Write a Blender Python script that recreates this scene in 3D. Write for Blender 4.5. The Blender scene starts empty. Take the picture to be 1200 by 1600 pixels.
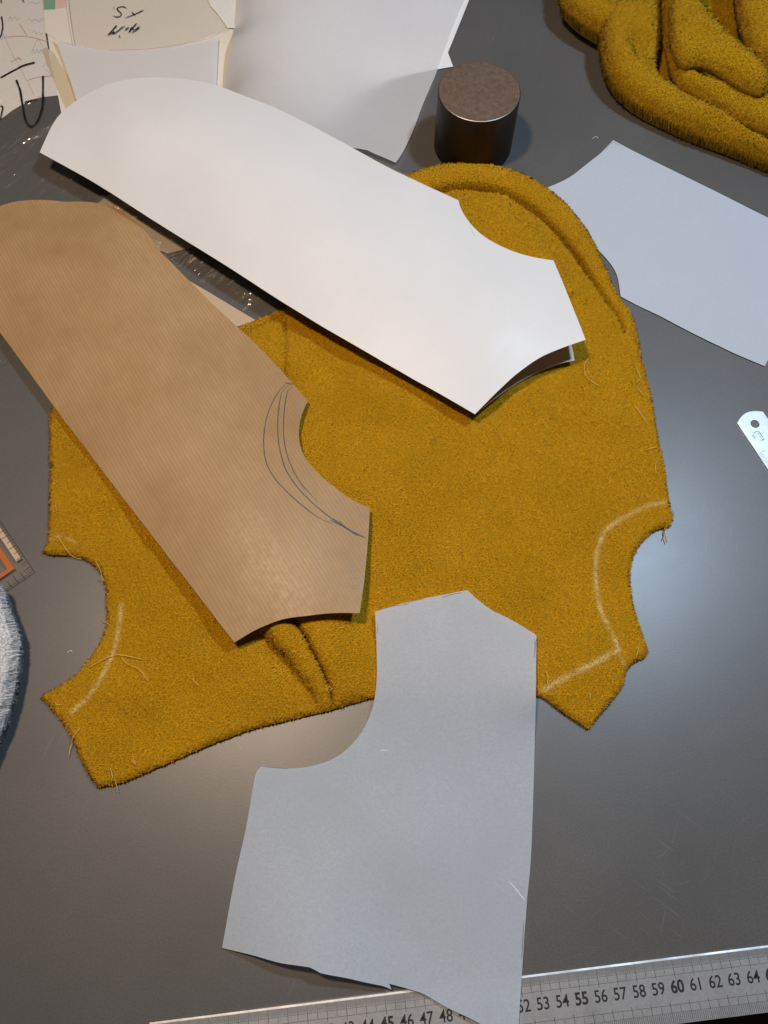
import bpy, bmesh, math, random
import numpy as np
from mathutils import Vector, Matrix
from mathutils.geometry import delaunay_2d_cdt

random.seed(7)
rng = np.random.default_rng(11)
scene = bpy.context.scene
col = scene.collection
S = 0.01                                     # all lengths below are centimetres

# ------------------------------------------------------------------ camera
cam_d = bpy.data.cameras.new('camera')
cam = bpy.data.objects.new('camera', cam_d)
col.objects.link(cam)
cam.location = (0, 0, 47.4 * S)
cam.rotation_euler = (math.atan(0.4), 0, 0)
cam_d.sensor_fit = 'VERTICAL'
cam_d.sensor_height = 32.0
cam_d.lens = 32.0 * 1250 / 1600
cam_d.clip_start = 0.01
cam_d.clip_end = 50
scene.camera = cam

# ------------------------------------------------------------------ world and lamps
world = bpy.data.worlds.new('World')
scene.world = world
world.use_nodes = True
bg = world.node_tree.nodes['Background']
bg.inputs['Color'].default_value = (1.0, 0.93, 0.86, 1)
bg.inputs['Strength'].default_value = 0.035

def lamp(name, loc, target, power, color, size):
    d = bpy.data.lights.new(name, 'AREA')
    d.shape = 'DISK'; d.size = size * S; d.energy = power; d.color = color
    o = bpy.data.objects.new(name, d); col.objects.link(o)
    o.location = Vector(loc) * S
    o.rotation_euler = (Vector(target) - Vector(loc)).to_track_quat('-Z', 'Y').to_euler()
    return o
lamp('work_lamp_cool', (41, 46, 92), (12, 26, 0), 6.0, (0.58, 0.78, 1.0), 9)
lamp('work_lamp_warm', (-22, 29, 94), (-4, 27, 0), 5.8, (1.0, 0.74, 0.50), 9)
lamp('room_lamp', (-60, -170, 150), (0, 30, 0), 1.2, (1.0, 0.90, 0.78), 25)

vs = scene.view_settings
vs.view_transform = 'Standard'; vs.look = 'None'; vs.exposure = 0.0; vs.gamma = 1.0
vs.use_curve_mapping = False

# ------------------------------------------------------------------ outlines and heights measured off the table, in cm
DATA = {
    'fleece': [[0.0,45.286],[0.384,45.719],[0.716,45.975],[1.003,46.098],[1.258,46.136],[1.49,46.135],[1.71,46.142],[1.931,46.204],[2.273,46.373],[2.553,46.517],[2.826,46.645],[3.148,46.77],[3.447,46.873],[3.761,46.977],[4.097,47.073],[4.461,47.154],[4.857,47.212],[5.126,47.238],[5.414,47.259],[5.716,47.273],[6.028,47.28],[6.345,47.278],[6.663,47.267],[6.978,47.246],[7.285,47.212],[7.59,47.167],[7.899,47.11],[8.208,47.044],[8.517,46.967],[8.82,46.882],[9.117,46.789],[9.403,46.688],[9.676,46.581],[9.972,46.449],[10.254,46.307],[10.524,46.155],[10.785,45.993],[11.038,45.822],[11.286,45.643],[11.531,45.456],[11.771,45.261],[12.006,45.056],[12.234,44.844],[12.457,44.623],[12.673,44.395],[12.883,44.16],[13.087,43.92],[13.285,43.673],[13.476,43.42],[13.662,43.161],[13.841,42.895],[14.015,42.622],[14.183,42.342],[14.345,42.054],[14.503,41.759],[14.655,41.456],[14.801,41.147],[14.942,40.831],[15.077,40.509],[15.207,40.184],[15.33,39.854],[15.432,39.559],[15.527,39.254],[15.616,38.943],[15.702,38.631],[15.785,38.319],[15.867,38.013],[15.949,37.715],[16.033,37.428],[16.129,37.11],[16.223,36.797],[16.317,36.49],[16.41,36.192],[16.502,35.903],[16.594,35.627],[16.686,35.364],[16.821,35.027],[16.96,34.719],[17.096,34.429],[17.221,34.142],[17.327,33.846],[17.411,33.559],[17.479,33.288],[17.535,33.009],[17.582,32.694],[17.626,32.317],[17.65,32.042],[17.669,31.739],[17.683,31.415],[17.696,31.078],[17.708,30.734],[17.722,30.389],[17.739,30.05],[17.761,29.723],[17.788,29.412],[17.821,29.112],[17.856,28.818],[17.893,28.522],[17.93,28.22],[17.964,27.906],[17.995,27.573],[18.019,27.217],[18.034,26.939],[18.046,26.643],[18.055,26.333],[18.063,26.015],[18.07,25.691],[18.076,25.366],[18.082,25.043],[18.087,24.726],[18.093,24.419],[18.099,24.125],[18.106,23.849],[18.117,23.529],[18.127,23.221],[18.138,22.923],[18.15,22.636],[18.16,22.357],[18.171,22.086],[18.18,21.822],[18.189,21.564],[18.196,21.31],[18.202,20.984],[18.206,20.661],[18.208,20.346],[18.209,20.046],[18.211,19.767],[18.213,19.516],[18.218,19.299],[18.247,18.941],[18.28,18.716],[18.275,18.511],[18.155,18.196],[17.992,17.904],[17.7,17.835],[17.407,17.767],[17.113,17.646],[16.886,17.505],[16.656,17.332],[16.431,17.135],[16.22,16.919],[16.018,16.683],[15.824,16.424],[15.647,16.149],[15.497,15.864],[15.4,15.63],[15.319,15.389],[15.253,15.14],[15.199,14.884],[15.156,14.62],[15.124,14.346],[15.105,14.062],[15.097,13.773],[15.1,13.483],[15.11,13.198],[15.125,12.97],[15.146,12.749],[15.174,12.53],[15.208,12.304],[15.248,12.065],[15.296,11.805],[15.338,11.594],[15.387,11.371],[15.439,11.138],[15.495,10.899],[15.553,10.657],[15.611,10.416],[15.668,10.177],[15.722,9.943],[15.453,9.6],[15.24,9.506],[14.977,9.416],[14.736,9.297],[14.54,9.134],[14.366,8.943],[14.219,8.731],[14.122,8.496],[14.051,8.24],[13.948,7.986],[13.823,7.777],[13.665,7.57],[13.383,7.249],[13.261,7.114],[13.12,6.963],[12.964,6.798],[12.796,6.622],[12.62,6.439],[12.439,6.251],[12.257,6.061],[12.076,5.873],[11.899,5.69],[11.731,5.514],[11.535,5.646],[11.339,5.778],[11.142,5.911],[10.945,6.043],[10.747,6.177],[10.546,6.312],[10.343,6.448],[10.166,6.573],[9.994,6.705],[9.823,6.841],[9.649,6.977],[9.47,7.108],[9.28,7.23],[9.079,7.339],[8.861,7.432],[8.656,7.499],[8.445,7.554],[8.226,7.598],[8.0,7.635],[7.764,7.665],[7.519,7.691],[7.264,7.715],[6.998,7.738],[6.719,7.764],[6.515,7.782],[6.299,7.8],[6.073,7.818],[5.84,7.835],[5.6,7.851],[5.357,7.865],[5.113,7.879],[4.869,7.89],[4.629,7.899],[4.393,7.906],[4.164,7.911],[3.945,7.913],[3.737,7.912],[3.482,7.905],[3.238,7.894],[3.003,7.878],[2.776,7.858],[2.556,7.835],[2.341,7.809],[2.128,7.781],[1.917,7.752],[1.706,7.721],[1.492,7.69],[1.25,7.652],[1.002,7.609],[0.752,7.563],[0.505,7.514],[0.265,7.465],[0.034,7.416],[-0.182,7.369],[-0.381,7.325],[-0.558,7.285],[-0.855,7.215],[-1.056,7.159],[-1.24,7.102],[-1.484,7.029],[-1.686,6.969],[-1.895,6.903],[-2.119,6.833],[-2.366,6.758],[-2.643,6.678],[-2.958,6.592],[-3.134,6.548],[-3.323,6.501],[-3.524,6.453],[-3.733,6.403],[-3.951,6.353],[-4.174,6.301],[-4.4,6.248],[-4.628,6.195],[-4.856,6.141],[-5.082,6.087],[-5.304,6.033],[-5.52,5.979],[-5.731,5.926],[-5.94,5.875],[-6.147,5.824],[-6.354,5.773],[-6.561,5.722],[-6.768,5.67],[-6.976,5.617],[-7.185,5.56],[-7.397,5.501],[-7.612,5.439],[-7.83,5.372],[-8.051,5.301],[-8.246,5.235],[-8.444,5.166],[-8.647,5.093],[-8.851,5.018],[-9.058,4.94],[-9.266,4.86],[-9.475,4.779],[-9.683,4.697],[-9.89,4.615],[-10.095,4.532],[-10.298,4.45],[-10.497,4.368],[-10.692,4.288],[-10.882,4.21],[-11.101,4.118],[-11.321,4.024],[-11.541,3.928],[-11.759,3.831],[-11.974,3.735],[-12.185,3.639],[-12.391,3.546],[-12.59,3.455],[-12.782,3.368],[-12.966,3.285],[-13.14,3.209],[-13.303,3.138],[-13.554,3.031],[-13.772,2.937],[-13.966,2.855],[-14.145,2.782],[-14.317,2.715],[-14.491,2.653],[-14.675,2.592],[-14.898,2.527],[-15.119,2.473],[-15.338,2.425],[-15.557,2.38],[-15.775,2.335],[-15.994,2.287],[-16.132,2.462],[-16.273,2.637],[-16.416,2.813],[-16.557,2.989],[-16.695,3.165],[-16.827,3.341],[-16.951,3.516],[-17.083,3.72],[-17.201,3.922],[-17.313,4.125],[-17.424,4.327],[-17.54,4.531],[-17.668,4.735],[-17.803,4.94],[-17.94,5.145],[-18.082,5.35],[-18.233,5.556],[-18.399,5.766],[-18.583,5.979],[-18.737,6.142],[-18.903,6.307],[-19.08,6.474],[-19.263,6.642],[-19.451,6.812],[-19.641,6.982],[-19.829,7.152],[-20.012,7.322],[-19.824,7.43],[-19.633,7.537],[-19.441,7.644],[-19.252,7.753],[-19.065,7.866],[-18.884,7.986],[-18.707,8.108],[-18.531,8.232],[-18.359,8.36],[-18.192,8.496],[-18.031,8.643],[-17.878,8.807],[-17.731,8.991],[-17.588,9.194],[-17.451,9.41],[-17.323,9.631],[-17.206,9.85],[-17.105,10.058],[-17.002,10.293],[-16.918,10.519],[-16.851,10.743],[-16.8,10.974],[-16.761,11.218],[-16.739,11.482],[-16.734,11.761],[-16.743,12.047],[-16.761,12.329],[-16.785,12.597],[-16.814,12.852],[-16.849,13.097],[-16.893,13.337],[-16.949,13.572],[-17.019,13.804],[-17.123,14.095],[-17.246,14.384],[-17.39,14.659],[-17.556,14.908],[-17.751,15.131],[-17.971,15.333],[-18.207,15.509],[-18.448,15.655],[-18.693,15.767],[-18.946,15.846],[-19.209,15.903],[-19.483,15.948],[-19.721,15.97],[-19.978,15.975],[-20.236,15.973],[-20.476,15.975],[-20.682,15.99],[-21.032,16.084],[-21.312,16.2],[-21.238,16.414],[-21.156,16.617],[-21.089,16.844],[-21.059,17.132],[-21.068,17.362],[-21.095,17.614],[-21.137,17.888],[-21.186,18.186],[-21.238,18.509],[-21.288,18.86],[-21.317,19.089],[-21.347,19.338],[-21.379,19.601],[-21.412,19.876],[-21.446,20.158],[-21.481,20.443],[-21.516,20.727],[-21.552,21.007],[-21.587,21.279],[-21.622,21.537],[-21.666,21.843],[-21.711,22.14],[-21.758,22.429],[-21.804,22.712],[-21.85,22.993],[-21.895,23.274],[-21.939,23.559],[-21.98,23.849],[-22.028,24.143],[-22.084,24.439],[-22.144,24.736],[-22.201,25.034],[-22.248,25.333],[-22.279,25.634],[-22.287,25.935],[-22.265,26.239],[-22.243,26.51],[-22.235,26.785],[-22.227,27.062],[-22.204,27.34],[-22.151,27.619],[-22.053,27.896],[-21.896,28.171],[-21.663,28.443],[-21.341,28.711],[-21.192,28.81],[-21.027,28.91],[-20.846,29.009],[-20.65,29.109],[-20.441,29.208],[-20.22,29.307],[-19.988,29.406],[-19.745,29.505],[-19.494,29.603],[-19.236,29.701],[-18.971,29.798],[-18.701,29.896],[-18.426,29.992],[-18.149,30.088],[-17.87,30.184],[-17.591,30.279],[-17.312,30.373],[-17.036,30.466],[-16.762,30.559],[-16.493,30.651],[-16.229,30.742],[-15.972,30.832],[-15.722,30.921],[-15.482,31.009],[-15.212,31.108],[-14.94,31.207],[-14.665,31.304],[-14.39,31.4],[-14.113,31.495],[-13.837,31.589],[-13.561,31.683],[-13.286,31.775],[-13.013,31.866],[-12.742,31.956],[-12.474,32.046],[-12.209,32.134],[-11.949,32.222],[-11.693,32.309],[-11.442,32.396],[-11.197,32.481],[-10.958,32.566],[-10.726,32.651],[-10.502,32.734],[-10.286,32.818],[-10.079,32.9],[-9.741,33.042],[-9.432,33.179],[-9.147,33.313],[-8.884,33.444],[-8.636,33.572],[-8.402,33.699],[-8.175,33.825],[-7.953,33.95],[-7.73,34.075],[-7.502,34.201],[-7.265,34.329],[-7.015,34.459],[-6.838,34.699],[-6.66,34.935],[-6.483,35.17],[-6.305,35.403],[-6.126,35.635],[-5.948,35.867],[-5.768,36.099],[-5.588,36.334],[-5.407,36.57],[-5.226,36.81],[-5.043,37.053],[-4.86,37.301],[-4.675,37.554],[-4.488,37.814],[-4.301,38.08],[-4.111,38.355],[-3.92,38.638],[-3.727,38.931],[-3.566,39.184],[-3.401,39.452],[-3.231,39.735],[-3.058,40.03],[-2.883,40.336],[-2.704,40.651],[-2.524,40.973],[-2.343,41.3],[-2.161,41.63],[-1.979,41.962],[-1.797,42.293],[-1.616,42.621],[-1.436,42.944],[-1.259,43.26],[-1.085,43.568],[-0.914,43.864],[-0.747,44.147],[-0.586,44.414],[-0.429,44.664],[-0.279,44.894],[-0.136,45.102]],
    'fleece_rim': [[0.0,45.286],[0.671,45.605],[1.341,45.925],[1.931,46.204],[2.553,46.517],[3.148,46.77],[3.926,47.026],[4.857,47.212],[5.414,47.259],[6.028,47.28],[6.663,47.267],[7.285,47.212],[7.899,47.11],[8.517,46.967],[9.117,46.789],[9.676,46.581],[10.345,46.258],[10.954,45.88],[11.531,45.456],[12.083,44.986],[12.601,44.472],[13.087,43.92],[13.539,43.334],[13.957,42.713],[14.345,42.054],[14.704,41.354],[15.033,40.617],[15.33,39.854],[15.527,39.254],[15.702,38.631],[15.867,38.013],[16.033,37.428],[16.255,36.694],[16.471,35.998],[16.686,35.364],[17.029,34.573],[17.327,33.846],[17.498,33.08],[17.626,32.317]],
    'fleece_fold': [[-6.071,13.212],[-5.906,12.875],[-5.739,12.529],[-5.573,12.19],[-5.414,11.873],[-5.266,11.594],[-5.046,11.236],[-4.847,10.95],[-4.648,10.649],[-4.491,10.384],[-4.333,10.108],[-4.178,9.829],[-4.029,9.56],[-3.837,9.213],[-3.654,8.876],[-3.493,8.556],[-3.359,8.27],[-3.246,8.002],[-3.149,7.706],[-3.072,7.358],[-3.011,6.982],[-2.95,6.608]],
    'groove_a': [[-6.777,28.84],[-6.778,29.243],[-6.777,29.648],[-6.778,30.055],[-6.779,30.465],[-6.783,30.877],[-6.79,31.313],[-6.799,31.771],[-6.81,32.222],[-6.822,32.634],[-6.835,32.973],[-6.916,33.774]],
    'groove_b': [[-9.858,32.075],[-9.56,32.303],[-9.261,32.531],[-8.921,32.761],[-8.608,32.942],[-8.256,33.129],[-7.911,33.305],[-7.618,33.452],[-7.229,33.637],[-6.916,33.774]],
    'chalk0': [[17.885,19.437],[17.61,19.399],[17.334,19.362],[17.056,19.305],[16.783,19.225],[16.508,19.126],[16.207,18.998],[15.954,18.879],[15.684,18.742],[15.406,18.592],[15.131,18.432],[14.906,18.298],[14.673,18.157],[14.443,18.009],[14.23,17.856],[14.046,17.699],[13.813,17.439],[13.637,17.166],[13.479,16.847],[13.383,16.621],[13.291,16.371],[13.206,16.109],[13.133,15.845],[13.076,15.589],[13.039,15.34],[13.019,15.092],[13.009,14.845],[13.003,14.599],[12.994,14.354],[12.98,14.106],[12.966,13.857],[12.954,13.609],[12.948,13.369],[12.952,13.142],[12.965,12.881],[12.986,12.638],[13.024,12.399],[13.084,12.148],[13.158,11.936],[13.253,11.717],[13.357,11.495],[13.459,11.273],[13.546,11.054],[13.617,10.837],[13.679,10.621],[13.736,10.406],[13.791,10.191],[13.849,9.977]],
    'chalk1': [[13.849,9.977],[13.597,9.848],[13.351,9.721],[13.095,9.589],[12.811,9.446],[12.601,9.341],[12.376,9.231],[12.141,9.116],[11.903,9.0],[11.664,8.883],[11.431,8.769],[11.196,8.654],[10.953,8.536],[10.71,8.417],[10.476,8.303],[10.259,8.196],[10.066,8.1],[9.764,7.945],[9.527,7.819],[9.29,7.694]],
    'chalk2': [[-15.85,12.743],[-15.842,12.478],[-15.835,12.214],[-15.831,11.952],[-15.832,11.697],[-15.838,11.444],[-15.85,11.17],[-15.859,10.941],[-15.87,10.699],[-15.888,10.451],[-15.921,10.207],[-15.965,9.979],[-16.018,9.759],[-16.087,9.525],[-16.178,9.257],[-16.243,9.077],[-16.317,8.878],[-16.398,8.666],[-16.483,8.452],[-16.571,8.244],[-16.66,8.05],[-16.746,7.878],[-16.869,7.672],[-16.995,7.492],[-17.123,7.331],[-17.25,7.181],[-17.373,7.036],[-17.521,6.866],[-17.665,6.714],[-17.807,6.568],[-17.949,6.42]],
    'chalk3': [[-20.757,16.974],[-20.501,17.096],[-20.184,17.144],[-19.952,17.08],[-19.683,16.969],[-19.4,16.84],[-19.124,16.72]],
    'chalk4': [[13.849,9.977],[13.938,9.714],[14.017,9.446],[14.066,9.165],[14.105,8.881]],
    'thread0': [[14.424,27.663],[14.183,27.874],[13.941,28.086],[13.753,28.309],[13.607,28.687],[13.563,29.06],[13.604,29.385],[13.706,29.667],[14.007,30.075]],
    'thread1': [[16.967,28.06],[17.317,28.458],[17.266,28.759],[17.171,29.06],[17.175,29.464]],
    'thread2': [[17.05,27.663],[17.227,27.343],[17.403,27.024]],
    'thread3': [[16.724,26.342],[16.837,26.096],[16.95,25.851],[17.064,25.618],[17.238,25.3],[17.412,24.996]],
    'thread4': [[17.511,21.423],[17.523,21.785],[17.555,22.105],[17.762,22.425]],
    'thread5': [[17.099,23.117],[17.439,23.23],[17.748,23.303],[18.148,23.163]],
    'thread6': [[-20.229,17.041],[-20.065,16.798],[-19.874,16.534],[-19.697,16.302],[-19.496,16.052],[-19.3,15.863],[-19.032,15.767],[-18.768,15.739]],
    'thread7': [[-17.742,15.448],[-17.525,15.169],[-17.351,14.87],[-17.307,14.637],[-17.3,14.385],[-17.293,14.135]],
    'thread8': [[-17.065,11.821],[-16.661,11.665],[-16.325,11.43]],
    'thread9': [[-17.317,8.909],[-17.125,9.025],[-16.932,9.144],[-16.74,9.258],[-16.552,9.36],[-16.312,9.486],[-16.077,9.596],[-15.837,9.663],[-15.592,9.67],[-15.342,9.635],[-15.074,9.587],[-14.854,9.548],[-14.621,9.5],[-14.383,9.448],[-14.148,9.398]],
    'thread10': [[-15.446,9.549],[-15.251,9.335],[-15.02,9.135],[-14.794,9.032],[-14.536,8.941],[-14.31,8.835],[-14.067,8.608],[-13.886,8.387],[-13.671,8.128]],
    'thread11': [[-17.321,5.485],[-17.438,5.29],[-17.56,5.096],[-17.671,4.903],[-17.756,4.71],[-17.815,4.454],[-17.838,4.199],[-17.86,3.945]],
    'thread12': [[-18.974,6.992],[-18.793,6.774],[-18.541,6.81]],
    'thread13': [[-14.207,3.807],[-13.986,3.588],[-13.844,3.463],[-13.936,3.622],[-14.107,3.876]],
    'thread14': [[-15.297,3.326],[-15.182,3.123],[-15.102,2.917],[-15.128,2.699],[-15.189,2.477]],
    'thread15': [[-14.953,2.578],[-14.884,2.309],[-14.815,2.04]],
    'thread16': [[17.696,17.809],[17.68,17.381],[17.476,17.041]],
    'thread17': [[17.92,17.981],[17.623,17.552],[17.633,17.208],[17.687,16.829]],
    'thread18': [[18.023,18.76],[18.214,18.978],[18.387,18.76]],
    'thread19': [[3.016,23.722],[3.271,23.909],[3.432,23.629],[3.175,23.349],[2.971,23.582]],
    'thread20': [[-3.266,7.649],[-3.159,7.833],[-3.006,7.649],[-3.187,7.466],[-3.34,7.649]],
    'thread21': [[17.6,30.845],[17.509,31.18],[17.405,31.525],[17.326,31.855],[17.311,32.146],[17.428,32.448],[17.638,32.692],[17.849,32.938]],
    'thread22': [[-17.593,14.339],[-17.308,14.543],[-17.069,14.217]],
    'thread23': [[14.793,9.436],[14.876,9.663],[14.959,9.891],[15.043,10.119],[15.127,10.349]],
    'thread24': [[9.466,8.685],[9.55,8.313],[9.49,8.063],[9.4,7.796]],
    'thread25': [[11.861,7.502],[11.875,7.265],[11.89,7.028]],
    'thread26': [[-20.756,19.197],[-20.609,18.76]],
    'thread27': [[-21.3,20.613],[-20.986,20.702]],
    'thread28': [[-17.019,13.529],[-16.682,13.328]],
    'thread29': [[-11.192,8.313],[-10.949,8.091],[-10.706,7.87]],
    'nthread': 30,
    'white': {"c":[[-25.717,47.133,1.9],[-22.12,52.941,2.4],[-16.248,53.714,2.6],[-7.72,50.4,2.6],[0.0,45.161,2.5],[5.34,42.185,2.3],[11.805,36.936,2.2],[13.245,30.022,2.8],[8.734,27.725,2.5],[5.854,24.993,1.9],[0.0,28.817,2.0],[-6.995,33.652,2.0],[-16.024,40.34,1.9],[-21.107,44.115,1.9],[-18.779,47.513,3.2],[-11.432,44.155,3.5],[-4.429,39.065,3.4],[2.152,34.369,3.2],[7.564,30.432,3.0]],"o":[[-25.717,47.133],[-25.59,47.58],[-25.433,48.12],[-25.326,48.507],[-25.206,48.964],[-25.072,49.438],[-24.92,49.869],[-24.752,50.236],[-24.567,50.569],[-24.357,50.884],[-24.112,51.198],[-23.886,51.452],[-23.634,51.704],[-23.365,51.951],[-23.083,52.194],[-22.794,52.431],[-22.504,52.669],[-22.207,52.907],[-21.896,53.133],[-21.563,53.338],[-21.2,53.513],[-20.876,53.637],[-20.536,53.747],[-20.18,53.842],[-19.809,53.921],[-19.421,53.984],[-19.018,54.029],[-18.658,54.055],[-18.284,54.069],[-17.899,54.071],[-17.504,54.063],[-17.101,54.043],[-16.694,54.012],[-16.282,53.966],[-15.916,53.914],[-15.539,53.852],[-15.156,53.782],[-14.77,53.702],[-14.384,53.612],[-14.001,53.513],[-13.623,53.402],[-13.254,53.279],[-12.892,53.139],[-12.536,52.981],[-12.184,52.81],[-11.837,52.63],[-11.491,52.445],[-11.148,52.26],[-10.805,52.08],[-10.461,51.907],[-10.126,51.748],[-9.805,51.601],[-9.489,51.458],[-9.171,51.312],[-8.844,51.156],[-8.499,50.983],[-8.131,50.786],[-7.73,50.556],[-7.442,50.379],[-7.139,50.184],[-6.824,49.976],[-6.498,49.757],[-6.165,49.53],[-5.826,49.297],[-5.484,49.062],[-5.141,48.825],[-4.799,48.589],[-4.46,48.356],[-4.127,48.128],[-3.801,47.906],[-3.502,47.702],[-3.199,47.492],[-2.894,47.28],[-2.588,47.066],[-2.282,46.853],[-1.978,46.64],[-1.676,46.431],[-1.379,46.225],[-1.088,46.025],[-0.803,45.832],[-0.526,45.646],[-0.258,45.469],[0.0,45.302],[0.354,45.075],[0.689,44.864],[1.009,44.667],[1.317,44.482],[1.616,44.305],[1.909,44.135],[2.199,43.967],[2.49,43.8],[2.783,43.629],[3.114,43.437],[3.439,43.251],[3.76,43.069],[4.077,42.89],[4.393,42.714],[4.708,42.539],[5.024,42.363],[5.34,42.185],[5.42,41.66],[5.565,41.081],[5.707,40.716],[5.885,40.312],[6.089,39.909],[6.31,39.544],[6.544,39.227],[6.796,38.935],[7.072,38.664],[7.379,38.409],[7.655,38.211],[7.956,38.021],[8.271,37.842],[8.592,37.681],[8.906,37.54],[9.218,37.422],[9.535,37.324],[9.851,37.241],[10.161,37.171],[10.459,37.109],[10.811,37.049],[11.146,37.01],[11.475,36.977],[11.805,36.936],[11.89,36.517],[11.973,36.096],[12.056,35.676],[12.137,35.261],[12.218,34.852],[12.297,34.452],[12.374,34.063],[12.463,33.614],[12.552,33.169],[12.641,32.736],[12.727,32.324],[12.809,31.939],[12.886,31.588],[12.986,31.136],[13.074,30.747],[13.157,30.387],[13.245,30.022],[12.939,29.902],[12.634,29.787],[12.33,29.673],[12.028,29.557],[11.726,29.434],[11.425,29.31],[11.124,29.186],[10.825,29.057],[10.525,28.915],[10.226,28.754],[9.974,28.603],[9.719,28.439],[9.465,28.266],[9.214,28.088],[8.969,27.906],[8.734,27.725],[8.47,27.509],[8.223,27.294],[7.98,27.072],[7.729,26.834],[7.456,26.574],[7.243,26.37],[7.021,26.152],[6.79,25.924],[6.555,25.69],[6.319,25.454],[6.084,25.221],[5.854,24.993],[5.591,25.163],[5.327,25.334],[5.062,25.505],[4.796,25.677],[4.531,25.849],[4.267,26.021],[4.003,26.191],[3.741,26.36],[3.478,26.529],[3.213,26.699],[2.947,26.869],[2.683,27.039],[2.422,27.206],[2.166,27.372],[1.917,27.533],[1.678,27.691],[1.383,27.886],[1.114,28.066],[0.855,28.239],[0.593,28.416],[0.313,28.606],[0.0,28.817],[-0.233,28.973],[-0.483,29.14],[-0.746,29.316],[-1.018,29.498],[-1.294,29.682],[-1.569,29.867],[-1.84,30.049],[-2.102,30.225],[-2.35,30.392],[-2.645,30.589],[-2.92,30.772],[-3.183,30.947],[-3.444,31.121],[-3.713,31.303],[-4.0,31.499],[-4.313,31.718],[-4.545,31.881],[-4.78,32.047],[-5.019,32.217],[-5.265,32.393],[-5.519,32.576],[-5.785,32.768],[-6.063,32.971],[-6.356,33.185],[-6.666,33.412],[-6.995,33.652],[-7.226,33.82],[-7.467,33.995],[-7.716,34.177],[-7.974,34.365],[-8.239,34.56],[-8.511,34.759],[-8.789,34.964],[-9.073,35.173],[-9.36,35.385],[-9.652,35.601],[-9.947,35.819],[-10.244,36.039],[-10.543,36.26],[-10.842,36.482],[-11.142,36.703],[-11.424,36.911],[-11.711,37.123],[-12.003,37.337],[-12.298,37.555],[-12.597,37.775],[-12.899,37.998],[-13.204,38.224],[-13.512,38.453],[-13.822,38.684],[-14.134,38.918],[-14.448,39.153],[-14.763,39.39],[-15.079,39.628],[-15.395,39.867],[-15.71,40.104],[-16.024,40.34],[-16.336,40.571],[-16.65,40.804],[-16.966,41.038],[-17.284,41.274],[-17.603,41.512],[-17.923,41.751],[-18.245,41.992],[-18.566,42.233],[-18.888,42.475],[-19.21,42.717],[-19.532,42.958],[-19.852,43.198],[-20.171,43.435],[-20.487,43.668],[-20.799,43.896],[-21.107,44.115],[-21.449,44.349],[-21.784,44.573],[-22.114,44.79],[-22.442,45.002],[-22.766,45.212],[-23.09,45.419],[-23.412,45.625],[-23.735,45.832],[-24.058,46.039],[-24.383,46.249],[-24.71,46.461],[-25.04,46.679],[-25.376,46.902]],"l":{"pencil":[[[0.935,44.861],[1.399,44.498],[1.65,44.289],[1.906,44.073]],[[6.006,39.829],[6.099,39.439],[6.193,39.084],[6.393,38.604]]]}},
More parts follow.
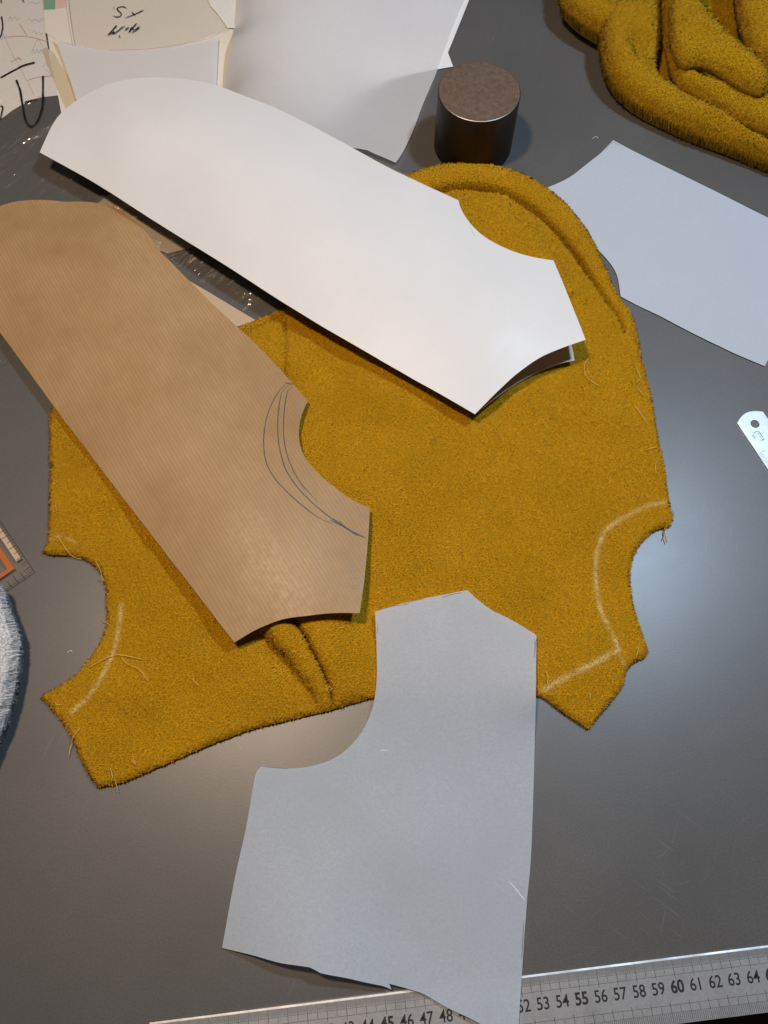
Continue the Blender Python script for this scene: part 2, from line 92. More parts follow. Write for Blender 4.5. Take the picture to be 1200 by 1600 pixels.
    'white_under': {"c":[[-25.826,47.066,1.6],[-16.122,40.289,1.5],[-7.085,33.798,1.3],[0.0,29.087,1.1],[5.903,25.165,1.5],[-15.018,52.986,1.2],[0.0,44.031,1.8],[11.15,35.613,1.6],[12.862,29.634,0.95],[10.373,28.774,0.72],[8.12,27.457,0.85],[12.391,31.083,1.3]],"o":[[-24.565,47.493],[-24.512,47.914],[-24.479,48.323],[-24.437,48.742],[-24.352,49.191],[-24.193,49.689],[-24.073,50.006],[-23.942,50.357],[-23.797,50.733],[-23.634,51.12],[-23.452,51.509],[-23.246,51.886],[-23.013,52.24],[-22.752,52.558],[-22.46,52.829],[-22.195,53.016],[-21.908,53.183],[-21.6,53.331],[-21.273,53.461],[-20.93,53.575],[-20.572,53.673],[-20.201,53.758],[-19.819,53.83],[-19.429,53.892],[-19.031,53.944],[-18.627,53.989],[-18.305,54.021],[-17.975,54.05],[-17.638,54.076],[-17.294,54.097],[-16.943,54.111],[-16.586,54.117],[-16.224,54.112],[-15.856,54.095],[-15.484,54.065],[-15.107,54.019],[-14.726,53.956],[-14.342,53.874],[-13.955,53.772],[-13.566,53.649],[-13.228,53.526],[-12.893,53.393],[-12.561,53.249],[-12.23,53.095],[-11.899,52.929],[-11.567,52.753],[-11.231,52.565],[-10.891,52.366],[-10.545,52.155],[-10.192,51.933],[-9.831,51.698],[-9.46,51.452],[-9.077,51.193],[-8.683,50.922],[-8.274,50.638],[-7.851,50.342],[-7.58,50.15],[-7.297,49.945],[-7.004,49.729],[-6.703,49.503],[-6.394,49.269],[-6.078,49.027],[-5.757,48.779],[-5.432,48.526],[-5.104,48.269],[-4.773,48.009],[-4.441,47.748],[-4.109,47.486],[-3.779,47.224],[-3.45,46.965],[-3.124,46.707],[-2.802,46.454],[-2.485,46.205],[-2.174,45.961],[-1.869,45.724],[-1.572,45.495],[-1.284,45.274],[-1.005,45.062],[-0.736,44.86],[-0.478,44.67],[-0.233,44.491],[0.0,44.325],[0.403,44.045],[0.775,43.794],[1.12,43.566],[1.441,43.359],[1.742,43.168],[2.028,42.99],[2.301,42.823],[2.565,42.663],[2.825,42.507],[3.082,42.352],[3.342,42.196],[3.607,42.036],[3.88,41.868],[4.166,41.691],[4.344,41.366],[4.506,41.036],[4.663,40.706],[4.827,40.381],[5.011,40.065],[5.227,39.763],[5.486,39.477],[5.723,39.267],[5.985,39.062],[6.268,38.864],[6.567,38.673],[6.878,38.488],[7.196,38.309],[7.516,38.136],[7.834,37.971],[8.145,37.811],[8.453,37.662],[8.766,37.523],[9.082,37.392],[9.401,37.268],[9.721,37.148],[10.041,37.03],[10.361,36.912],[10.679,36.791],[10.995,36.667],[11.131,36.293],[11.269,35.93],[11.407,35.57],[11.542,35.206],[11.675,34.832],[11.802,34.443],[11.923,34.031],[12.016,33.683],[12.109,33.307],[12.202,32.915],[12.294,32.518],[12.383,32.128],[12.468,31.756],[12.547,31.413],[12.621,31.111],[12.686,30.858],[12.786,30.438],[12.837,30.146],[12.867,29.904],[12.905,29.633],[12.603,29.566],[12.303,29.502],[12.0,29.431],[11.689,29.344],[11.369,29.237],[11.041,29.113],[10.709,28.975],[10.376,28.821],[10.042,28.647],[9.705,28.454],[9.366,28.243],[9.026,28.013],[8.757,27.821],[8.493,27.621],[8.225,27.405],[7.944,27.165],[7.645,26.894],[7.377,26.64],[7.096,26.364],[6.807,26.075],[6.516,25.781],[6.228,25.493],[5.948,25.219],[5.721,25.429],[5.506,25.64],[5.298,25.851],[5.089,26.064],[4.873,26.281],[4.643,26.505],[4.394,26.737],[4.118,26.98],[3.81,27.237],[3.592,27.41],[3.362,27.588],[3.119,27.771],[2.866,27.959],[2.603,28.151],[2.332,28.346],[2.053,28.545],[1.768,28.745],[1.478,28.948],[1.185,29.152],[0.889,29.356],[0.592,29.559],[0.295,29.76],[0.0,29.96],[-0.262,30.136],[-0.534,30.316],[-0.813,30.499],[-1.098,30.685],[-1.388,30.873],[-1.68,31.061],[-1.974,31.25],[-2.268,31.438],[-2.559,31.624],[-2.847,31.808],[-3.13,31.989],[-3.406,32.165],[-3.673,32.337],[-3.93,32.502],[-4.175,32.66],[-4.406,32.81],[-4.777,33.051],[-5.1,33.262],[-5.388,33.452],[-5.656,33.629],[-5.914,33.802],[-6.177,33.981],[-6.457,34.174],[-6.768,34.391],[-7.124,34.642],[-7.358,34.808],[-7.603,34.984],[-7.856,35.168],[-8.119,35.359],[-8.389,35.557],[-8.666,35.761],[-8.949,35.97],[-9.237,36.184],[-9.53,36.4],[-9.827,36.62],[-10.127,36.841],[-10.428,37.064],[-10.731,37.286],[-11.035,37.508],[-11.338,37.728],[-11.623,37.935],[-11.913,38.143],[-12.207,38.353],[-12.504,38.565],[-12.804,38.779],[-13.107,38.995],[-13.413,39.212],[-13.721,39.431],[-14.03,39.651],[-14.342,39.873],[-14.654,40.096],[-14.967,40.32],[-15.281,40.545],[-15.595,40.772],[-15.909,40.999],[-16.223,41.228],[-16.54,41.46],[-16.865,41.699],[-17.196,41.942],[-17.531,42.19],[-17.869,42.44],[-18.209,42.691],[-18.549,42.943],[-18.888,43.195],[-19.224,43.444],[-19.555,43.69],[-19.88,43.932],[-20.197,44.169],[-20.505,44.398],[-20.802,44.62],[-21.087,44.833],[-21.357,45.036],[-21.759,45.338],[-22.126,45.615],[-22.464,45.874],[-22.781,46.116],[-23.081,46.348],[-23.372,46.573],[-23.659,46.795],[-23.95,47.02],[-24.249,47.251]]},
    'kraft': {"c":[[-30.437,38.964,0.9],[-26.33,31.699,1.0],[-21.956,26.109,1.0],[-15.904,18.568,1.3],[-8.649,10.159,1.7],[-4.443,11.62,2.2],[-1.415,11.824,2.0],[-0.876,18.697,1.3],[-5.027,26.437,1.1],[-12.453,34.439,1.3],[-19.054,41.164,1.3],[-25.565,43.341,1.0],[-20.965,33.253,1.9],[-14.366,25.153,2.2],[-8.585,18.841,2.4],[-4.957,15.576,2.3]],"o":[[-30.826,37.314],[-30.916,37.703],[-30.924,38.078],[-30.871,38.445],[-30.778,38.808],[-30.667,39.174],[-30.557,39.549],[-30.462,39.886],[-30.349,40.239],[-30.222,40.598],[-30.081,40.952],[-29.93,41.292],[-29.77,41.605],[-29.602,41.882],[-29.348,42.207],[-29.068,42.477],[-28.771,42.702],[-28.464,42.892],[-28.156,43.058],[-27.85,43.194],[-27.539,43.291],[-27.221,43.359],[-26.891,43.405],[-26.546,43.44],[-26.176,43.461],[-25.786,43.461],[-25.386,43.443],[-24.989,43.411],[-24.609,43.369],[-24.248,43.314],[-23.898,43.246],[-23.554,43.167],[-23.212,43.079],[-22.866,42.987],[-22.519,42.897],[-22.175,42.809],[-21.829,42.709],[-21.478,42.589],[-21.117,42.437],[-20.74,42.247],[-20.35,42.025],[-19.958,41.784],[-19.575,41.535],[-19.211,41.288],[-18.877,41.053],[-18.567,40.823],[-18.262,40.583],[-17.948,40.317],[-17.607,40.014],[-17.344,39.769],[-17.07,39.504],[-16.787,39.224],[-16.501,38.934],[-16.213,38.64],[-15.928,38.345],[-15.648,38.054],[-15.373,37.763],[-15.098,37.468],[-14.824,37.169],[-14.552,36.87],[-14.28,36.571],[-14.01,36.275],[-13.742,35.984],[-13.479,35.698],[-13.222,35.417],[-12.968,35.138],[-12.711,34.857],[-12.448,34.571],[-12.174,34.276],[-11.885,33.97],[-11.647,33.723],[-11.397,33.468],[-11.138,33.207],[-10.875,32.944],[-10.611,32.68],[-10.348,32.418],[-10.092,32.161],[-9.844,31.911],[-9.608,31.669],[-9.331,31.385],[-9.078,31.127],[-8.838,30.881],[-8.598,30.632],[-8.347,30.363],[-8.072,30.062],[-7.763,29.713],[-7.58,29.502],[-7.388,29.277],[-7.187,29.039],[-6.98,28.792],[-6.767,28.537],[-6.55,28.276],[-6.33,28.011],[-6.109,27.744],[-5.888,27.477],[-5.668,27.21],[-5.451,26.947],[-5.236,26.689],[-5.027,26.437],[-5.156,26.024],[-5.283,25.611],[-5.38,25.17],[-5.431,24.808],[-5.47,24.427],[-5.484,24.039],[-5.465,23.654],[-5.414,23.268],[-5.337,22.879],[-5.224,22.496],[-5.067,22.129],[-4.9,21.847],[-4.701,21.571],[-4.479,21.304],[-4.247,21.047],[-4.016,20.804],[-3.78,20.572],[-3.531,20.349],[-3.278,20.138],[-3.03,19.941],[-2.795,19.76],[-2.518,19.558],[-2.252,19.379],[-1.997,19.22],[-1.752,19.079],[-1.448,18.93],[-1.162,18.815],[-0.876,18.697],[-0.886,18.396],[-0.895,18.12],[-0.904,17.833],[-0.918,17.499],[-0.94,17.083],[-0.954,16.833],[-0.97,16.556],[-0.988,16.259],[-1.007,15.947],[-1.027,15.627],[-1.048,15.305],[-1.07,14.988],[-1.093,14.68],[-1.116,14.387],[-1.14,14.115],[-1.171,13.798],[-1.204,13.495],[-1.238,13.205],[-1.273,12.922],[-1.309,12.646],[-1.345,12.373],[-1.38,12.1],[-1.415,11.824],[-1.675,11.818],[-1.937,11.816],[-2.198,11.813],[-2.458,11.809],[-2.715,11.801],[-2.969,11.787],[-3.269,11.762],[-3.565,11.731],[-3.857,11.696],[-4.15,11.658],[-4.443,11.62],[-4.738,11.586],[-5.034,11.556],[-5.331,11.522],[-5.627,11.476],[-5.923,11.411],[-6.172,11.34],[-6.424,11.257],[-6.676,11.164],[-6.925,11.064],[-7.167,10.961],[-7.4,10.856],[-7.665,10.726],[-7.917,10.588],[-8.161,10.445],[-8.404,10.301],[-8.649,10.159],[-8.824,10.37],[-8.99,10.571],[-9.152,10.767],[-9.317,10.966],[-9.49,11.176],[-9.677,11.401],[-9.883,11.651],[-10.116,11.932],[-10.262,12.108],[-10.416,12.294],[-10.578,12.488],[-10.746,12.691],[-10.921,12.901],[-11.101,13.119],[-11.287,13.342],[-11.477,13.571],[-11.672,13.806],[-11.87,14.044],[-12.071,14.286],[-12.274,14.531],[-12.48,14.778],[-12.686,15.027],[-12.87,15.248],[-13.06,15.476],[-13.254,15.71],[-13.454,15.95],[-13.657,16.194],[-13.863,16.442],[-14.072,16.693],[-14.283,16.947],[-14.495,17.202],[-14.707,17.457],[-14.919,17.712],[-15.129,17.965],[-15.338,18.217],[-15.543,18.464],[-15.743,18.706],[-15.938,18.942],[-16.155,19.205],[-16.368,19.463],[-16.578,19.717],[-16.785,19.968],[-16.99,20.217],[-17.193,20.465],[-17.396,20.711],[-17.598,20.958],[-17.801,21.205],[-18.005,21.454],[-18.211,21.705],[-18.418,21.958],[-18.629,22.216],[-18.843,22.477],[-19.062,22.745],[-19.286,23.02],[-19.516,23.301],[-19.748,23.586],[-19.983,23.874],[-20.219,24.163],[-20.455,24.453],[-20.69,24.741],[-20.921,25.026],[-21.148,25.305],[-21.369,25.578],[-21.583,25.843],[-21.789,26.096],[-21.983,26.337],[-22.263,26.687],[-22.521,27.011],[-22.762,27.315],[-22.992,27.605],[-23.213,27.886],[-23.43,28.163],[-23.649,28.44],[-23.873,28.724],[-24.107,29.018],[-24.347,29.319],[-24.587,29.622],[-24.828,29.925],[-25.071,30.231],[-25.316,30.539],[-25.565,30.849],[-25.82,31.162],[-26.079,31.479],[-26.345,31.798],[-26.592,32.09],[-26.85,32.387],[-27.115,32.689],[-27.385,32.994],[-27.657,33.3],[-27.927,33.605],[-28.194,33.907],[-28.452,34.204],[-28.7,34.495],[-28.933,34.777],[-29.26,35.166],[-29.588,35.544],[-29.906,35.913],[-30.202,36.272],[-30.462,36.625],[-30.674,36.972]],"l":{"pencil":[[[-6.304,27.803],[-6.535,27.592],[-6.775,27.284],[-6.91,27.02],[-7.055,26.7],[-7.193,26.349],[-7.311,25.99],[-7.391,25.7],[-7.463,25.399],[-7.525,25.089],[-7.575,24.772],[-7.612,24.449],[-7.635,24.113],[-7.647,23.762],[-7.647,23.408],[-7.635,23.064],[-7.611,22.74],[-7.575,22.435],[-7.527,22.141],[-7.468,21.858],[-7.397,21.591],[-7.315,21.34],[-7.196,21.056],[-7.06,20.799],[-6.907,20.556],[-6.738,20.313],[-6.552,20.071],[-6.348,19.835],[-6.132,19.603],[-5.905,19.372],[-5.714,19.185],[-5.512,18.997],[-5.305,18.811],[-5.097,18.632],[-4.893,18.463],[-4.69,18.3],[-4.484,18.141],[-4.281,17.991],[-4.084,17.856],[-3.9,17.743],[-3.624,17.614],[-3.372,17.532],[-3.12,17.451]],[[-6.171,27.661],[-6.447,27.42],[-6.68,27.087],[-6.751,26.816],[-6.797,26.493],[-6.827,26.141],[-6.848,25.783],[-6.86,25.493],[-6.863,25.19],[-6.86,24.881],[-6.85,24.573],[-6.834,24.271],[-6.813,23.979],[-6.789,23.692],[-6.758,23.406],[-6.716,23.114],[-6.66,22.812],[-6.602,22.543],[-6.535,22.26],[-6.461,21.972],[-6.38,21.69],[-6.294,21.423],[-6.203,21.181],[-6.059,20.865],[-5.902,20.587],[-5.733,20.329],[-5.554,20.074],[-5.403,19.869],[-5.245,19.67],[-5.08,19.476],[-4.908,19.285],[-4.728,19.097],[-4.535,18.907],[-4.329,18.716],[-4.118,18.53],[-3.913,18.355],[-3.723,18.196],[-3.51,18.023],[-3.314,17.872],[-3.124,17.733],[-2.931,17.596],[-2.672,17.418],[-2.415,17.25],[-2.144,17.087],[-1.928,16.968],[-1.702,16.854],[-1.473,16.741],[-1.246,16.626]],[[-6.038,27.519],[-6.35,27.123],[-6.4,26.872],[-6.438,26.558],[-6.465,26.201],[-6.482,25.822],[-6.49,25.492],[-6.492,25.132],[-6.488,24.761],[-6.476,24.396],[-6.457,24.057],[-6.43,23.744],[-6.397,23.446],[-6.357,23.159],[-6.308,22.88],[-6.249,22.604],[-6.161,22.266],[-6.06,21.938],[-5.945,21.619],[-5.817,21.304],[-5.7,21.05],[-5.57,20.793],[-5.433,20.544],[-5.296,20.311],[-5.165,20.104],[-4.952,19.822],[-4.742,19.591],[-4.546,19.381],[-4.294,19.097],[-4.057,18.836]],[[-6.553,27.776],[-6.296,27.647],[-6.005,27.679]],[[-5.621,26.685],[-5.614,26.376],[-5.607,26.069],[-5.599,25.761],[-5.592,25.455],[-5.584,25.15]],[[-3.32,17.698],[-3.06,17.575],[-2.801,17.452],[-2.537,17.32],[-2.327,17.204],[-2.11,17.078],[-1.901,16.957],[-1.714,16.856],[-1.424,16.729],[-1.168,16.631]],[[-3.13,17.801],[-2.932,17.649],[-2.735,17.496],[-2.537,17.346],[-2.34,17.203],[-2.079,17.027],[-1.817,16.86],[-1.557,16.693]],[[-2.856,17.69],[-2.632,17.502],[-2.408,17.315],[-2.145,17.13],[-1.956,17.022],[-1.748,16.914],[-1.529,16.807],[-1.307,16.7],[-1.09,16.593]],[[-1.542,18.241],[-1.226,18.198],[-0.91,18.153]],[[-1.5,18.109],[-1.264,18.038],[-1.027,17.966]],[[-2.163,14.271],[-1.827,14.49],[-1.488,14.67]],[[-1.968,13.917],[-1.668,13.97],[-1.366,14.024]],[[-2.073,13.475],[-1.848,13.497],[-1.623,13.519],[-1.398,13.541]],[[-1.846,13.365],[-1.602,13.354],[-1.358,13.344]]]}},
    'kraft_under': {"c":[[-30.577,38.928,0.6],[-26.398,31.454,0.75],[-22.029,25.96,0.75],[-16.045,18.51,0.8],[-8.739,10.194,1.2],[-4.571,12.201,1.0],[-2.101,12.593,1.0],[-1.603,18.6,0.9],[-5.496,25.905,0.85],[-13.545,35.214,0.7],[-18.293,41.374,0.8],[-23.788,43.378,0.7]],"o":[[-30.746,37.494],[-30.99,38.078],[-31.083,38.568],[-31.055,38.984],[-30.939,39.351],[-30.769,39.69],[-30.578,40.027],[-30.399,40.384],[-30.26,40.678],[-30.095,40.975],[-29.908,41.269],[-29.7,41.557],[-29.476,41.834],[-29.237,42.095],[-28.989,42.335],[-28.732,42.551],[-28.472,42.738],[-28.163,42.908],[-27.83,43.04],[-27.48,43.141],[-27.12,43.217],[-26.756,43.276],[-26.396,43.324],[-26.046,43.368],[-25.713,43.415],[-25.349,43.466],[-24.992,43.503],[-24.644,43.528],[-24.303,43.543],[-23.971,43.551],[-23.648,43.553],[-23.334,43.552],[-22.915,43.546],[-22.518,43.532],[-22.136,43.505],[-21.764,43.459],[-21.394,43.392],[-21.026,43.304],[-20.663,43.197],[-20.31,43.072],[-19.968,42.926],[-19.642,42.758],[-19.267,42.524],[-18.92,42.261],[-18.58,41.96],[-18.227,41.61],[-17.976,41.339],[-17.718,41.039],[-17.457,40.72],[-17.2,40.393],[-16.952,40.067],[-16.718,39.754],[-16.472,39.399],[-16.255,39.055],[-16.042,38.709],[-15.807,38.346],[-15.524,37.954],[-15.324,37.694],[-15.114,37.429],[-14.895,37.157],[-14.663,36.877],[-14.418,36.587],[-14.157,36.287],[-13.879,35.974],[-13.583,35.648],[-13.352,35.401],[-13.107,35.145],[-12.85,34.881],[-12.583,34.611],[-12.309,34.335],[-12.03,34.054],[-11.749,33.77],[-11.468,33.484],[-11.189,33.197],[-10.915,32.91],[-10.647,32.623],[-10.405,32.359],[-10.16,32.092],[-9.914,31.821],[-9.667,31.549],[-9.422,31.275],[-9.178,31.0],[-8.937,30.726],[-8.699,30.453],[-8.466,30.182],[-8.239,29.913],[-8.018,29.647],[-7.804,29.385],[-7.558,29.075],[-7.322,28.768],[-7.094,28.464],[-6.873,28.163],[-6.657,27.863],[-6.445,27.566],[-6.234,27.27],[-6.024,26.975],[-5.813,26.682],[-5.599,26.389],[-5.705,26.038],[-5.82,25.697],[-5.916,25.343],[-5.963,24.953],[-5.968,24.609],[-5.956,24.244],[-5.917,23.864],[-5.84,23.474],[-5.718,23.081],[-5.597,22.791],[-5.449,22.486],[-5.281,22.175],[-5.096,21.866],[-4.9,21.568],[-4.696,21.286],[-4.489,21.03],[-4.271,20.801],[-4.033,20.591],[-3.784,20.396],[-3.532,20.213],[-3.283,20.038],[-3.046,19.866],[-2.828,19.694],[-2.555,19.46],[-2.306,19.239],[-2.071,19.025],[-1.84,18.814],[-1.603,18.6],[-1.621,18.307],[-1.637,18.037],[-1.652,17.773],[-1.669,17.499],[-1.687,17.201],[-1.709,16.862],[-1.734,16.469],[-1.75,16.23],[-1.767,15.974],[-1.786,15.702],[-1.805,15.419],[-1.825,15.125],[-1.845,14.824],[-1.866,14.518],[-1.887,14.21],[-1.908,13.901],[-1.929,13.595],[-1.949,13.293],[-1.969,12.998],[-1.989,12.712],[-2.289,12.677],[-2.582,12.646],[-2.876,12.615],[-3.176,12.58],[-3.488,12.536],[-3.818,12.478],[-4.086,12.425],[-4.372,12.366],[-4.67,12.3],[-4.971,12.229],[-5.27,12.154],[-5.558,12.077],[-5.829,11.997],[-6.076,11.917],[-6.371,11.807],[-6.64,11.692],[-6.887,11.572],[-7.117,11.45],[-7.333,11.327],[-7.541,11.202],[-7.822,11.012],[-8.067,10.816],[-8.297,10.619],[-8.533,10.424],[-8.711,10.643],[-8.877,10.847],[-9.04,11.048],[-9.21,11.257],[-9.399,11.487],[-9.615,11.749],[-9.87,12.055],[-10.026,12.24],[-10.193,12.437],[-10.369,12.646],[-10.555,12.864],[-10.749,13.092],[-10.95,13.328],[-11.158,13.572],[-11.371,13.822],[-11.588,14.078],[-11.808,14.338],[-12.03,14.601],[-12.254,14.867],[-12.478,15.134],[-12.663,15.355],[-12.853,15.582],[-13.047,15.816],[-13.246,16.055],[-13.448,16.299],[-13.653,16.546],[-13.86,16.796],[-14.069,17.049],[-14.279,17.302],[-14.488,17.556],[-14.698,17.809],[-14.905,18.061],[-15.111,18.31],[-15.314,18.556],[-15.513,18.798],[-15.708,19.035],[-15.926,19.3],[-16.14,19.561],[-16.352,19.818],[-16.56,20.073],[-16.767,20.326],[-16.972,20.576],[-17.175,20.826],[-17.378,21.074],[-17.582,21.323],[-17.785,21.572],[-17.989,21.822],[-18.195,22.073],[-18.403,22.327],[-18.614,22.583],[-18.829,22.843],[-19.048,23.107],[-19.271,23.376],[-19.496,23.646],[-19.723,23.918],[-19.95,24.191],[-20.176,24.463],[-20.401,24.733],[-20.623,25.0],[-20.841,25.263],[-21.054,25.52],[-21.261,25.772],[-21.46,26.016],[-21.651,26.251],[-21.93,26.6],[-22.189,26.929],[-22.433,27.244],[-22.666,27.546],[-22.891,27.84],[-23.112,28.129],[-23.334,28.416],[-23.56,28.706],[-23.795,29.003],[-24.025,29.287],[-24.236,29.545],[-24.439,29.79],[-24.642,30.033],[-24.855,30.287],[-25.087,30.564],[-25.347,30.877],[-25.646,31.238],[-25.994,31.662],[-26.197,31.905],[-26.426,32.173],[-26.679,32.464],[-26.951,32.774],[-27.24,33.101],[-27.542,33.441],[-27.852,33.793],[-28.168,34.153],[-28.486,34.518],[-28.801,34.886],[-29.11,35.251],[-29.408,35.613],[-29.692,35.966],[-29.957,36.308],[-30.199,36.636],[-30.414,36.945],[-30.598,37.232]]},
    'tracing': {"c":[[-0.534,12.214,0.95],[5.007,13.519,0.95],[8.974,10.783,0.95],[8.627,6.788,0.9],[-0.482,8.269,0.75],[3.725,8.992,0.85],[3.686,7.358,0.72],[8.708,5.775,0.45],[-0.736,6.319,0.4],[3.632,4.047,0.12],[-6.865,3.489,0.15],[8.265,1.654,0.1],[-3.513,0.0,0.1],[1.727,-1.604,0.25],[7.69,-3.173,0.12],[-8.457,-5.618,0.15],[-4.207,-6.46,1.25],[-1.942,-6.913,1.05],[0.26,-7.407,0.6],[2.605,-8.013,0.35],[4.51,-8.824,0.5],[6.747,-9.247,0.45],[0.0,-4.689,0.2],[-8.078,-2.553,0.1]],"o":[[-0.534,12.175],[-0.329,12.257],[0.0,12.368],[0.23,12.438],[0.503,12.52],[0.815,12.611],[1.159,12.705],[1.532,12.798],[1.791,12.857],[2.081,12.919],[2.391,12.984],[2.71,13.049],[3.025,13.112],[3.327,13.172],[3.604,13.228],[3.844,13.277],[4.216,13.354],[4.498,13.413],[4.743,13.464],[5.007,13.519],[5.227,13.305],[5.446,13.092],[5.673,12.883],[5.897,12.685],[6.128,12.49],[6.41,12.293],[6.615,12.174],[6.842,12.058],[7.084,11.939],[7.337,11.811],[7.594,11.669],[7.813,11.536],[8.04,11.392],[8.273,11.241],[8.509,11.087],[8.743,10.933],[8.974,10.783],[8.95,10.508],[8.926,10.239],[8.902,9.976],[8.88,9.717],[8.857,9.461],[8.836,9.207],[8.814,8.953],[8.793,8.698],[8.773,8.44],[8.752,8.179],[8.732,7.914],[8.713,7.643],[8.694,7.365],[8.677,7.08],[8.664,6.788],[8.659,6.575],[8.656,6.354],[8.654,6.125],[8.65,5.888],[8.643,5.642],[8.63,5.388],[8.614,5.129],[8.596,4.865],[8.577,4.6],[8.556,4.333],[8.534,4.067],[8.511,3.802],[8.487,3.539],[8.463,3.28],[8.439,3.025],[8.415,2.777],[8.391,2.535],[8.367,2.3],[8.344,2.075],[8.322,1.859],[8.301,1.654],[8.27,1.359],[8.241,1.075],[8.212,0.8],[8.185,0.535],[8.157,0.279],[8.131,0.033],[8.105,-0.204],[8.079,-0.431],[8.054,-0.65],[8.03,-0.859],[8.006,-1.06],[7.982,-1.252],[7.959,-1.434],[7.936,-1.609],[7.891,-1.921],[7.847,-2.184],[7.805,-2.411],[7.765,-2.612],[7.726,-2.799],[7.69,-2.982],[7.655,-3.173],[7.613,-3.429],[7.578,-3.657],[7.544,-3.879],[7.509,-4.117],[7.468,-4.393],[7.44,-4.583],[7.411,-4.78],[7.381,-4.983],[7.35,-5.196],[7.318,-5.419],[7.283,-5.654],[7.246,-5.903],[7.207,-6.167],[7.178,-6.358],[7.147,-6.564],[7.113,-6.782],[7.078,-7.008],[7.043,-7.239],[7.007,-7.471],[6.971,-7.701],[6.936,-7.926],[6.903,-8.141],[6.873,-8.345],[6.845,-8.533],[6.82,-8.703],[6.785,-8.955],[6.757,-9.171],[6.733,-9.361],[6.713,-9.534],[6.694,-9.7],[6.675,-9.869],[6.653,-10.049],[6.451,-9.92],[6.244,-9.787],[6.037,-9.653],[5.833,-9.523],[5.637,-9.4],[5.451,-9.288],[5.205,-9.147],[4.985,-9.027],[4.763,-8.915],[4.512,-8.797],[4.318,-8.713],[4.109,-8.63],[3.89,-8.545],[3.669,-8.46],[3.452,-8.374],[3.246,-8.287],[3.002,-8.174],[2.757,-8.052],[2.52,-7.931],[2.305,-7.82],[2.122,-7.731],[1.893,-7.63],[1.634,-7.555],[1.456,-7.505],[1.242,-7.447],[1.003,-7.384],[0.751,-7.317],[0.5,-7.25],[0.261,-7.185],[0.391,-7.439],[0.0,-7.288],[-0.203,-7.242],[-0.451,-7.192],[-0.718,-7.14],[-0.974,-7.087],[-1.21,-7.032],[-1.439,-6.976],[-1.679,-6.918],[-1.944,-6.858],[-2.194,-6.808],[-2.475,-6.756],[-2.76,-6.705],[-3.022,-6.654],[-3.234,-6.605],[-3.469,-6.489],[-3.726,-6.377],[-3.916,-6.344],[-4.149,-6.314],[-4.41,-6.286],[-4.686,-6.26],[-4.958,-6.233],[-5.212,-6.2],[-5.487,-6.154],[-5.747,-6.103],[-6.008,-6.048],[-6.283,-5.99],[-6.587,-5.933],[-6.828,-5.891],[-7.084,-5.848],[-7.352,-5.803],[-7.628,-5.758],[-7.907,-5.712],[-8.185,-5.665],[-8.457,-5.618],[-8.433,-5.405],[-8.408,-5.193],[-8.384,-4.981],[-8.358,-4.767],[-8.331,-4.549],[-8.303,-4.325],[-8.273,-4.093],[-8.247,-3.887],[-8.22,-3.683],[-8.194,-3.476],[-8.166,-3.265],[-8.136,-3.045],[-8.103,-2.813],[-8.067,-2.567],[-8.027,-2.303],[-7.994,-2.097],[-7.958,-1.877],[-7.918,-1.647],[-7.876,-1.408],[-7.832,-1.162],[-7.788,-0.912],[-7.744,-0.659],[-7.7,-0.407],[-7.658,-0.157],[-7.619,0.089],[-7.582,0.327],[-7.545,0.593],[-7.509,0.87],[-7.475,1.153],[-7.441,1.437],[-7.409,1.716],[-7.379,1.984],[-7.349,2.237],[-7.32,2.467],[-7.292,2.67],[-7.266,2.839],[-7.161,3.208],[-7.072,3.283],[-6.865,3.489],[-6.592,3.451],[-6.319,3.411],[-6.046,3.376],[-5.775,3.351],[-5.499,3.337],[-5.221,3.332],[-4.95,3.336],[-4.692,3.351],[-4.38,3.391],[-4.087,3.45],[-3.795,3.524],[-3.496,3.606],[-3.197,3.703],[-2.898,3.835],[-2.671,3.962],[-2.441,4.11],[-2.216,4.276],[-2.001,4.46],[-1.797,4.663],[-1.599,4.887],[-1.413,5.125],[-1.244,5.369],[-1.093,5.625],[-0.957,5.894],[-0.837,6.165],[-0.736,6.425],[-0.637,6.739],[-0.571,7.042],[-0.517,7.377],[-0.486,7.599],[-0.459,7.828],[-0.436,8.072],[-0.419,8.338],[-0.409,8.631],[-0.407,8.865],[-0.409,9.12],[-0.415,9.39],[-0.423,9.669],[-0.432,9.949],[-0.442,10.224],[-0.452,10.486],[-0.463,10.777],[-0.476,11.061],[-0.49,11.339],[-0.505,11.615],[-0.519,11.893]],"l":{"pencil":[[[-0.153,12.33],[0.081,12.397],[0.314,12.464],[0.573,12.523],[0.796,12.558],[1.037,12.587],[1.285,12.613],[1.53,12.641]],[[1.147,12.641],[1.414,12.725],[1.682,12.81],[1.916,12.877],[2.165,12.927],[2.377,12.957]],[[3.453,13.038],[3.739,13.142],[4.035,13.237],[4.359,13.303],[4.693,13.358]],[[8.848,10.627],[8.847,10.319],[8.836,10.011],[8.797,9.706],[8.749,9.402]],[[8.911,10.473],[8.878,10.216],[8.844,9.96],[8.811,9.706]],[[-0.379,11.439],[-0.378,11.151],[-0.377,10.865]],[[7.367,-4.393],[7.348,-4.573],[7.33,-4.753],[7.312,-4.932],[7.292,-5.111],[7.27,-5.288],[7.247,-5.465],[7.221,-5.642],[7.194,-5.818],[7.167,-5.993],[7.141,-6.167]],[[-6.972,3.455],[-6.763,3.432],[-6.554,3.408],[-6.318,3.385],[-6.109,3.368],[-5.881,3.351],[-5.644,3.334],[-5.412,3.317]]],"crease":[[[6.707,-2.459],[6.879,-2.634],[7.062,-2.833],[7.203,-3.005],[7.354,-3.197],[7.504,-3.389]],[[-0.218,4.286],[0.0,4.321],[0.255,4.321]]]}},
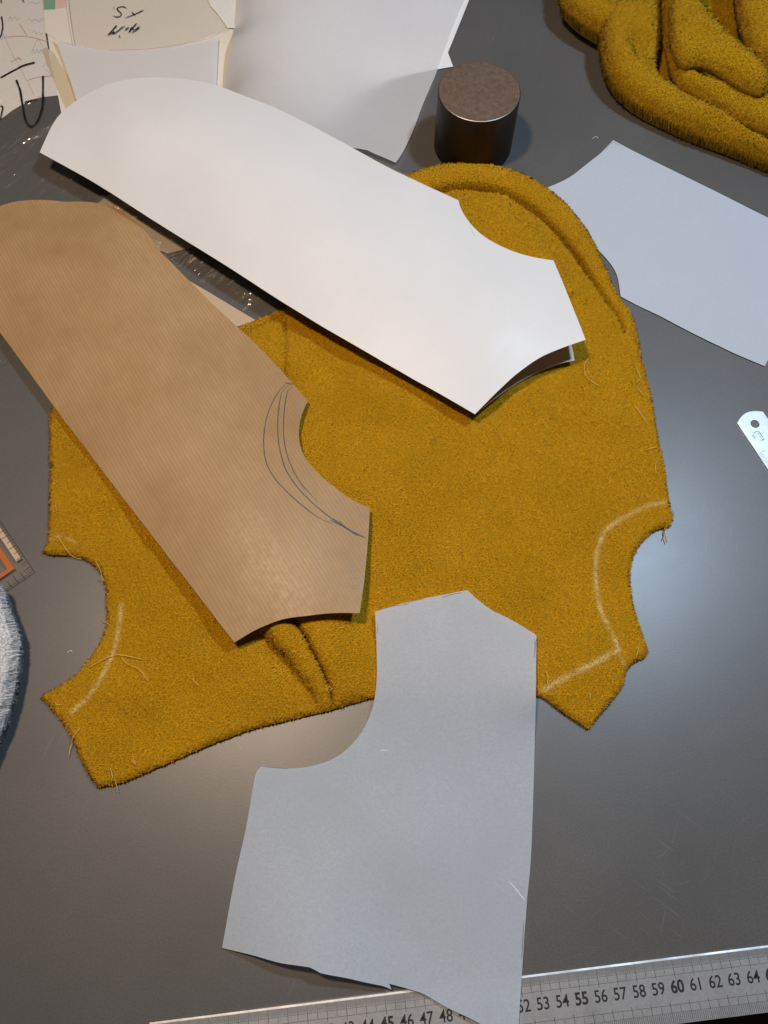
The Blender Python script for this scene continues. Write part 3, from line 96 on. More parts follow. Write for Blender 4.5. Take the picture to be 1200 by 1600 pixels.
    'blue': [[17.922,50.247],[17.581,49.821],[17.242,49.398],[16.895,48.998],[16.555,48.653],[16.208,48.331],[15.803,47.96],[15.512,47.684],[15.192,47.374],[14.856,47.056],[14.519,46.753],[14.195,46.491],[13.799,46.222],[13.404,45.994],[13.021,45.794],[12.658,45.609],[12.219,45.399],[11.81,45.223],[11.402,45.048],[11.484,44.621],[11.556,44.181],[11.627,43.744],[11.708,43.324],[11.811,42.937],[11.947,42.597],[12.166,42.251],[12.431,41.955],[12.719,41.701],[13.007,41.478],[13.272,41.28],[13.664,41.04],[14.035,40.88],[14.403,40.688],[14.686,40.495],[14.97,40.284],[15.244,40.055],[15.497,39.809],[15.729,39.543],[15.943,39.257],[16.14,38.959],[16.316,38.652],[16.525,38.247],[16.701,37.825],[16.827,37.342],[16.876,36.917],[16.892,36.451],[16.893,35.97],[16.902,35.5],[17.22,35.278],[17.536,35.054],[17.852,34.834],[18.168,34.623],[18.461,34.444],[18.737,34.287],[19.046,34.107],[19.434,33.864],[19.667,33.708],[19.922,33.532],[20.194,33.342],[20.48,33.142],[20.777,32.934],[21.081,32.725],[21.388,32.517],[21.696,32.314],[21.949,32.152],[22.215,31.984],[22.489,31.812],[22.767,31.639],[23.048,31.466],[23.325,31.297],[23.597,31.133],[23.859,30.976],[24.107,30.828],[24.339,30.692],[24.689,30.493],[25.006,30.32],[25.3,30.164],[25.583,30.017],[25.865,29.87],[26.158,29.716],[26.358,30.032],[26.556,30.352],[26.756,30.673],[26.958,30.994],[27.168,31.313],[27.387,31.63],[27.617,31.942],[27.856,32.252],[28.103,32.559],[28.353,32.867],[28.604,33.175],[28.853,33.487],[29.133,33.771],[29.414,34.056],[29.696,34.342],[29.979,34.629],[30.263,34.917],[30.548,35.207],[30.834,35.497],[31.122,35.789],[31.41,36.082],[31.699,36.376],[31.99,36.67],[32.282,36.967],[32.575,37.264],[32.869,37.562],[33.164,37.862],[33.46,38.162],[33.757,38.464],[34.056,38.767],[33.809,38.942],[33.591,39.098],[33.372,39.254],[33.124,39.43],[32.819,39.647],[32.427,39.926],[32.228,40.068],[32.01,40.222],[31.777,40.388],[31.53,40.564],[31.271,40.748],[31.001,40.94],[30.722,41.139],[30.437,41.342],[30.145,41.549],[29.851,41.759],[29.554,41.97],[29.258,42.181],[28.964,42.39],[28.674,42.597],[28.403,42.789],[28.128,42.985],[27.85,43.184],[27.568,43.385],[27.283,43.589],[26.996,43.794],[26.706,44.001],[26.415,44.209],[26.122,44.418],[25.827,44.627],[25.532,44.837],[25.237,45.047],[24.941,45.256],[24.646,45.465],[24.352,45.672],[24.052,45.882],[23.742,46.099],[23.425,46.32],[23.102,46.544],[22.775,46.771],[22.448,46.997],[22.122,47.222],[21.8,47.445],[21.484,47.664],[21.177,47.877],[20.88,48.083],[20.597,48.279],[20.33,48.466],[20.081,48.641],[19.853,48.802],[19.379,49.143],[19.014,49.412],[18.724,49.632],[18.47,49.829],[18.215,50.025]],
    'blue_pencil': [[17.199,49.108],[17.503,49.632],[17.901,50.093],[18.129,49.895],[18.45,49.632]],
    'roll': {"c":[[-12.642,61.155,0.35],[-12.417,70.627,0.35],[-12.848,55.353,0.35],[-12.599,60.44,0.9],[-11.044,59.14,1.9],[-10.818,68.3,1.9],[-11.183,53.529,1.9],[-7.587,58.231,2.6],[-7.298,51.495,2.5],[-7.456,67.249,2.6],[-3.488,53.202,1.6],[-2.073,59.66,1.5],[0.0,67.44,1.4],[-1.992,50.861,0.7],[0.0,55.353,0.35],[2.081,57.092,0.2],[4.721,58.441,0.16],[6.833,65.978,0.2],[8.136,70.852,0.2],[3.053,53.386,0.25],[0.982,47.72,0.4],[-1.961,48.466,0.8],[2.131,62.334,0.6]],"o":[[-11.591,70.883],[-11.607,69.816],[-11.645,68.859],[-11.734,68.219],[-11.842,67.739],[-11.948,67.334],[-12.04,66.974],[-12.137,66.54],[-12.197,66.177],[-12.25,65.779],[-12.325,65.248],[-12.376,64.904],[-12.431,64.51],[-12.488,64.075],[-12.546,63.606],[-12.6,63.107],[-12.646,62.577],[-12.676,61.998],[-12.441,60.185],[-12.439,59.463],[-12.478,58.968],[-12.529,58.549],[-12.586,58.169],[-12.645,57.808],[-12.705,57.454],[-12.764,57.096],[-12.822,56.721],[-12.877,56.325],[-12.927,55.904],[-12.963,55.44],[-12.958,54.829],[-12.918,54.113],[-12.882,53.472],[-12.86,52.66],[-12.862,52.077],[-12.873,51.584],[-12.89,51.094],[-12.506,50.649],[-12.159,50.254],[-11.823,49.894],[-11.474,49.564],[-11.09,49.263],[-10.651,48.996],[-10.363,48.857],[-10.068,48.736],[-9.762,48.631],[-9.445,48.54],[-9.114,48.462],[-8.77,48.396],[-8.409,48.34],[-8.03,48.293],[-7.632,48.256],[-7.214,48.227],[-6.912,48.214],[-6.581,48.21],[-6.226,48.216],[-5.853,48.232],[-5.466,48.259],[-5.07,48.295],[-4.671,48.339],[-4.273,48.389],[-3.882,48.443],[-3.502,48.497],[-3.138,48.548],[-2.797,48.593],[-2.484,48.629],[-2.204,48.655],[-1.963,48.671],[-1.262,48.65],[-1.022,48.541],[-0.738,48.389],[-0.438,48.273],[-0.117,48.132],[0.217,47.974],[0.553,47.808],[0.883,47.643],[1.11,48.051],[1.384,48.637],[1.535,49.026],[1.71,49.487],[1.896,49.992],[2.082,50.515],[2.259,51.029],[2.393,51.45],[2.52,51.878],[2.645,52.316],[2.773,52.767],[2.91,53.239],[3.06,53.747],[3.207,54.227],[3.37,54.745],[3.541,55.277],[3.714,55.802],[3.881,56.301],[4.034,56.76],[4.167,57.162],[4.386,57.841],[4.544,58.359],[4.735,59.014],[4.863,59.459],[5.001,59.955],[5.149,60.488],[5.304,61.04],[5.462,61.594],[5.621,62.134],[5.792,62.692],[5.98,63.289],[6.172,63.89],[6.355,64.46],[6.518,64.96],[6.646,65.352],[6.888,65.985],[6.988,66.338],[7.11,66.775],[7.251,67.284],[7.408,67.852],[7.576,68.466],[7.751,69.112],[7.932,69.776],[8.112,70.442],[8.288,71.093],[8.456,71.711],[8.055,71.663],[7.654,71.61],[7.253,71.553],[6.852,71.492],[6.452,71.427],[6.052,71.359],[5.653,71.287],[5.254,71.211],[4.855,71.132],[4.458,71.049],[4.06,70.963],[3.664,70.874],[3.269,70.781],[2.874,70.685],[2.481,70.586],[2.088,70.483],[1.697,70.378],[1.306,70.269],[0.917,70.158],[0.529,70.044],[0.142,69.927],[-0.243,69.809],[-0.627,69.688],[-1.01,69.566],[-1.392,69.442],[-1.772,69.319],[-2.15,69.196],[-2.528,69.074],[-2.904,68.955],[-3.279,68.839],[-3.653,68.727],[-4.026,68.621],[-4.398,68.521],[-4.77,68.429],[-5.141,68.346],[-5.513,68.274],[-5.884,68.213],[-6.256,68.165],[-6.629,68.132],[-7.003,68.115],[-7.379,68.117],[-7.758,68.138],[-8.139,68.181],[-8.523,68.247],[-8.912,68.34],[-9.306,68.465],[-9.708,68.637],[-10.125,68.892],[-10.571,69.328],[-11.069,70.054]]},
    'under_roll': [[9.033,71.811],[8.835,71.185],[8.627,70.53],[8.418,69.871],[8.215,69.233],[8.028,68.641],[7.865,68.118],[7.732,67.689],[7.511,66.911],[7.408,66.487],[7.239,65.956],[7.072,65.428],[6.905,64.903],[6.739,64.381],[6.574,63.862],[6.41,63.345],[6.248,62.832],[6.086,62.322],[5.924,61.814],[5.764,61.309],[5.605,60.807],[5.446,60.308],[5.289,59.812],[5.414,59.271],[5.537,58.734],[5.66,58.2],[5.291,58.127],[4.711,57.982],[4.419,57.901],[4.066,57.805],[3.673,57.697],[3.259,57.578],[2.844,57.453],[2.446,57.322],[2.084,57.189],[1.705,57.036],[1.349,56.884],[1.007,56.723],[0.673,56.548],[0.34,56.349],[0.0,56.119],[-0.348,55.852],[-0.698,55.553],[-1.047,55.232],[-1.391,54.898],[-1.726,54.559],[-2.049,54.225],[-2.352,53.894],[-2.637,53.562],[-2.913,53.224],[-3.191,52.881],[-3.482,52.529],[-3.796,52.168],[-4.05,51.888],[-4.316,51.601],[-4.59,51.308],[-4.87,51.011],[-5.153,50.713],[-5.436,50.416],[-5.716,50.12],[-5.991,49.829],[-6.26,50.18],[-6.54,50.519],[-6.828,50.852],[-7.12,51.183],[-7.414,51.514],[-7.705,51.851],[-7.991,52.197],[-8.268,52.558],[-8.533,52.936],[-8.782,53.337],[-9.013,53.765],[-9.221,54.225],[-9.385,54.641],[-9.54,55.074],[-9.686,55.523],[-9.823,55.987],[-9.95,56.467],[-10.069,56.962],[-10.178,57.472],[-10.278,57.997],[-10.368,58.537],[-10.449,59.092],[-10.52,59.661],[-10.582,60.245],[-10.634,60.842],[-10.675,61.454],[-10.698,61.943],[-10.71,62.448],[-10.711,62.968],[-10.702,63.501],[-10.686,64.047],[-10.662,64.605],[-10.631,65.174],[-10.595,65.752],[-10.555,66.338],[-10.511,66.932],[-10.464,67.533],[-10.417,68.138],[-10.369,68.748],[-10.321,69.36],[-10.276,69.974],[-10.233,70.588],[-10.195,71.201],[-10.162,71.811],[-9.762,71.811],[-9.362,71.811],[-8.962,71.811],[-8.562,71.811],[-8.162,71.811],[-7.763,71.811],[-7.363,71.811],[-6.963,71.811],[-6.563,71.811],[-6.163,71.811],[-5.763,71.811],[-5.363,71.811],[-4.963,71.811],[-4.563,71.811],[-4.164,71.811],[-3.764,71.811],[-3.364,71.811],[-2.964,71.811],[-2.564,71.811],[-2.164,71.811],[-1.764,71.811],[-1.364,71.811],[-0.964,71.811],[-0.565,71.811],[-0.165,71.811],[0.235,71.811],[0.635,71.811],[1.035,71.811],[1.435,71.811],[1.835,71.811],[2.235,71.811],[2.635,71.811],[3.034,71.811],[3.434,71.811],[3.834,71.811],[4.234,71.811],[4.634,71.811],[5.034,71.811],[5.434,71.811],[5.834,71.811],[6.234,71.811],[6.633,71.811],[7.033,71.811],[7.433,71.811],[7.833,71.811],[8.233,71.811],[8.633,71.811]],
    'beige': [[-29.477,71.032],[-29.426,70.407],[-29.381,69.787],[-29.339,69.17],[-29.296,68.557],[-29.249,67.949],[-29.193,67.344],[-29.126,66.743],[-29.045,66.146],[-28.945,65.542],[-28.829,64.927],[-28.702,64.31],[-28.568,63.7],[-28.431,63.106],[-28.296,62.537],[-28.167,62.001],[-28.047,61.506],[-27.886,60.863],[-27.748,60.361],[-27.607,59.883],[-27.438,59.314],[-27.216,58.54],[-27.104,58.139],[-26.981,57.701],[-26.849,57.231],[-26.71,56.736],[-26.565,56.221],[-26.416,55.693],[-26.266,55.157],[-26.114,54.618],[-25.964,54.083],[-25.816,53.557],[-25.672,53.045],[-25.533,52.552],[-25.183,52.507],[-24.872,52.445],[-24.583,52.375],[-24.301,52.301],[-24.007,52.233],[-23.686,52.177],[-23.32,52.139],[-22.892,52.128],[-22.386,52.15],[-21.784,52.212],[-21.534,52.247],[-21.269,52.287],[-20.99,52.334],[-20.698,52.386],[-20.394,52.443],[-20.078,52.505],[-19.752,52.571],[-19.416,52.642],[-19.071,52.716],[-18.718,52.793],[-18.358,52.873],[-17.991,52.956],[-17.619,53.042],[-17.242,53.129],[-16.861,53.218],[-16.477,53.308],[-16.091,53.398],[-15.704,53.49],[-15.316,53.581],[-14.929,53.672],[-14.543,53.762],[-14.159,53.852],[-13.778,53.94],[-13.402,54.026],[-13.03,54.11],[-12.664,54.192],[-12.305,54.27],[-12.331,54.764],[-12.358,55.271],[-12.386,55.786],[-12.414,56.305],[-12.442,56.825],[-12.469,57.341],[-12.495,57.848],[-12.519,58.342],[-12.539,58.818],[-12.557,59.272],[-12.575,59.845],[-12.586,60.329],[-12.593,60.771],[-12.596,61.214],[-12.599,61.706],[-12.601,62.294],[-12.607,63.027],[-12.61,63.457],[-12.614,63.925],[-12.617,64.427],[-12.621,64.958],[-12.624,65.516],[-12.628,66.095],[-12.631,66.693],[-12.635,67.305],[-12.639,67.927],[-12.642,68.555],[-12.646,69.184],[-12.649,69.809],[-12.653,70.427],[-12.657,71.032],[-13.057,71.032],[-13.458,71.032],[-13.858,71.032],[-14.259,71.032],[-14.659,71.032],[-15.06,71.032],[-15.46,71.032],[-15.861,71.032],[-16.261,71.032],[-16.662,71.032],[-17.062,71.032],[-17.463,71.032],[-17.863,71.032],[-18.263,71.032],[-18.664,71.032],[-19.064,71.032],[-19.465,71.032],[-19.865,71.032],[-20.266,71.032],[-20.666,71.032],[-21.067,71.032],[-21.467,71.032],[-21.868,71.032],[-22.268,71.032],[-22.669,71.032],[-23.069,71.032],[-23.47,71.032],[-23.87,71.032],[-24.27,71.032],[-24.671,71.032],[-25.071,71.032],[-25.472,71.032],[-25.872,71.032],[-26.273,71.032],[-26.673,71.032],[-27.074,71.032],[-27.474,71.032],[-27.875,71.032],[-28.275,71.032],[-28.676,71.032],[-29.076,71.032]],
    'tape_strip': [[-28.302,60.134],[-28.065,60.459],[-27.303,59.837],[-27.038,59.37],[-26.754,58.886],[-26.459,58.393],[-26.161,57.898],[-25.867,57.409],[-25.585,56.931],[-25.321,56.472],[-25.083,56.037],[-24.879,55.633],[-24.714,55.267],[-24.597,54.944],[-24.523,54.285],[-24.702,53.858],[-24.98,53.523],[-25.207,53.144],[-25.414,53.607],[-25.636,54.099],[-25.87,54.611],[-26.113,55.14],[-26.361,55.678],[-26.61,56.22],[-26.857,56.759],[-27.099,57.288],[-27.33,57.8],[-27.549,58.289],[-27.75,58.748],[-27.93,59.169],[-28.085,59.545],[-28.21,59.869]],
    'bagpaper': [[-30.226,70.942],[-30.097,70.312],[-29.968,69.679],[-29.839,69.046],[-29.712,68.42],[-29.586,67.803],[-29.463,67.202],[-29.343,66.62],[-29.227,66.062],[-29.1,65.457],[-28.977,64.88],[-28.858,64.326],[-28.742,63.786],[-28.627,63.253],[-28.512,62.722],[-28.397,62.184],[-28.01,61.887],[-27.623,61.59],[-27.082,61.278],[-26.772,61.127],[-26.423,60.96],[-26.044,60.787],[-25.642,60.618],[-25.226,60.463],[-24.802,60.331],[-24.38,60.231],[-24.005,60.173],[-23.617,60.135],[-23.218,60.113],[-22.813,60.106],[-22.405,60.11],[-21.996,60.122],[-21.59,60.139],[-21.191,60.157],[-20.8,60.178],[-20.414,60.203],[-20.031,60.234],[-19.647,60.273],[-19.261,60.321],[-18.868,60.378],[-18.465,60.447],[-18.05,60.529],[-17.696,60.606],[-17.316,60.693],[-16.918,60.789],[-16.513,60.892],[-16.108,61.001],[-15.713,61.114],[-15.338,61.23],[-14.991,61.347],[-14.681,61.464],[-14.418,61.579],[-13.867,61.971],[-13.6,62.381],[-13.333,62.794],[-13.401,63.352],[-13.469,63.915],[-13.538,64.48],[-13.608,65.049],[-13.678,65.622],[-13.748,66.198],[-13.819,66.778],[-13.89,67.362],[-13.961,67.949],[-14.033,68.54],[-14.106,69.135],[-14.179,69.733],[-14.252,70.336],[-14.326,70.942],[-14.724,70.942],[-15.121,70.942],[-15.519,70.942],[-15.916,70.942],[-16.314,70.942],[-16.711,70.942],[-17.109,70.942],[-17.506,70.942],[-17.904,70.942],[-18.301,70.942],[-18.699,70.942],[-19.096,70.942],[-19.494,70.942],[-19.891,70.942],[-20.289,70.942],[-20.686,70.942],[-21.084,70.942],[-21.481,70.942],[-21.879,70.942],[-22.276,70.942],[-22.674,70.942],[-23.071,70.942],[-23.468,70.942],[-23.866,70.942],[-24.263,70.942],[-24.661,70.942],[-25.058,70.942],[-25.456,70.942],[-25.853,70.942],[-26.251,70.942],[-26.648,70.942],[-27.046,70.942],[-27.443,70.942],[-27.841,70.942],[-28.238,70.942],[-28.636,70.942],[-29.033,70.942],[-29.431,70.942],[-29.828,70.942]],
    'corner_paper': [[-15.823,70.852],[-15.723,70.207],[-15.626,69.536],[-15.53,68.858],[-15.434,68.191],[-15.338,67.552],[-15.239,66.959],[-15.138,66.429],[-15.032,65.978],[-14.729,65.179],[-14.406,64.715],[-14.079,64.254],[-13.751,63.686],[-13.42,63.122],[-13.09,62.561],[-12.701,62.561],[-12.312,62.561],[-11.923,62.561],[-11.534,62.561],[-11.57,63.129],[-11.607,63.701],[-11.644,64.276],[-11.681,64.855],[-11.718,65.437],[-11.755,66.024],[-11.793,66.614],[-11.831,67.208],[-11.869,67.805],[-11.908,68.407],[-11.946,69.012],[-11.985,69.621],[-12.024,70.235],[-12.064,70.852],[-12.481,70.852],[-12.899,70.852],[-13.317,70.852],[-13.735,70.852],[-14.152,70.852],[-14.57,70.852],[-14.988,70.852],[-15.405,70.852]],
    'bagB': [[-28.232,71.538],[-28.109,70.939],[-27.984,70.323],[-27.858,69.7],[-27.732,69.079],[-27.608,68.467],[-27.487,67.873],[-27.37,67.305],[-27.258,66.772],[-27.153,66.281],[-27.055,65.839],[-26.883,65.114],[-26.735,64.551],[-26.601,64.076],[-26.47,63.621],[-26.331,63.116],[-26.186,62.56],[-26.041,62.0],[-25.895,61.438],[-25.751,60.878],[-25.608,60.324],[-25.227,60.262],[-24.853,60.192],[-24.482,60.118],[-24.111,60.045],[-23.738,59.975],[-23.359,59.912],[-22.971,59.861],[-22.571,59.824],[-22.157,59.806],[-21.803,59.801],[-21.437,59.802],[-21.06,59.808],[-20.675,59.822],[-20.285,59.843],[-19.892,59.872],[-19.499,59.911],[-19.108,59.96],[-18.722,60.02],[-18.343,60.091],[-17.974,60.176],[-17.603,60.281],[-17.222,60.413],[-16.834,60.565],[-16.446,60.731],[-16.061,60.906],[-15.687,61.085],[-15.326,61.26],[-14.986,61.428],[-14.671,61.581],[-14.387,61.715],[-14.139,61.822],[-13.555,62.044],[-13.273,62.122],[-12.992,62.201],[-13.256,62.713],[-13.52,63.226],[-13.787,63.745],[-14.061,64.273],[-14.333,64.75],[-14.605,65.194],[-14.893,65.727],[-15.216,66.473],[-15.376,66.903],[-15.546,67.391],[-15.725,67.927],[-15.91,68.5],[-16.1,69.1],[-16.293,69.715],[-16.487,70.334],[-16.681,70.946],[-16.872,71.538],[-17.278,71.538],[-17.683,71.538],[-18.089,71.538],[-18.495,71.538],[-18.901,71.538],[-19.306,71.538],[-19.712,71.538],[-20.118,71.538],[-20.523,71.538],[-20.929,71.538],[-21.335,71.538],[-21.741,71.538],[-22.146,71.538],[-22.552,71.538],[-22.958,71.538],[-23.364,71.538],[-23.769,71.538],[-24.175,71.538],[-24.581,71.538],[-24.987,71.538],[-25.392,71.538],[-25.798,71.538],[-26.204,71.538],[-26.609,71.538],[-27.015,71.538],[-27.421,71.538],[-27.827,71.538]],
    'trace_small': {"c":[[-27.267,61.204,0.6],[-24.648,54.364,0.3],[-22.072,59.625,0.5],[-17.917,59.984,0.45],[-13.802,61.214,0.42],[-13.431,54.735,0.28],[-19.053,55.938,0.45]],"o":[[-27.258,61.133],[-26.846,60.769],[-26.373,60.434],[-26.009,60.255],[-25.59,60.1],[-24.998,59.955],[-24.662,59.889],[-24.279,59.819],[-23.859,59.749],[-23.416,59.683],[-22.961,59.626],[-22.506,59.581],[-22.063,59.554],[-21.682,59.544],[-21.294,59.545],[-20.903,59.557],[-20.51,59.577],[-20.115,59.607],[-19.721,59.645],[-19.329,59.69],[-18.94,59.742],[-18.547,59.802],[-18.144,59.872],[-17.738,59.949],[-17.333,60.03],[-16.936,60.116],[-16.553,60.204],[-16.188,60.293],[-15.849,60.381],[-15.44,60.5],[-15.074,60.624],[-14.735,60.753],[-14.41,60.883],[-14.084,61.013],[-13.743,61.142],[-13.715,60.594],[-13.687,60.058],[-13.66,59.505],[-13.632,58.904],[-13.612,58.399],[-13.592,57.883],[-13.573,57.339],[-13.553,56.749],[-13.53,56.098],[-13.514,55.649],[-13.497,55.168],[-13.479,54.664],[-13.461,54.144],[-13.443,53.617],[-13.424,53.091],[-13.407,52.574],[-13.39,52.074],[-13.742,52.064],[-14.094,52.052],[-14.447,52.039],[-14.8,52.024],[-15.154,52.009],[-15.507,51.994],[-15.86,51.98],[-16.213,51.968],[-16.565,51.958],[-16.917,51.951],[-17.268,51.947],[-17.618,51.948],[-17.967,51.953],[-18.315,51.965],[-18.662,51.982],[-19.032,52.007],[-19.402,52.04],[-19.77,52.079],[-20.138,52.123],[-20.505,52.172],[-20.872,52.226],[-21.238,52.282],[-21.605,52.341],[-21.973,52.402],[-22.34,52.463],[-22.709,52.524],[-23.077,52.584],[-23.447,52.642],[-23.817,52.697],[-24.026,53.14],[-24.234,53.57],[-24.447,54.03],[-24.674,54.564],[-24.839,54.988],[-25.015,55.464],[-25.196,55.968],[-25.377,56.474],[-25.55,56.957],[-25.71,57.388],[-25.923,57.936],[-26.115,58.414],[-26.298,58.859],[-26.486,59.311],[-26.742,59.924],[-26.999,60.526]]},
    'notes': [[-37.143,71.062],[-36.745,71.062],[-36.348,71.062],[-35.951,71.062],[-35.554,71.062],[-35.156,71.062],[-34.759,71.062],[-34.362,71.062],[-33.965,71.062],[-33.567,71.062],[-33.17,71.062],[-32.773,71.062],[-32.376,71.062],[-31.978,71.062],[-31.581,71.062],[-31.184,71.062],[-30.787,71.062],[-30.389,71.062],[-30.247,70.437],[-30.106,69.816],[-29.965,69.199],[-29.826,68.586],[-29.687,67.977],[-29.549,67.372],[-29.412,66.771],[-29.276,66.174],[-29.142,65.575],[-29.009,64.973],[-28.878,64.371],[-28.747,63.775],[-28.616,63.189],[-28.485,62.617],[-28.353,62.063],[-28.219,61.532],[-28.062,60.948],[-27.901,60.383],[-27.738,59.836],[-27.576,59.307],[-27.417,58.798],[-27.263,58.308],[-27.116,57.838],[-26.925,57.225],[-26.744,56.66],[-26.57,56.124],[-26.398,55.597],[-26.225,55.061],[-26.628,54.997],[-27.04,54.938],[-27.433,54.871],[-27.777,54.781],[-28.136,54.623],[-28.427,54.435],[-28.713,54.224],[-29.02,53.99],[-29.321,53.734],[-29.608,53.464],[-29.815,53.219],[-30.008,52.961],[-30.369,52.574],[-30.58,52.374],[-30.83,52.146],[-31.108,51.895],[-31.407,51.63],[-31.716,51.357],[-32.027,51.082],[-32.331,50.813],[-32.619,50.555],[-32.723,51.025],[-32.827,51.498],[-32.932,51.974],[-33.038,52.452],[-33.144,52.933],[-33.251,53.416],[-33.358,53.902],[-33.466,54.391],[-33.574,54.883],[-33.683,55.378],[-33.793,55.875],[-33.903,56.376],[-34.014,56.879],[-34.126,57.385],[-34.238,57.894],[-34.351,58.406],[-34.465,58.921],[-34.579,59.439],[-34.694,59.96],[-34.81,60.484],[-34.926,61.011],[-35.043,61.542],[-35.16,62.075],[-35.279,62.612],[-35.398,63.152],[-35.518,63.695],[-35.638,64.241],[-35.759,64.791],[-35.881,65.344],[-36.004,65.9],[-36.127,66.46],[-36.252,67.023],[-36.377,67.589],[-36.502,68.159],[-36.629,68.733],[-36.756,69.31],[-36.884,69.89],[-37.013,70.474]],
    'bagA': [[-37.761,71.69],[-37.357,71.69],[-36.954,71.69],[-36.55,71.69],[-36.147,71.69],[-35.744,71.69],[-35.34,71.69],[-34.937,71.69],[-34.533,71.69],[-34.13,71.69],[-33.727,71.69],[-33.323,71.69],[-32.92,71.69],[-32.516,71.69],[-32.113,71.69],[-31.709,71.69],[-31.306,71.69],[-30.903,71.69],[-30.499,71.69],[-30.096,71.69],[-29.997,71.099],[-29.9,70.506],[-29.804,69.913],[-29.709,69.324],[-29.614,68.739],[-29.519,68.163],[-29.424,67.596],[-29.328,67.042],[-29.232,66.502],[-29.135,65.978],[-29.014,65.349],[-28.896,64.744],[-28.778,64.158],[-28.658,63.587],[-28.536,63.025],[-28.409,62.467],[-28.276,61.911],[-28.136,61.35],[-27.986,60.789],[-27.828,60.233],[-27.663,59.68],[-27.495,59.131],[-27.324,58.584],[-27.154,58.039],[-26.986,57.494],[-26.821,56.949],[-26.676,56.458],[-26.527,55.959],[-26.377,55.456],[-26.228,54.955],[-26.081,54.459],[-25.938,53.974],[-25.8,53.503],[-25.671,53.051],[-25.55,52.622],[-25.401,52.042],[-25.287,51.525],[-25.184,51.038],[-25.07,50.546],[-24.923,50.016],[-24.722,49.417],[-24.569,49.026],[-24.395,48.627],[-24.206,48.217],[-24.005,47.796],[-23.795,47.362],[-23.581,46.914],[-23.366,46.45],[-23.154,45.969],[-22.949,45.47],[-22.755,44.952],[-22.622,44.567],[-22.49,44.167],[-22.36,43.754],[-22.23,43.331],[-22.102,42.899],[-21.975,42.461],[-21.849,42.019],[-21.724,41.574],[-21.6,41.13],[-21.476,40.687],[-21.353,40.248],[-21.231,39.815],[-21.109,39.389],[-20.987,38.972],[-21.145,38.639],[-21.305,38.299],[-21.467,37.952],[-21.631,37.602],[-21.795,37.249],[-21.96,36.894],[-22.125,36.54],[-22.289,36.188],[-22.451,35.838],[-22.612,35.493],[-22.771,35.153],[-22.926,34.821],[-23.079,34.497],[-23.227,34.182],[-23.372,33.878],[-23.511,33.587],[-23.646,33.308],[-23.774,33.044],[-23.897,32.796],[-24.013,32.565],[-24.123,32.351],[-24.38,31.867],[-24.602,31.472],[-24.796,31.153],[-24.967,30.893],[-25.12,30.678],[-25.262,30.494],[-25.398,30.328],[-25.532,30.164],[-25.781,29.906],[-25.963,29.83],[-26.322,29.653],[-26.516,29.535],[-26.742,29.398],[-26.995,29.246],[-27.266,29.084],[-27.549,28.914],[-27.839,28.741],[-28.127,28.568],[-28.409,28.4],[-28.677,28.239],[-28.751,28.593],[-28.825,28.948],[-28.899,29.305],[-28.974,29.663],[-29.05,30.024],[-29.125,30.386],[-29.202,30.75],[-29.278,31.116],[-29.355,31.483],[-29.432,31.852],[-29.51,32.224],[-29.588,32.597],[-29.666,32.972],[-29.745,33.348],[-29.824,33.727],[-29.904,34.107],[-29.983,34.49],[-30.064,34.874],[-30.145,35.26],[-30.226,35.649],[-30.307,36.039],[-30.389,36.431],[-30.472,36.825],[-30.555,37.222],[-30.638,37.62],[-30.722,38.02],[-30.806,38.423],[-30.89,38.827],[-30.975,39.234],[-31.061,39.642],[-31.147,40.053],[-31.233,40.466],[-31.32,40.881],[-31.407,41.298],[-31.495,41.718],[-31.583,42.14],[-31.671,42.564],[-31.761,42.99],[-31.85,43.418],[-31.94,43.849],[-32.031,44.282],[-32.122,44.717],[-32.213,45.155],[-32.305,45.595],[-32.398,46.038],[-32.491,46.483],[-32.584,46.93],[-32.678,47.38],[-32.773,47.832],[-32.868,48.286],[-32.963,48.744],[-33.06,49.203],[-33.156,49.666],[-33.253,50.13],[-33.351,50.598],[-33.449,51.068],[-33.548,51.54],[-33.647,52.015],[-33.747,52.493],[-33.848,52.974],[-33.949,53.457],[-34.051,53.943],[-34.153,54.432],[-34.256,54.924],[-34.359,55.418],[-34.463,55.916],[-34.567,56.416],[-34.673,56.919],[-34.778,57.425],[-34.885,57.934],[-34.992,58.445],[-35.099,58.96],[-35.208,59.478],[-35.317,59.999],[-35.426,60.523],[-35.536,61.05],[-35.647,61.58],[-35.759,62.113],[-35.871,62.65],[-35.984,63.189],[-36.097,63.732],[-36.211,64.278],[-36.326,64.828],[-36.442,65.381],[-36.558,65.937],[-36.675,66.496],[-36.793,67.059],[-36.911,67.626],[-37.03,68.196],[-37.15,68.769],[-37.271,69.346],[-37.392,69.926],[-37.514,70.51],[-37.637,71.098]],
    'marker0': [[-29.839,56.663],[-29.707,56.372],[-29.571,56.077],[-29.444,55.792],[-29.336,55.529],[-29.24,55.243],[-29.173,54.989],[-29.092,54.689],[-29.01,54.405],[-28.92,54.09],[-28.826,53.762],[-28.729,53.443],[-28.632,53.12],[-28.534,52.788],[-28.431,52.477],[-28.321,52.215],[-28.154,51.932],[-27.977,51.717],[-27.817,51.607],[-27.624,51.679],[-27.468,51.944],[-27.383,52.205],[-27.314,52.534],[-27.266,52.895],[-27.245,53.18],[-27.236,53.486],[-27.24,53.805],[-27.259,54.133],[-27.288,54.399],[-27.33,54.672],[-27.379,54.951],[-27.431,55.237],[-27.48,55.529],[-27.528,55.831],[-27.577,56.141],[-27.627,56.457],[-27.678,56.775],[-27.728,57.092]],
    'marker1': [[-31.188,56.949],[-31.024,57.089],[-30.863,57.227],[-30.695,57.369],[-30.508,57.523],[-30.339,57.664],[-30.158,57.819],[-29.968,57.976],[-29.776,58.122],[-29.586,58.246],[-29.353,58.363],[-29.119,58.451],[-28.885,58.528],[-28.65,58.61]],
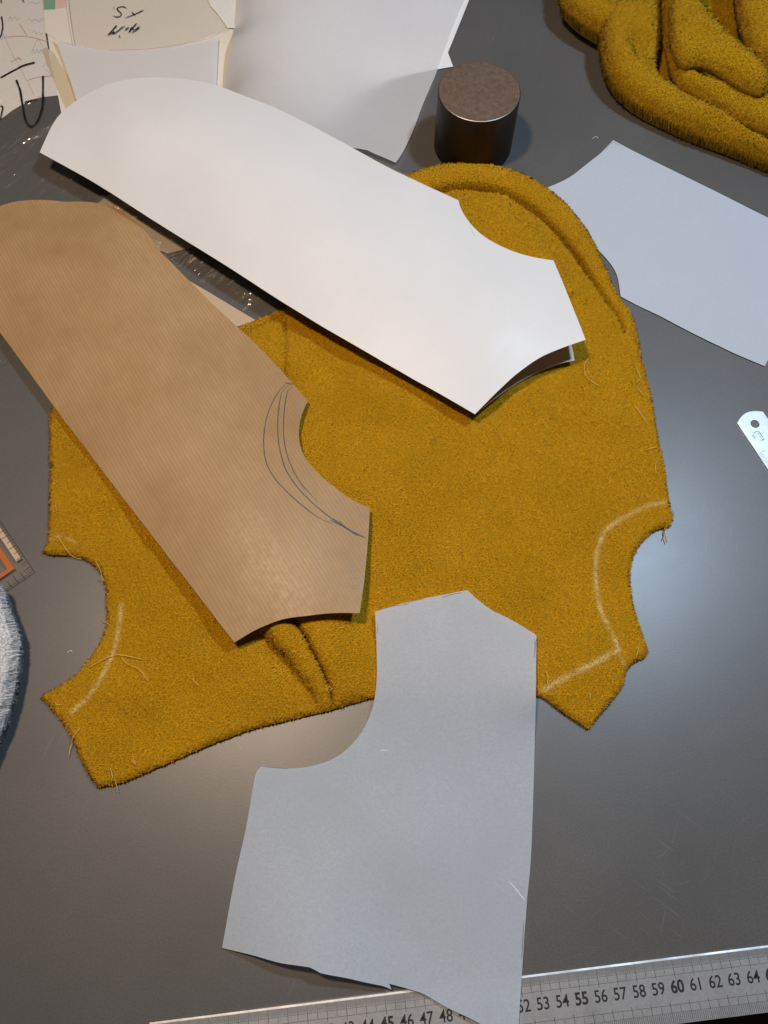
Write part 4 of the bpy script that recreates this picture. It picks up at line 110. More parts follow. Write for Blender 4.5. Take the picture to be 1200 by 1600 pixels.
    'marker2': [[-28.754,54.202],[-28.516,54.31],[-28.276,54.41],[-28.032,54.484],[-27.786,54.549]],
    'marker3': [[-30.624,53.787],[-30.42,53.787],[-30.388,53.542],[-30.372,53.199],[-30.363,52.895],[-30.362,52.601],[-30.368,52.35]],
    'marker4': [[-32.079,61.35],[-32.016,61.633],[-31.973,61.954],[-31.97,62.226],[-31.985,62.533],[-32.028,62.867],[-32.113,63.233],[-32.226,63.626],[-32.34,64.021]],
    'marker5': [[-32.939,66.773],[-32.836,66.401],[-32.734,66.031],[-32.632,65.663]],
    'marker6': [[-31.074,66.455],[-30.904,66.097],[-30.735,65.741]],
    'red0': [[-31.639,61.631],[-31.409,61.666],[-31.177,61.706],[-30.946,61.743],[-30.716,61.771],[-30.489,61.782],[-30.265,61.775],[-30.044,61.754],[-29.825,61.722],[-29.608,61.68],[-29.395,61.631],[-29.12,61.549],[-28.841,61.447],[-28.584,61.343],[-28.373,61.254],[-27.965,61.029]],
    'red1': [[-30.747,63.307],[-30.52,62.919],[-30.295,62.541],[-30.076,62.194],[-29.86,61.858]],
    'red2': [[-30.709,58.734],[-30.504,58.936],[-30.299,59.101],[-30.094,59.156],[-29.889,59.174]],
    'red3': [[-30.296,59.395],[-30.041,59.137],[-29.787,58.881]],
    'red4': [[-29.047,56.64],[-28.827,56.767],[-28.607,56.894],[-28.377,56.998],[-28.133,57.064],[-27.88,57.107],[-27.619,57.141],[-27.418,57.164],[-27.211,57.182],[-27.003,57.197],[-26.796,57.213]],
    'blue0': [[-29.207,59.837],[-29.165,60.063],[-29.123,60.292],[-29.08,60.516],[-29.035,60.73],[-28.97,60.99],[-28.903,61.235],[-28.836,61.48]],
    'blue1': [[-29.077,59.689],[-29.085,60.06],[-29.068,60.282],[-28.974,59.985],[-28.866,59.689],[-28.808,59.985],[-28.75,60.282],[-28.649,59.985],[-28.549,59.689],[-28.49,59.985],[-28.432,60.282],[-28.337,60.06],[-28.232,59.689]],
    'blue2': [[-28.467,59.837],[-28.34,60.125],[-28.22,60.282],[-28.113,59.985],[-28.02,59.689],[-27.954,59.902],[-27.878,60.134],[-27.746,59.967],[-27.597,59.689]],
    'blue3': [[-31.745,63.461],[-31.72,63.738],[-31.694,64.016],[-31.65,64.157],[-31.524,63.895],[-31.394,63.615],[-31.332,63.886],[-31.271,64.157],[-31.147,63.89],[-31.016,63.615],[-30.916,63.784],[-30.824,64.079]],
    'blue4': [[-30.126,63.461],[-30.065,63.75],[-29.986,63.924],[-29.844,63.697],[-29.694,63.461],[-29.593,63.649],[-29.486,63.847],[-29.322,63.649],[-29.154,63.461],[-29.023,63.697],[-28.903,63.924],[-28.785,63.75],[-28.668,63.461]],
    'blue5': [[-29.551,61.933],[-29.477,62.181],[-29.402,62.428],[-29.329,62.541],[-29.221,62.251],[-29.123,61.933],[-29.051,62.109],[-28.97,62.313],[-28.833,62.128],[-28.695,61.933],[-28.528,62.237]],
    'blue6': [[-27.976,58.079],[-27.9,58.311],[-27.824,58.542],[-27.753,58.661],[-27.662,58.456],[-27.58,58.224],[-27.509,58.402],[-27.426,58.588],[-27.3,58.452],[-27.16,58.224]],
    'blue7': [[-31.906,61.329],[-31.841,61.603],[-31.773,61.782],[-31.613,61.48],[-31.572,61.858]],
    'blue8': [[-27.868,54.805],[-27.725,54.874],[-27.582,54.944]],
    'blue9': [[-30.378,65.644],[-30.247,65.841],[-30.102,65.96],[-29.911,65.797],[-29.723,65.644],[-29.583,65.797],[-29.458,66.039]],
    'line0': [[-32.095,62.389],[-31.849,61.915],[-31.601,61.435],[-31.355,60.959],[-31.113,60.492],[-30.877,60.042],[-30.651,59.616],[-30.395,59.145],[-30.153,58.708],[-29.917,58.288],[-29.681,57.868],[-29.439,57.429],[-29.23,57.046],[-29.019,56.656],[-28.806,56.262],[-28.593,55.867],[-28.38,55.473],[-28.17,55.085]],
    'line1': [[-28.836,61.48],[-28.601,61.031],[-28.364,60.587],[-28.129,60.144],[-27.902,59.699],[-27.687,59.247],[-27.486,58.788],[-27.296,58.322],[-27.114,57.854],[-26.934,57.388],[-26.752,56.926]],
    'line2': [[-27.639,57.934],[-27.379,57.609],[-27.12,57.285],[-26.862,56.962],[-26.605,56.64]],
    'xs0': [[-21.882,63.754],[-21.788,63.812],[-21.694,63.868],[-21.599,63.925],[-21.505,63.981],[-21.411,64.038],[-21.316,64.097],[-21.222,64.156],[-21.128,64.218],[-21.034,64.283],[-20.94,64.349],[-20.847,64.416],[-20.753,64.485],[-20.659,64.555],[-20.566,64.625],[-20.472,64.694],[-20.378,64.763]],
    'xs1': [[-21.38,64.529],[-21.286,64.412],[-21.191,64.296],[-21.096,64.18],[-21.002,64.063]],
    'xs2': [[-21.86,64.919],[-21.944,65.051],[-22.051,65.154],[-22.169,65.18],[-22.308,65.18],[-22.431,65.154],[-22.589,65.056],[-22.674,64.919],[-22.604,64.768],[-22.473,64.607],[-22.328,64.451],[-22.218,64.296],[-22.218,64.126],[-22.288,63.986],[-22.374,63.934],[-22.486,63.909],[-22.602,63.909],[-22.714,63.943],[-22.83,64.003],[-22.945,64.063]],
    'xs3': [[-23.009,64.997],[-22.896,64.958]],
    'xs4': [[-21.35,61.997],[-21.287,62.127],[-21.224,62.257],[-21.16,62.39],[-21.092,62.528],[-21.034,62.645],[-20.974,62.766],[-20.912,62.89],[-20.849,63.015],[-20.788,63.139]],
    'xs5': [[-21.315,62.148],[-21.264,62.302],[-21.212,62.471],[-21.161,62.611],[-21.11,62.68],[-21.018,62.495],[-20.905,62.3],[-20.841,62.338],[-20.767,62.422],[-20.688,62.533],[-20.607,62.652],[-20.529,62.757]],
    'xs6': [[-21.083,61.997],[-20.997,62.071],[-20.91,62.143],[-20.825,62.219],[-20.745,62.3],[-20.648,62.421],[-20.557,62.551],[-20.467,62.68]],
    'xs7': [[-21.698,62.224],[-21.618,62.338],[-21.538,62.452],[-21.458,62.566],[-21.378,62.68]],
    'xs8': [[-22.113,61.695],[-22.042,61.544],[-21.97,61.393]],
    'xs9': [[-23.116,61.619],[-23.046,61.74],[-22.977,61.861],[-22.907,61.982],[-22.837,62.103],[-22.767,62.224],[-22.687,62.362],[-22.597,62.518],[-22.511,62.666],[-22.446,62.779],[-22.415,62.833],[-22.437,62.799],[-22.507,62.685],[-22.597,62.531],[-22.679,62.376],[-22.735,62.254],[-22.792,62.119],[-22.85,61.977],[-22.908,61.834],[-22.966,61.695]],
    'xs10': [[-22.806,61.695],[-22.736,61.848],[-22.66,62.016],[-22.594,62.155],[-22.553,62.224],[-22.59,62.044],[-22.612,61.845],[-22.546,61.887],[-22.443,61.987],[-22.33,62.111],[-22.232,62.224],[-22.134,62.359],[-22.048,62.494],[-21.958,62.604],[-21.859,62.672],[-21.757,62.714],[-21.655,62.757]],
    'seam_b': [[-27.754,70.657],[-27.623,69.929],[-27.491,69.183],[-27.359,68.436],[-27.229,67.708],[-27.104,67.014],[-26.985,66.371],[-26.874,65.797],[-26.706,64.975],[-26.559,64.314],[-26.416,63.714],[-26.261,63.076],[-26.087,62.381],[-25.905,61.679],[-25.72,60.979],[-25.538,60.286]],
    'seam_c': [[-28.034,70.657],[-27.903,69.929],[-27.77,69.183],[-27.638,68.436],[-27.508,67.708],[-27.382,67.014],[-27.261,66.371],[-27.147,65.797],[-26.966,64.975],[-26.802,64.314],[-26.643,63.714],[-26.476,63.076],[-26.297,62.381],[-26.115,61.679],[-25.931,60.979],[-25.75,60.286]],
    'green': [[-29.316,66.773],[-28.767,66.773],[-28.218,66.773],[-28.125,66.163],[-28.032,65.557],[-27.94,64.956],[-28.423,64.916],[-28.906,64.877],[-29.042,65.505],[-29.178,66.137]],
    'pink': [[-28.218,66.773],[-27.779,66.773],[-27.339,66.773],[-27.222,65.978],[-27.105,65.191],[-27.502,65.112],[-27.898,65.034],[-28.004,65.61],[-28.11,66.19]],
    'tan_scrap': [[-14.553,37.148],[-14.345,37.044],[-14.137,36.939],[-13.58,36.586],[-13.36,36.44],[-13.095,36.262],[-12.795,36.059],[-12.467,35.836],[-12.118,35.598],[-11.758,35.352],[-11.393,35.103],[-11.032,34.856],[-10.682,34.616],[-10.35,34.389],[-10.045,34.181],[-9.772,33.995],[-9.541,33.838],[-9.089,33.534],[-8.778,33.327],[-8.547,33.175],[-8.337,33.037],[-8.087,32.873],[-8.236,32.441],[-8.346,31.972],[-8.53,31.584],[-8.898,31.395],[-9.125,31.393],[-9.402,31.427],[-9.717,31.491],[-10.06,31.582],[-10.421,31.696],[-10.787,31.828],[-11.149,31.973],[-11.496,32.128],[-11.815,32.287],[-12.097,32.447],[-12.403,32.662],[-12.678,32.904],[-12.929,33.168],[-13.164,33.448],[-13.39,33.737],[-13.614,34.029],[-13.844,34.318],[-14.087,34.598],[-14.164,35.017],[-14.241,35.439],[-14.318,35.862],[-14.396,36.289],[-14.474,36.717]],
    'bag_mid': [[-21.703,43.735],[-21.456,44.041],[-21.207,44.349],[-20.958,44.657],[-20.718,44.924],[-20.491,45.224],[-20.272,45.544],[-20.056,45.874],[-19.838,46.201],[-19.611,46.513],[-19.371,46.798],[-19.112,47.045],[-18.83,47.239],[-18.518,47.37],[-18.172,47.424],[-17.887,47.413],[-17.573,47.366],[-17.233,47.287],[-16.874,47.177],[-16.5,47.041],[-16.116,46.881],[-15.728,46.701],[-15.341,46.504],[-14.959,46.293],[-14.588,46.071],[-14.232,45.841],[-13.896,45.606],[-13.586,45.37],[-13.305,45.135],[-13.058,44.905],[-12.748,44.547],[-12.494,44.159],[-12.286,43.748],[-12.115,43.318],[-11.97,42.876],[-11.842,42.428],[-11.721,41.978],[-11.598,41.533],[-11.463,41.098],[-11.306,40.677],[-11.62,40.495],[-11.939,40.307],[-12.259,40.118],[-12.575,39.933],[-12.884,39.757],[-13.181,39.594],[-13.462,39.451],[-13.844,39.282],[-14.217,39.141],[-14.565,39.021],[-14.875,38.915],[-15.13,38.816],[-15.484,38.626],[-15.701,38.472],[-16.041,38.64],[-16.383,38.793],[-16.728,38.938],[-17.073,39.083],[-17.418,39.236],[-17.761,39.406],[-18.102,39.599],[-18.44,39.825],[-18.773,40.091],[-19.043,40.342],[-19.311,40.623],[-19.576,40.928],[-19.84,41.253],[-20.104,41.594],[-20.368,41.947],[-20.632,42.307],[-20.897,42.671],[-21.164,43.033],[-21.432,43.389]],
    'bag_mid_paper': [[-21.588,43.935],[-21.251,44.305],[-20.912,44.675],[-20.649,44.922],[-20.4,45.208],[-20.158,45.516],[-19.917,45.831],[-19.671,46.136],[-19.414,46.415],[-19.14,46.651],[-18.843,46.828],[-18.518,46.928],[-18.159,46.935],[-17.87,46.875],[-17.547,46.763],[-17.198,46.605],[-16.829,46.408],[-16.446,46.18],[-16.058,45.927],[-15.669,45.656],[-15.287,45.374],[-14.917,45.088],[-14.567,44.803],[-14.243,44.527],[-13.95,44.266],[-13.694,44.026],[-13.482,43.813],[-13.097,43.285],[-12.931,42.795],[-12.889,42.327],[-12.879,41.866],[-12.807,41.399],[-13.06,41.088],[-13.305,40.766],[-13.553,40.452],[-13.814,40.166],[-14.099,39.926],[-14.415,39.745],[-14.757,39.611],[-15.112,39.502],[-15.47,39.401],[-15.82,39.286],[-16.163,39.445],[-16.51,39.592],[-16.86,39.734],[-17.21,39.875],[-17.559,40.023],[-17.905,40.183],[-18.245,40.363],[-18.579,40.569],[-18.903,40.806],[-19.186,41.051],[-19.462,41.323],[-19.732,41.618],[-19.998,41.931],[-20.262,42.258],[-20.524,42.594],[-20.786,42.934],[-21.05,43.274],[-21.317,43.61]],
    'scrap_strip': [[-15.675,38.767],[-15.372,38.894],[-15.076,39.05],[-14.782,39.212],[-14.483,39.361],[-14.173,39.476],[-13.848,39.535],[-13.5,39.518],[-13.216,39.449],[-12.924,39.342],[-12.624,39.201],[-12.316,39.031],[-12.002,38.836],[-11.68,38.622],[-11.351,38.393],[-11.015,38.154],[-10.671,37.909],[-10.407,37.716],[-10.136,37.508],[-9.859,37.288],[-9.577,37.058],[-9.292,36.82],[-9.005,36.576],[-8.716,36.329],[-8.427,36.081],[-8.139,35.833],[-7.853,35.588],[-7.57,35.348],[-7.291,35.115],[-7.572,34.941],[-7.853,34.767],[-8.173,34.569],[-8.455,34.393],[-8.765,34.202],[-9.084,34.004],[-9.397,33.81],[-9.727,34.026],[-9.896,34.157],[-10.099,34.316],[-10.332,34.499],[-10.591,34.703],[-10.872,34.924],[-11.17,35.159],[-11.481,35.404],[-11.8,35.656],[-12.124,35.911],[-12.447,36.166],[-12.765,36.417],[-13.073,36.66],[-13.367,36.892],[-13.653,37.124],[-13.939,37.356],[-14.226,37.59],[-14.514,37.824],[-14.803,38.058],[-15.093,38.294],[-15.383,38.53]],
    'leafA': {"c":[[14.363,63.043,2.3],[17.674,59.17,2.1],[15.977,67.249,2.6],[18.906,67.249,2.6]],"o":[[14.421,69.448],[14.425,68.983],[14.43,68.514],[14.435,68.044],[14.44,67.578],[14.444,67.12],[14.447,66.675],[14.448,66.246],[14.446,65.838],[14.432,65.307],[14.405,64.785],[14.375,64.285],[14.352,63.819],[14.345,63.401],[14.363,63.043],[14.47,62.552],[14.641,62.245],[14.857,61.931],[15.045,61.637],[15.26,61.336],[15.497,61.038],[15.751,60.752],[16.036,60.474],[16.348,60.2],[16.662,59.943],[16.953,59.717],[17.261,59.441],[17.545,59.211],[17.923,59.1],[18.234,59.122],[18.593,59.205],[18.98,59.322],[19.375,59.447],[19.756,59.556],[19.796,59.967],[19.837,60.38],[19.877,60.795],[19.917,61.211],[19.958,61.629],[19.999,62.049],[20.04,62.47],[20.081,62.893],[20.122,63.318],[20.164,63.744],[20.205,64.172],[20.247,64.601],[20.288,65.032],[20.33,65.464],[20.372,65.899],[20.414,66.334],[20.456,66.771],[20.499,67.21],[20.541,67.65],[20.583,68.092],[20.626,68.535],[20.668,68.98],[20.711,69.427],[20.38,69.429],[20.049,69.43],[19.719,69.431],[19.388,69.432],[19.056,69.433],[18.725,69.434],[18.394,69.434],[18.063,69.434],[17.732,69.435],[17.4,69.435],[17.069,69.435],[16.738,69.436],[16.407,69.437],[16.076,69.438],[15.745,69.439],[15.414,69.441],[15.083,69.443],[14.752,69.445]]},
    'leafB': {"c":[[17.458,60.07,2.3],[17.406,55.816,2.0],[18.884,53.202,1.6],[25.816,48.756,1.2],[31.654,45.42,1.0],[22.362,62.624,2.6],[21.624,54.362,1.6],[27.459,49.533,1.2],[20.861,69.034,3.0]],"o":[[18.83,69.038],[18.784,68.592],[18.739,68.135],[18.695,67.669],[18.651,67.2],[18.608,66.73],[18.565,66.263],[18.522,65.803],[18.48,65.352],[18.438,64.914],[18.396,64.492],[18.354,64.088],[18.312,63.705],[18.27,63.346],[18.227,63.013],[18.184,62.709],[18.065,62.067],[17.935,61.559],[17.801,61.144],[17.671,60.783],[17.554,60.438],[17.458,60.07],[17.366,59.621],[17.291,59.208],[17.234,58.812],[17.197,58.416],[17.181,58.002],[17.187,57.557],[17.216,57.097],[17.264,56.64],[17.328,56.206],[17.406,55.816],[17.525,55.393],[17.667,55.016],[17.83,54.67],[18.009,54.342],[18.203,54.031],[18.414,53.742],[18.642,53.468],[18.884,53.202],[19.144,52.943],[19.42,52.694],[19.708,52.452],[20.003,52.216],[20.233,52.038],[20.456,51.873],[20.691,51.707],[20.954,51.529],[21.26,51.323],[21.478,51.177],[21.712,51.019],[21.96,50.851],[22.22,50.678],[22.489,50.501],[22.765,50.323],[23.046,50.148],[23.329,49.979],[23.584,49.835],[23.843,49.695],[24.107,49.557],[24.377,49.42],[24.651,49.283],[24.931,49.143],[25.217,48.999],[25.509,48.85],[25.808,48.694],[26.058,48.564],[26.311,48.431],[26.569,48.296],[26.83,48.157],[27.095,48.015],[27.362,47.87],[27.633,47.721],[27.907,47.569],[28.184,47.413],[28.464,47.254],[28.748,47.092],[28.991,46.952],[29.24,46.807],[29.492,46.66],[29.747,46.51],[30.004,46.357],[30.264,46.203],[30.525,46.048],[30.786,45.893],[31.048,45.737],[31.309,45.582],[31.569,45.428],[31.827,45.277],[32.083,45.127],[32.16,45.577],[32.238,46.03],[32.317,46.486],[32.057,46.638],[31.79,46.793],[31.518,46.951],[31.244,47.11],[30.969,47.27],[30.696,47.429],[30.427,47.587],[30.165,47.741],[29.912,47.892],[29.67,48.037],[29.442,48.176],[29.23,48.308],[28.908,48.509],[28.632,48.683],[28.386,48.841],[28.16,48.994],[27.939,49.152],[27.71,49.328],[27.459,49.533],[27.247,49.714],[27.031,49.911],[26.81,50.122],[26.587,50.341],[26.363,50.565],[26.14,50.789],[25.919,51.01],[25.702,51.223],[25.489,51.422],[25.22,51.667],[24.951,51.906],[24.684,52.139],[24.423,52.363],[24.168,52.577],[23.922,52.779],[23.687,52.968],[23.37,53.206],[23.065,53.419],[22.779,53.61],[22.518,53.785],[22.289,53.946],[21.986,54.157],[21.761,54.327],[21.59,54.543],[21.455,54.792],[21.374,55.089],[21.376,55.562],[21.414,55.838],[21.477,56.146],[21.558,56.487],[21.65,56.862],[21.744,57.272],[21.834,57.716],[21.912,58.196],[21.955,58.522],[21.997,58.866],[22.037,59.225],[22.075,59.601],[22.114,59.991],[22.152,60.396],[22.191,60.815],[22.23,61.247],[22.271,61.692],[22.315,62.15],[22.362,62.624],[22.399,62.986],[22.439,63.365],[22.48,63.757],[22.523,64.162],[22.568,64.577],[22.614,65.002],[22.66,65.435],[22.708,65.875],[22.756,66.321],[22.805,66.77],[22.854,67.221],[22.903,67.673],[22.952,68.124],[23.0,68.573],[23.049,69.017],[22.724,69.019],[22.4,69.021],[22.076,69.024],[21.752,69.026],[21.428,69.029],[21.103,69.032],[20.779,69.034],[20.454,69.035],[20.13,69.036],[19.805,69.037],[19.48,69.037],[19.155,69.038]]},
    'leafC': {"c":[[21.914,60.806,3.9],[21.839,54.68,3.2],[24.427,51.446,2.6],[28.742,48.48,2.3],[31.377,47.01,2.2],[26.556,52.855,2.7],[24.421,60.527,4.1],[23.719,66.546,4.6]],"o":[[22.458,66.631],[22.42,66.227],[22.38,65.816],[22.34,65.402],[22.299,64.985],[22.258,64.569],[22.218,64.155],[22.178,63.745],[22.139,63.341],[22.102,62.944],[22.066,62.557],[22.032,62.18],[21.999,61.816],[21.969,61.466],[21.941,61.129],[21.914,60.806],[21.874,60.341],[21.836,59.897],[21.8,59.478],[21.768,59.08],[21.739,58.703],[21.715,58.344],[21.694,58.002],[21.677,57.675],[21.665,57.361],[21.657,57.058],[21.655,56.594],[21.664,56.183],[21.683,55.81],[21.712,55.464],[21.751,55.13],[21.8,54.796],[21.869,54.392],[21.95,53.998],[22.046,53.625],[22.159,53.286],[22.294,52.993],[22.497,52.71],[22.733,52.497],[22.991,52.317],[23.257,52.132],[23.518,51.951],[23.784,51.788],[24.078,51.611],[24.421,51.388],[24.64,51.232],[24.87,51.058],[25.113,50.87],[25.368,50.671],[25.637,50.463],[25.921,50.251],[26.222,50.038],[26.442,49.887],[26.671,49.734],[26.907,49.577],[27.151,49.417],[27.401,49.255],[27.657,49.091],[27.919,48.925],[28.186,48.758],[28.458,48.59],[28.734,48.423],[28.971,48.283],[29.214,48.142],[29.464,48.001],[29.719,47.859],[29.977,47.717],[30.238,47.574],[30.501,47.431],[30.765,47.288],[31.028,47.145],[31.29,47.003],[31.55,46.862],[31.806,46.721],[31.857,47.069],[31.907,47.418],[31.958,47.768],[32.009,48.119],[32.06,48.472],[32.111,48.825],[32.162,49.179],[32.213,49.534],[32.264,49.889],[32.315,50.244],[32.04,50.37],[31.762,50.498],[31.48,50.629],[31.196,50.761],[30.912,50.893],[30.629,51.025],[30.349,51.156],[30.073,51.284],[29.803,51.409],[29.539,51.53],[29.284,51.645],[29.038,51.755],[28.726,51.892],[28.429,52.02],[28.144,52.141],[27.868,52.254],[27.599,52.361],[27.335,52.463],[27.073,52.56],[26.811,52.653],[26.544,52.741],[26.23,52.828],[25.902,52.902],[25.57,52.968],[25.244,53.029],[24.936,53.09],[24.654,53.155],[24.408,53.227],[24.208,53.309],[23.874,53.523],[23.753,53.775],[23.784,54.183],[23.852,54.422],[23.971,54.686],[24.123,54.977],[24.291,55.298],[24.458,55.65],[24.606,56.036],[24.719,56.459],[24.77,56.75],[24.813,57.059],[24.847,57.384],[24.876,57.726],[24.901,58.082],[24.923,58.452],[24.944,58.836],[24.966,59.232],[24.992,59.641],[25.023,60.063],[25.062,60.5],[25.096,60.835],[25.133,61.186],[25.174,61.552],[25.216,61.929],[25.26,62.316],[25.305,62.711],[25.351,63.114],[25.398,63.521],[25.446,63.933],[25.493,64.347],[25.541,64.763],[25.589,65.178],[25.636,65.592],[25.683,66.003],[25.729,66.41],[25.402,66.43],[25.075,66.452],[24.749,66.474],[24.422,66.496],[24.096,66.519],[23.769,66.542],[23.442,66.565],[23.114,66.587],[22.787,66.609]]},
    'leafD': {"c":[[21.903,59.409,4.9],[22.032,53.453,4.3],[25.878,51.905,4.0],[28.352,50.84,3.8],[25.799,55.966,4.5],[24.431,63.347,5.2]],"o":[[22.554,65.265],[22.51,64.862],[22.464,64.454],[22.417,64.041],[22.37,63.625],[22.322,63.21],[22.274,62.795],[22.227,62.383],[22.18,61.977],[22.135,61.576],[22.091,61.185],[22.049,60.803],[22.008,60.433],[21.97,60.076],[21.935,59.734],[21.903,59.409],[21.857,58.944],[21.814,58.502],[21.774,58.081],[21.738,57.682],[21.705,57.303],[21.678,56.944],[21.655,56.604],[21.638,56.283],[21.628,55.98],[21.623,55.694],[21.633,55.184],[21.664,54.752],[21.716,54.385],[21.785,54.072],[21.873,53.799],[22.068,53.456],[22.313,53.244],[22.578,53.118],[22.862,53.099],[23.166,53.163],[23.456,53.202],[23.836,53.166],[24.214,53.052],[24.496,52.903],[24.789,52.71],[25.075,52.506],[25.339,52.297],[25.595,52.075],[25.872,51.847],[26.105,51.667],[26.354,51.478],[26.605,51.296],[26.849,51.137],[27.168,50.948],[27.48,50.792],[27.759,50.709],[28.081,50.79],[28.366,50.954],[28.521,51.321],[28.677,51.689],[28.704,52.106],[28.619,52.401],[28.472,52.727],[28.285,53.065],[28.08,53.393],[27.88,53.691],[27.679,53.956],[27.462,54.199],[27.238,54.429],[27.015,54.652],[26.799,54.876],[26.545,55.136],[26.297,55.377],[26.051,55.639],[25.799,55.966],[25.622,56.242],[25.438,56.559],[25.252,56.9],[25.071,57.248],[24.901,57.588],[24.748,57.9],[24.574,58.171],[24.403,58.353],[24.253,58.555],[24.143,58.886],[24.088,59.457],[24.086,59.719],[24.093,60.015],[24.108,60.341],[24.13,60.694],[24.158,61.072],[24.191,61.469],[24.228,61.883],[24.269,62.31],[24.311,62.746],[24.355,63.187],[24.398,63.628],[24.44,64.067],[24.48,64.499],[24.517,64.921],[24.55,65.329],[24.218,65.318],[23.885,65.308],[23.552,65.298],[23.22,65.287],[22.887,65.276]]},
    'leafE': {"c":[[27.085,59.548,4.8],[27.438,54.802,4.4],[31.162,50.414,4.0],[32.685,63.497,5.1]],"o":[[27.796,65.463],[27.746,65.052],[27.693,64.63],[27.639,64.202],[27.583,63.77],[27.527,63.337],[27.471,62.906],[27.416,62.479],[27.362,62.059],[27.311,61.65],[27.262,61.253],[27.217,60.871],[27.176,60.507],[27.14,60.164],[27.11,59.843],[27.085,59.548],[27.051,59.001],[27.037,58.547],[27.04,58.165],[27.055,57.831],[27.079,57.523],[27.106,57.219],[27.133,56.897],[27.166,56.506],[27.206,56.125],[27.254,55.759],[27.308,55.413],[27.37,55.093],[27.438,54.802],[27.558,54.43],[27.697,54.12],[27.846,53.849],[27.998,53.594],[28.121,53.345],[28.254,53.137],[28.65,52.758],[28.804,52.627],[28.984,52.479],[29.184,52.318],[29.402,52.145],[29.635,51.963],[29.879,51.773],[30.132,51.579],[30.389,51.381],[30.648,51.182],[30.905,50.984],[31.158,50.79],[31.403,50.6],[31.637,50.418],[31.933,50.42],[32.23,50.422],[32.526,50.424],[32.823,50.426],[33.119,50.428],[33.416,50.431],[33.712,50.433],[34.009,50.435],[34.068,50.787],[34.128,51.14],[34.188,51.494],[34.248,51.849],[34.308,52.206],[34.369,52.564],[34.43,52.923],[34.491,53.284],[34.552,53.646],[34.613,54.009],[34.675,54.373],[34.736,54.739],[34.799,55.106],[34.861,55.474],[34.923,55.844],[34.986,56.215],[35.049,56.587],[35.112,56.961],[35.176,57.336],[35.239,57.712],[35.303,58.09],[35.367,58.469],[35.432,58.85],[35.496,59.232],[35.561,59.615],[35.626,60.0],[35.691,60.386],[35.757,60.774],[35.823,61.163],[35.889,61.553],[35.955,61.945],[36.022,62.338],[36.088,62.733],[36.155,63.129],[36.223,63.527],[36.29,63.926],[36.358,64.327],[36.426,64.729],[36.494,65.133],[36.563,65.538],[36.249,65.535],[35.936,65.532],[35.622,65.53],[35.309,65.527],[34.996,65.524],[34.682,65.521],[34.369,65.519],[34.056,65.516],[33.743,65.513],[33.429,65.51],[33.116,65.508],[32.803,65.505],[32.49,65.502],[32.177,65.5],[31.864,65.497],[31.551,65.494],[31.238,65.492],[30.925,65.489],[30.612,65.487],[30.299,65.484],[29.986,65.481],[29.673,65.479],[29.36,65.476],[29.048,65.473],[28.735,65.471],[28.422,65.468],[28.109,65.465]]},
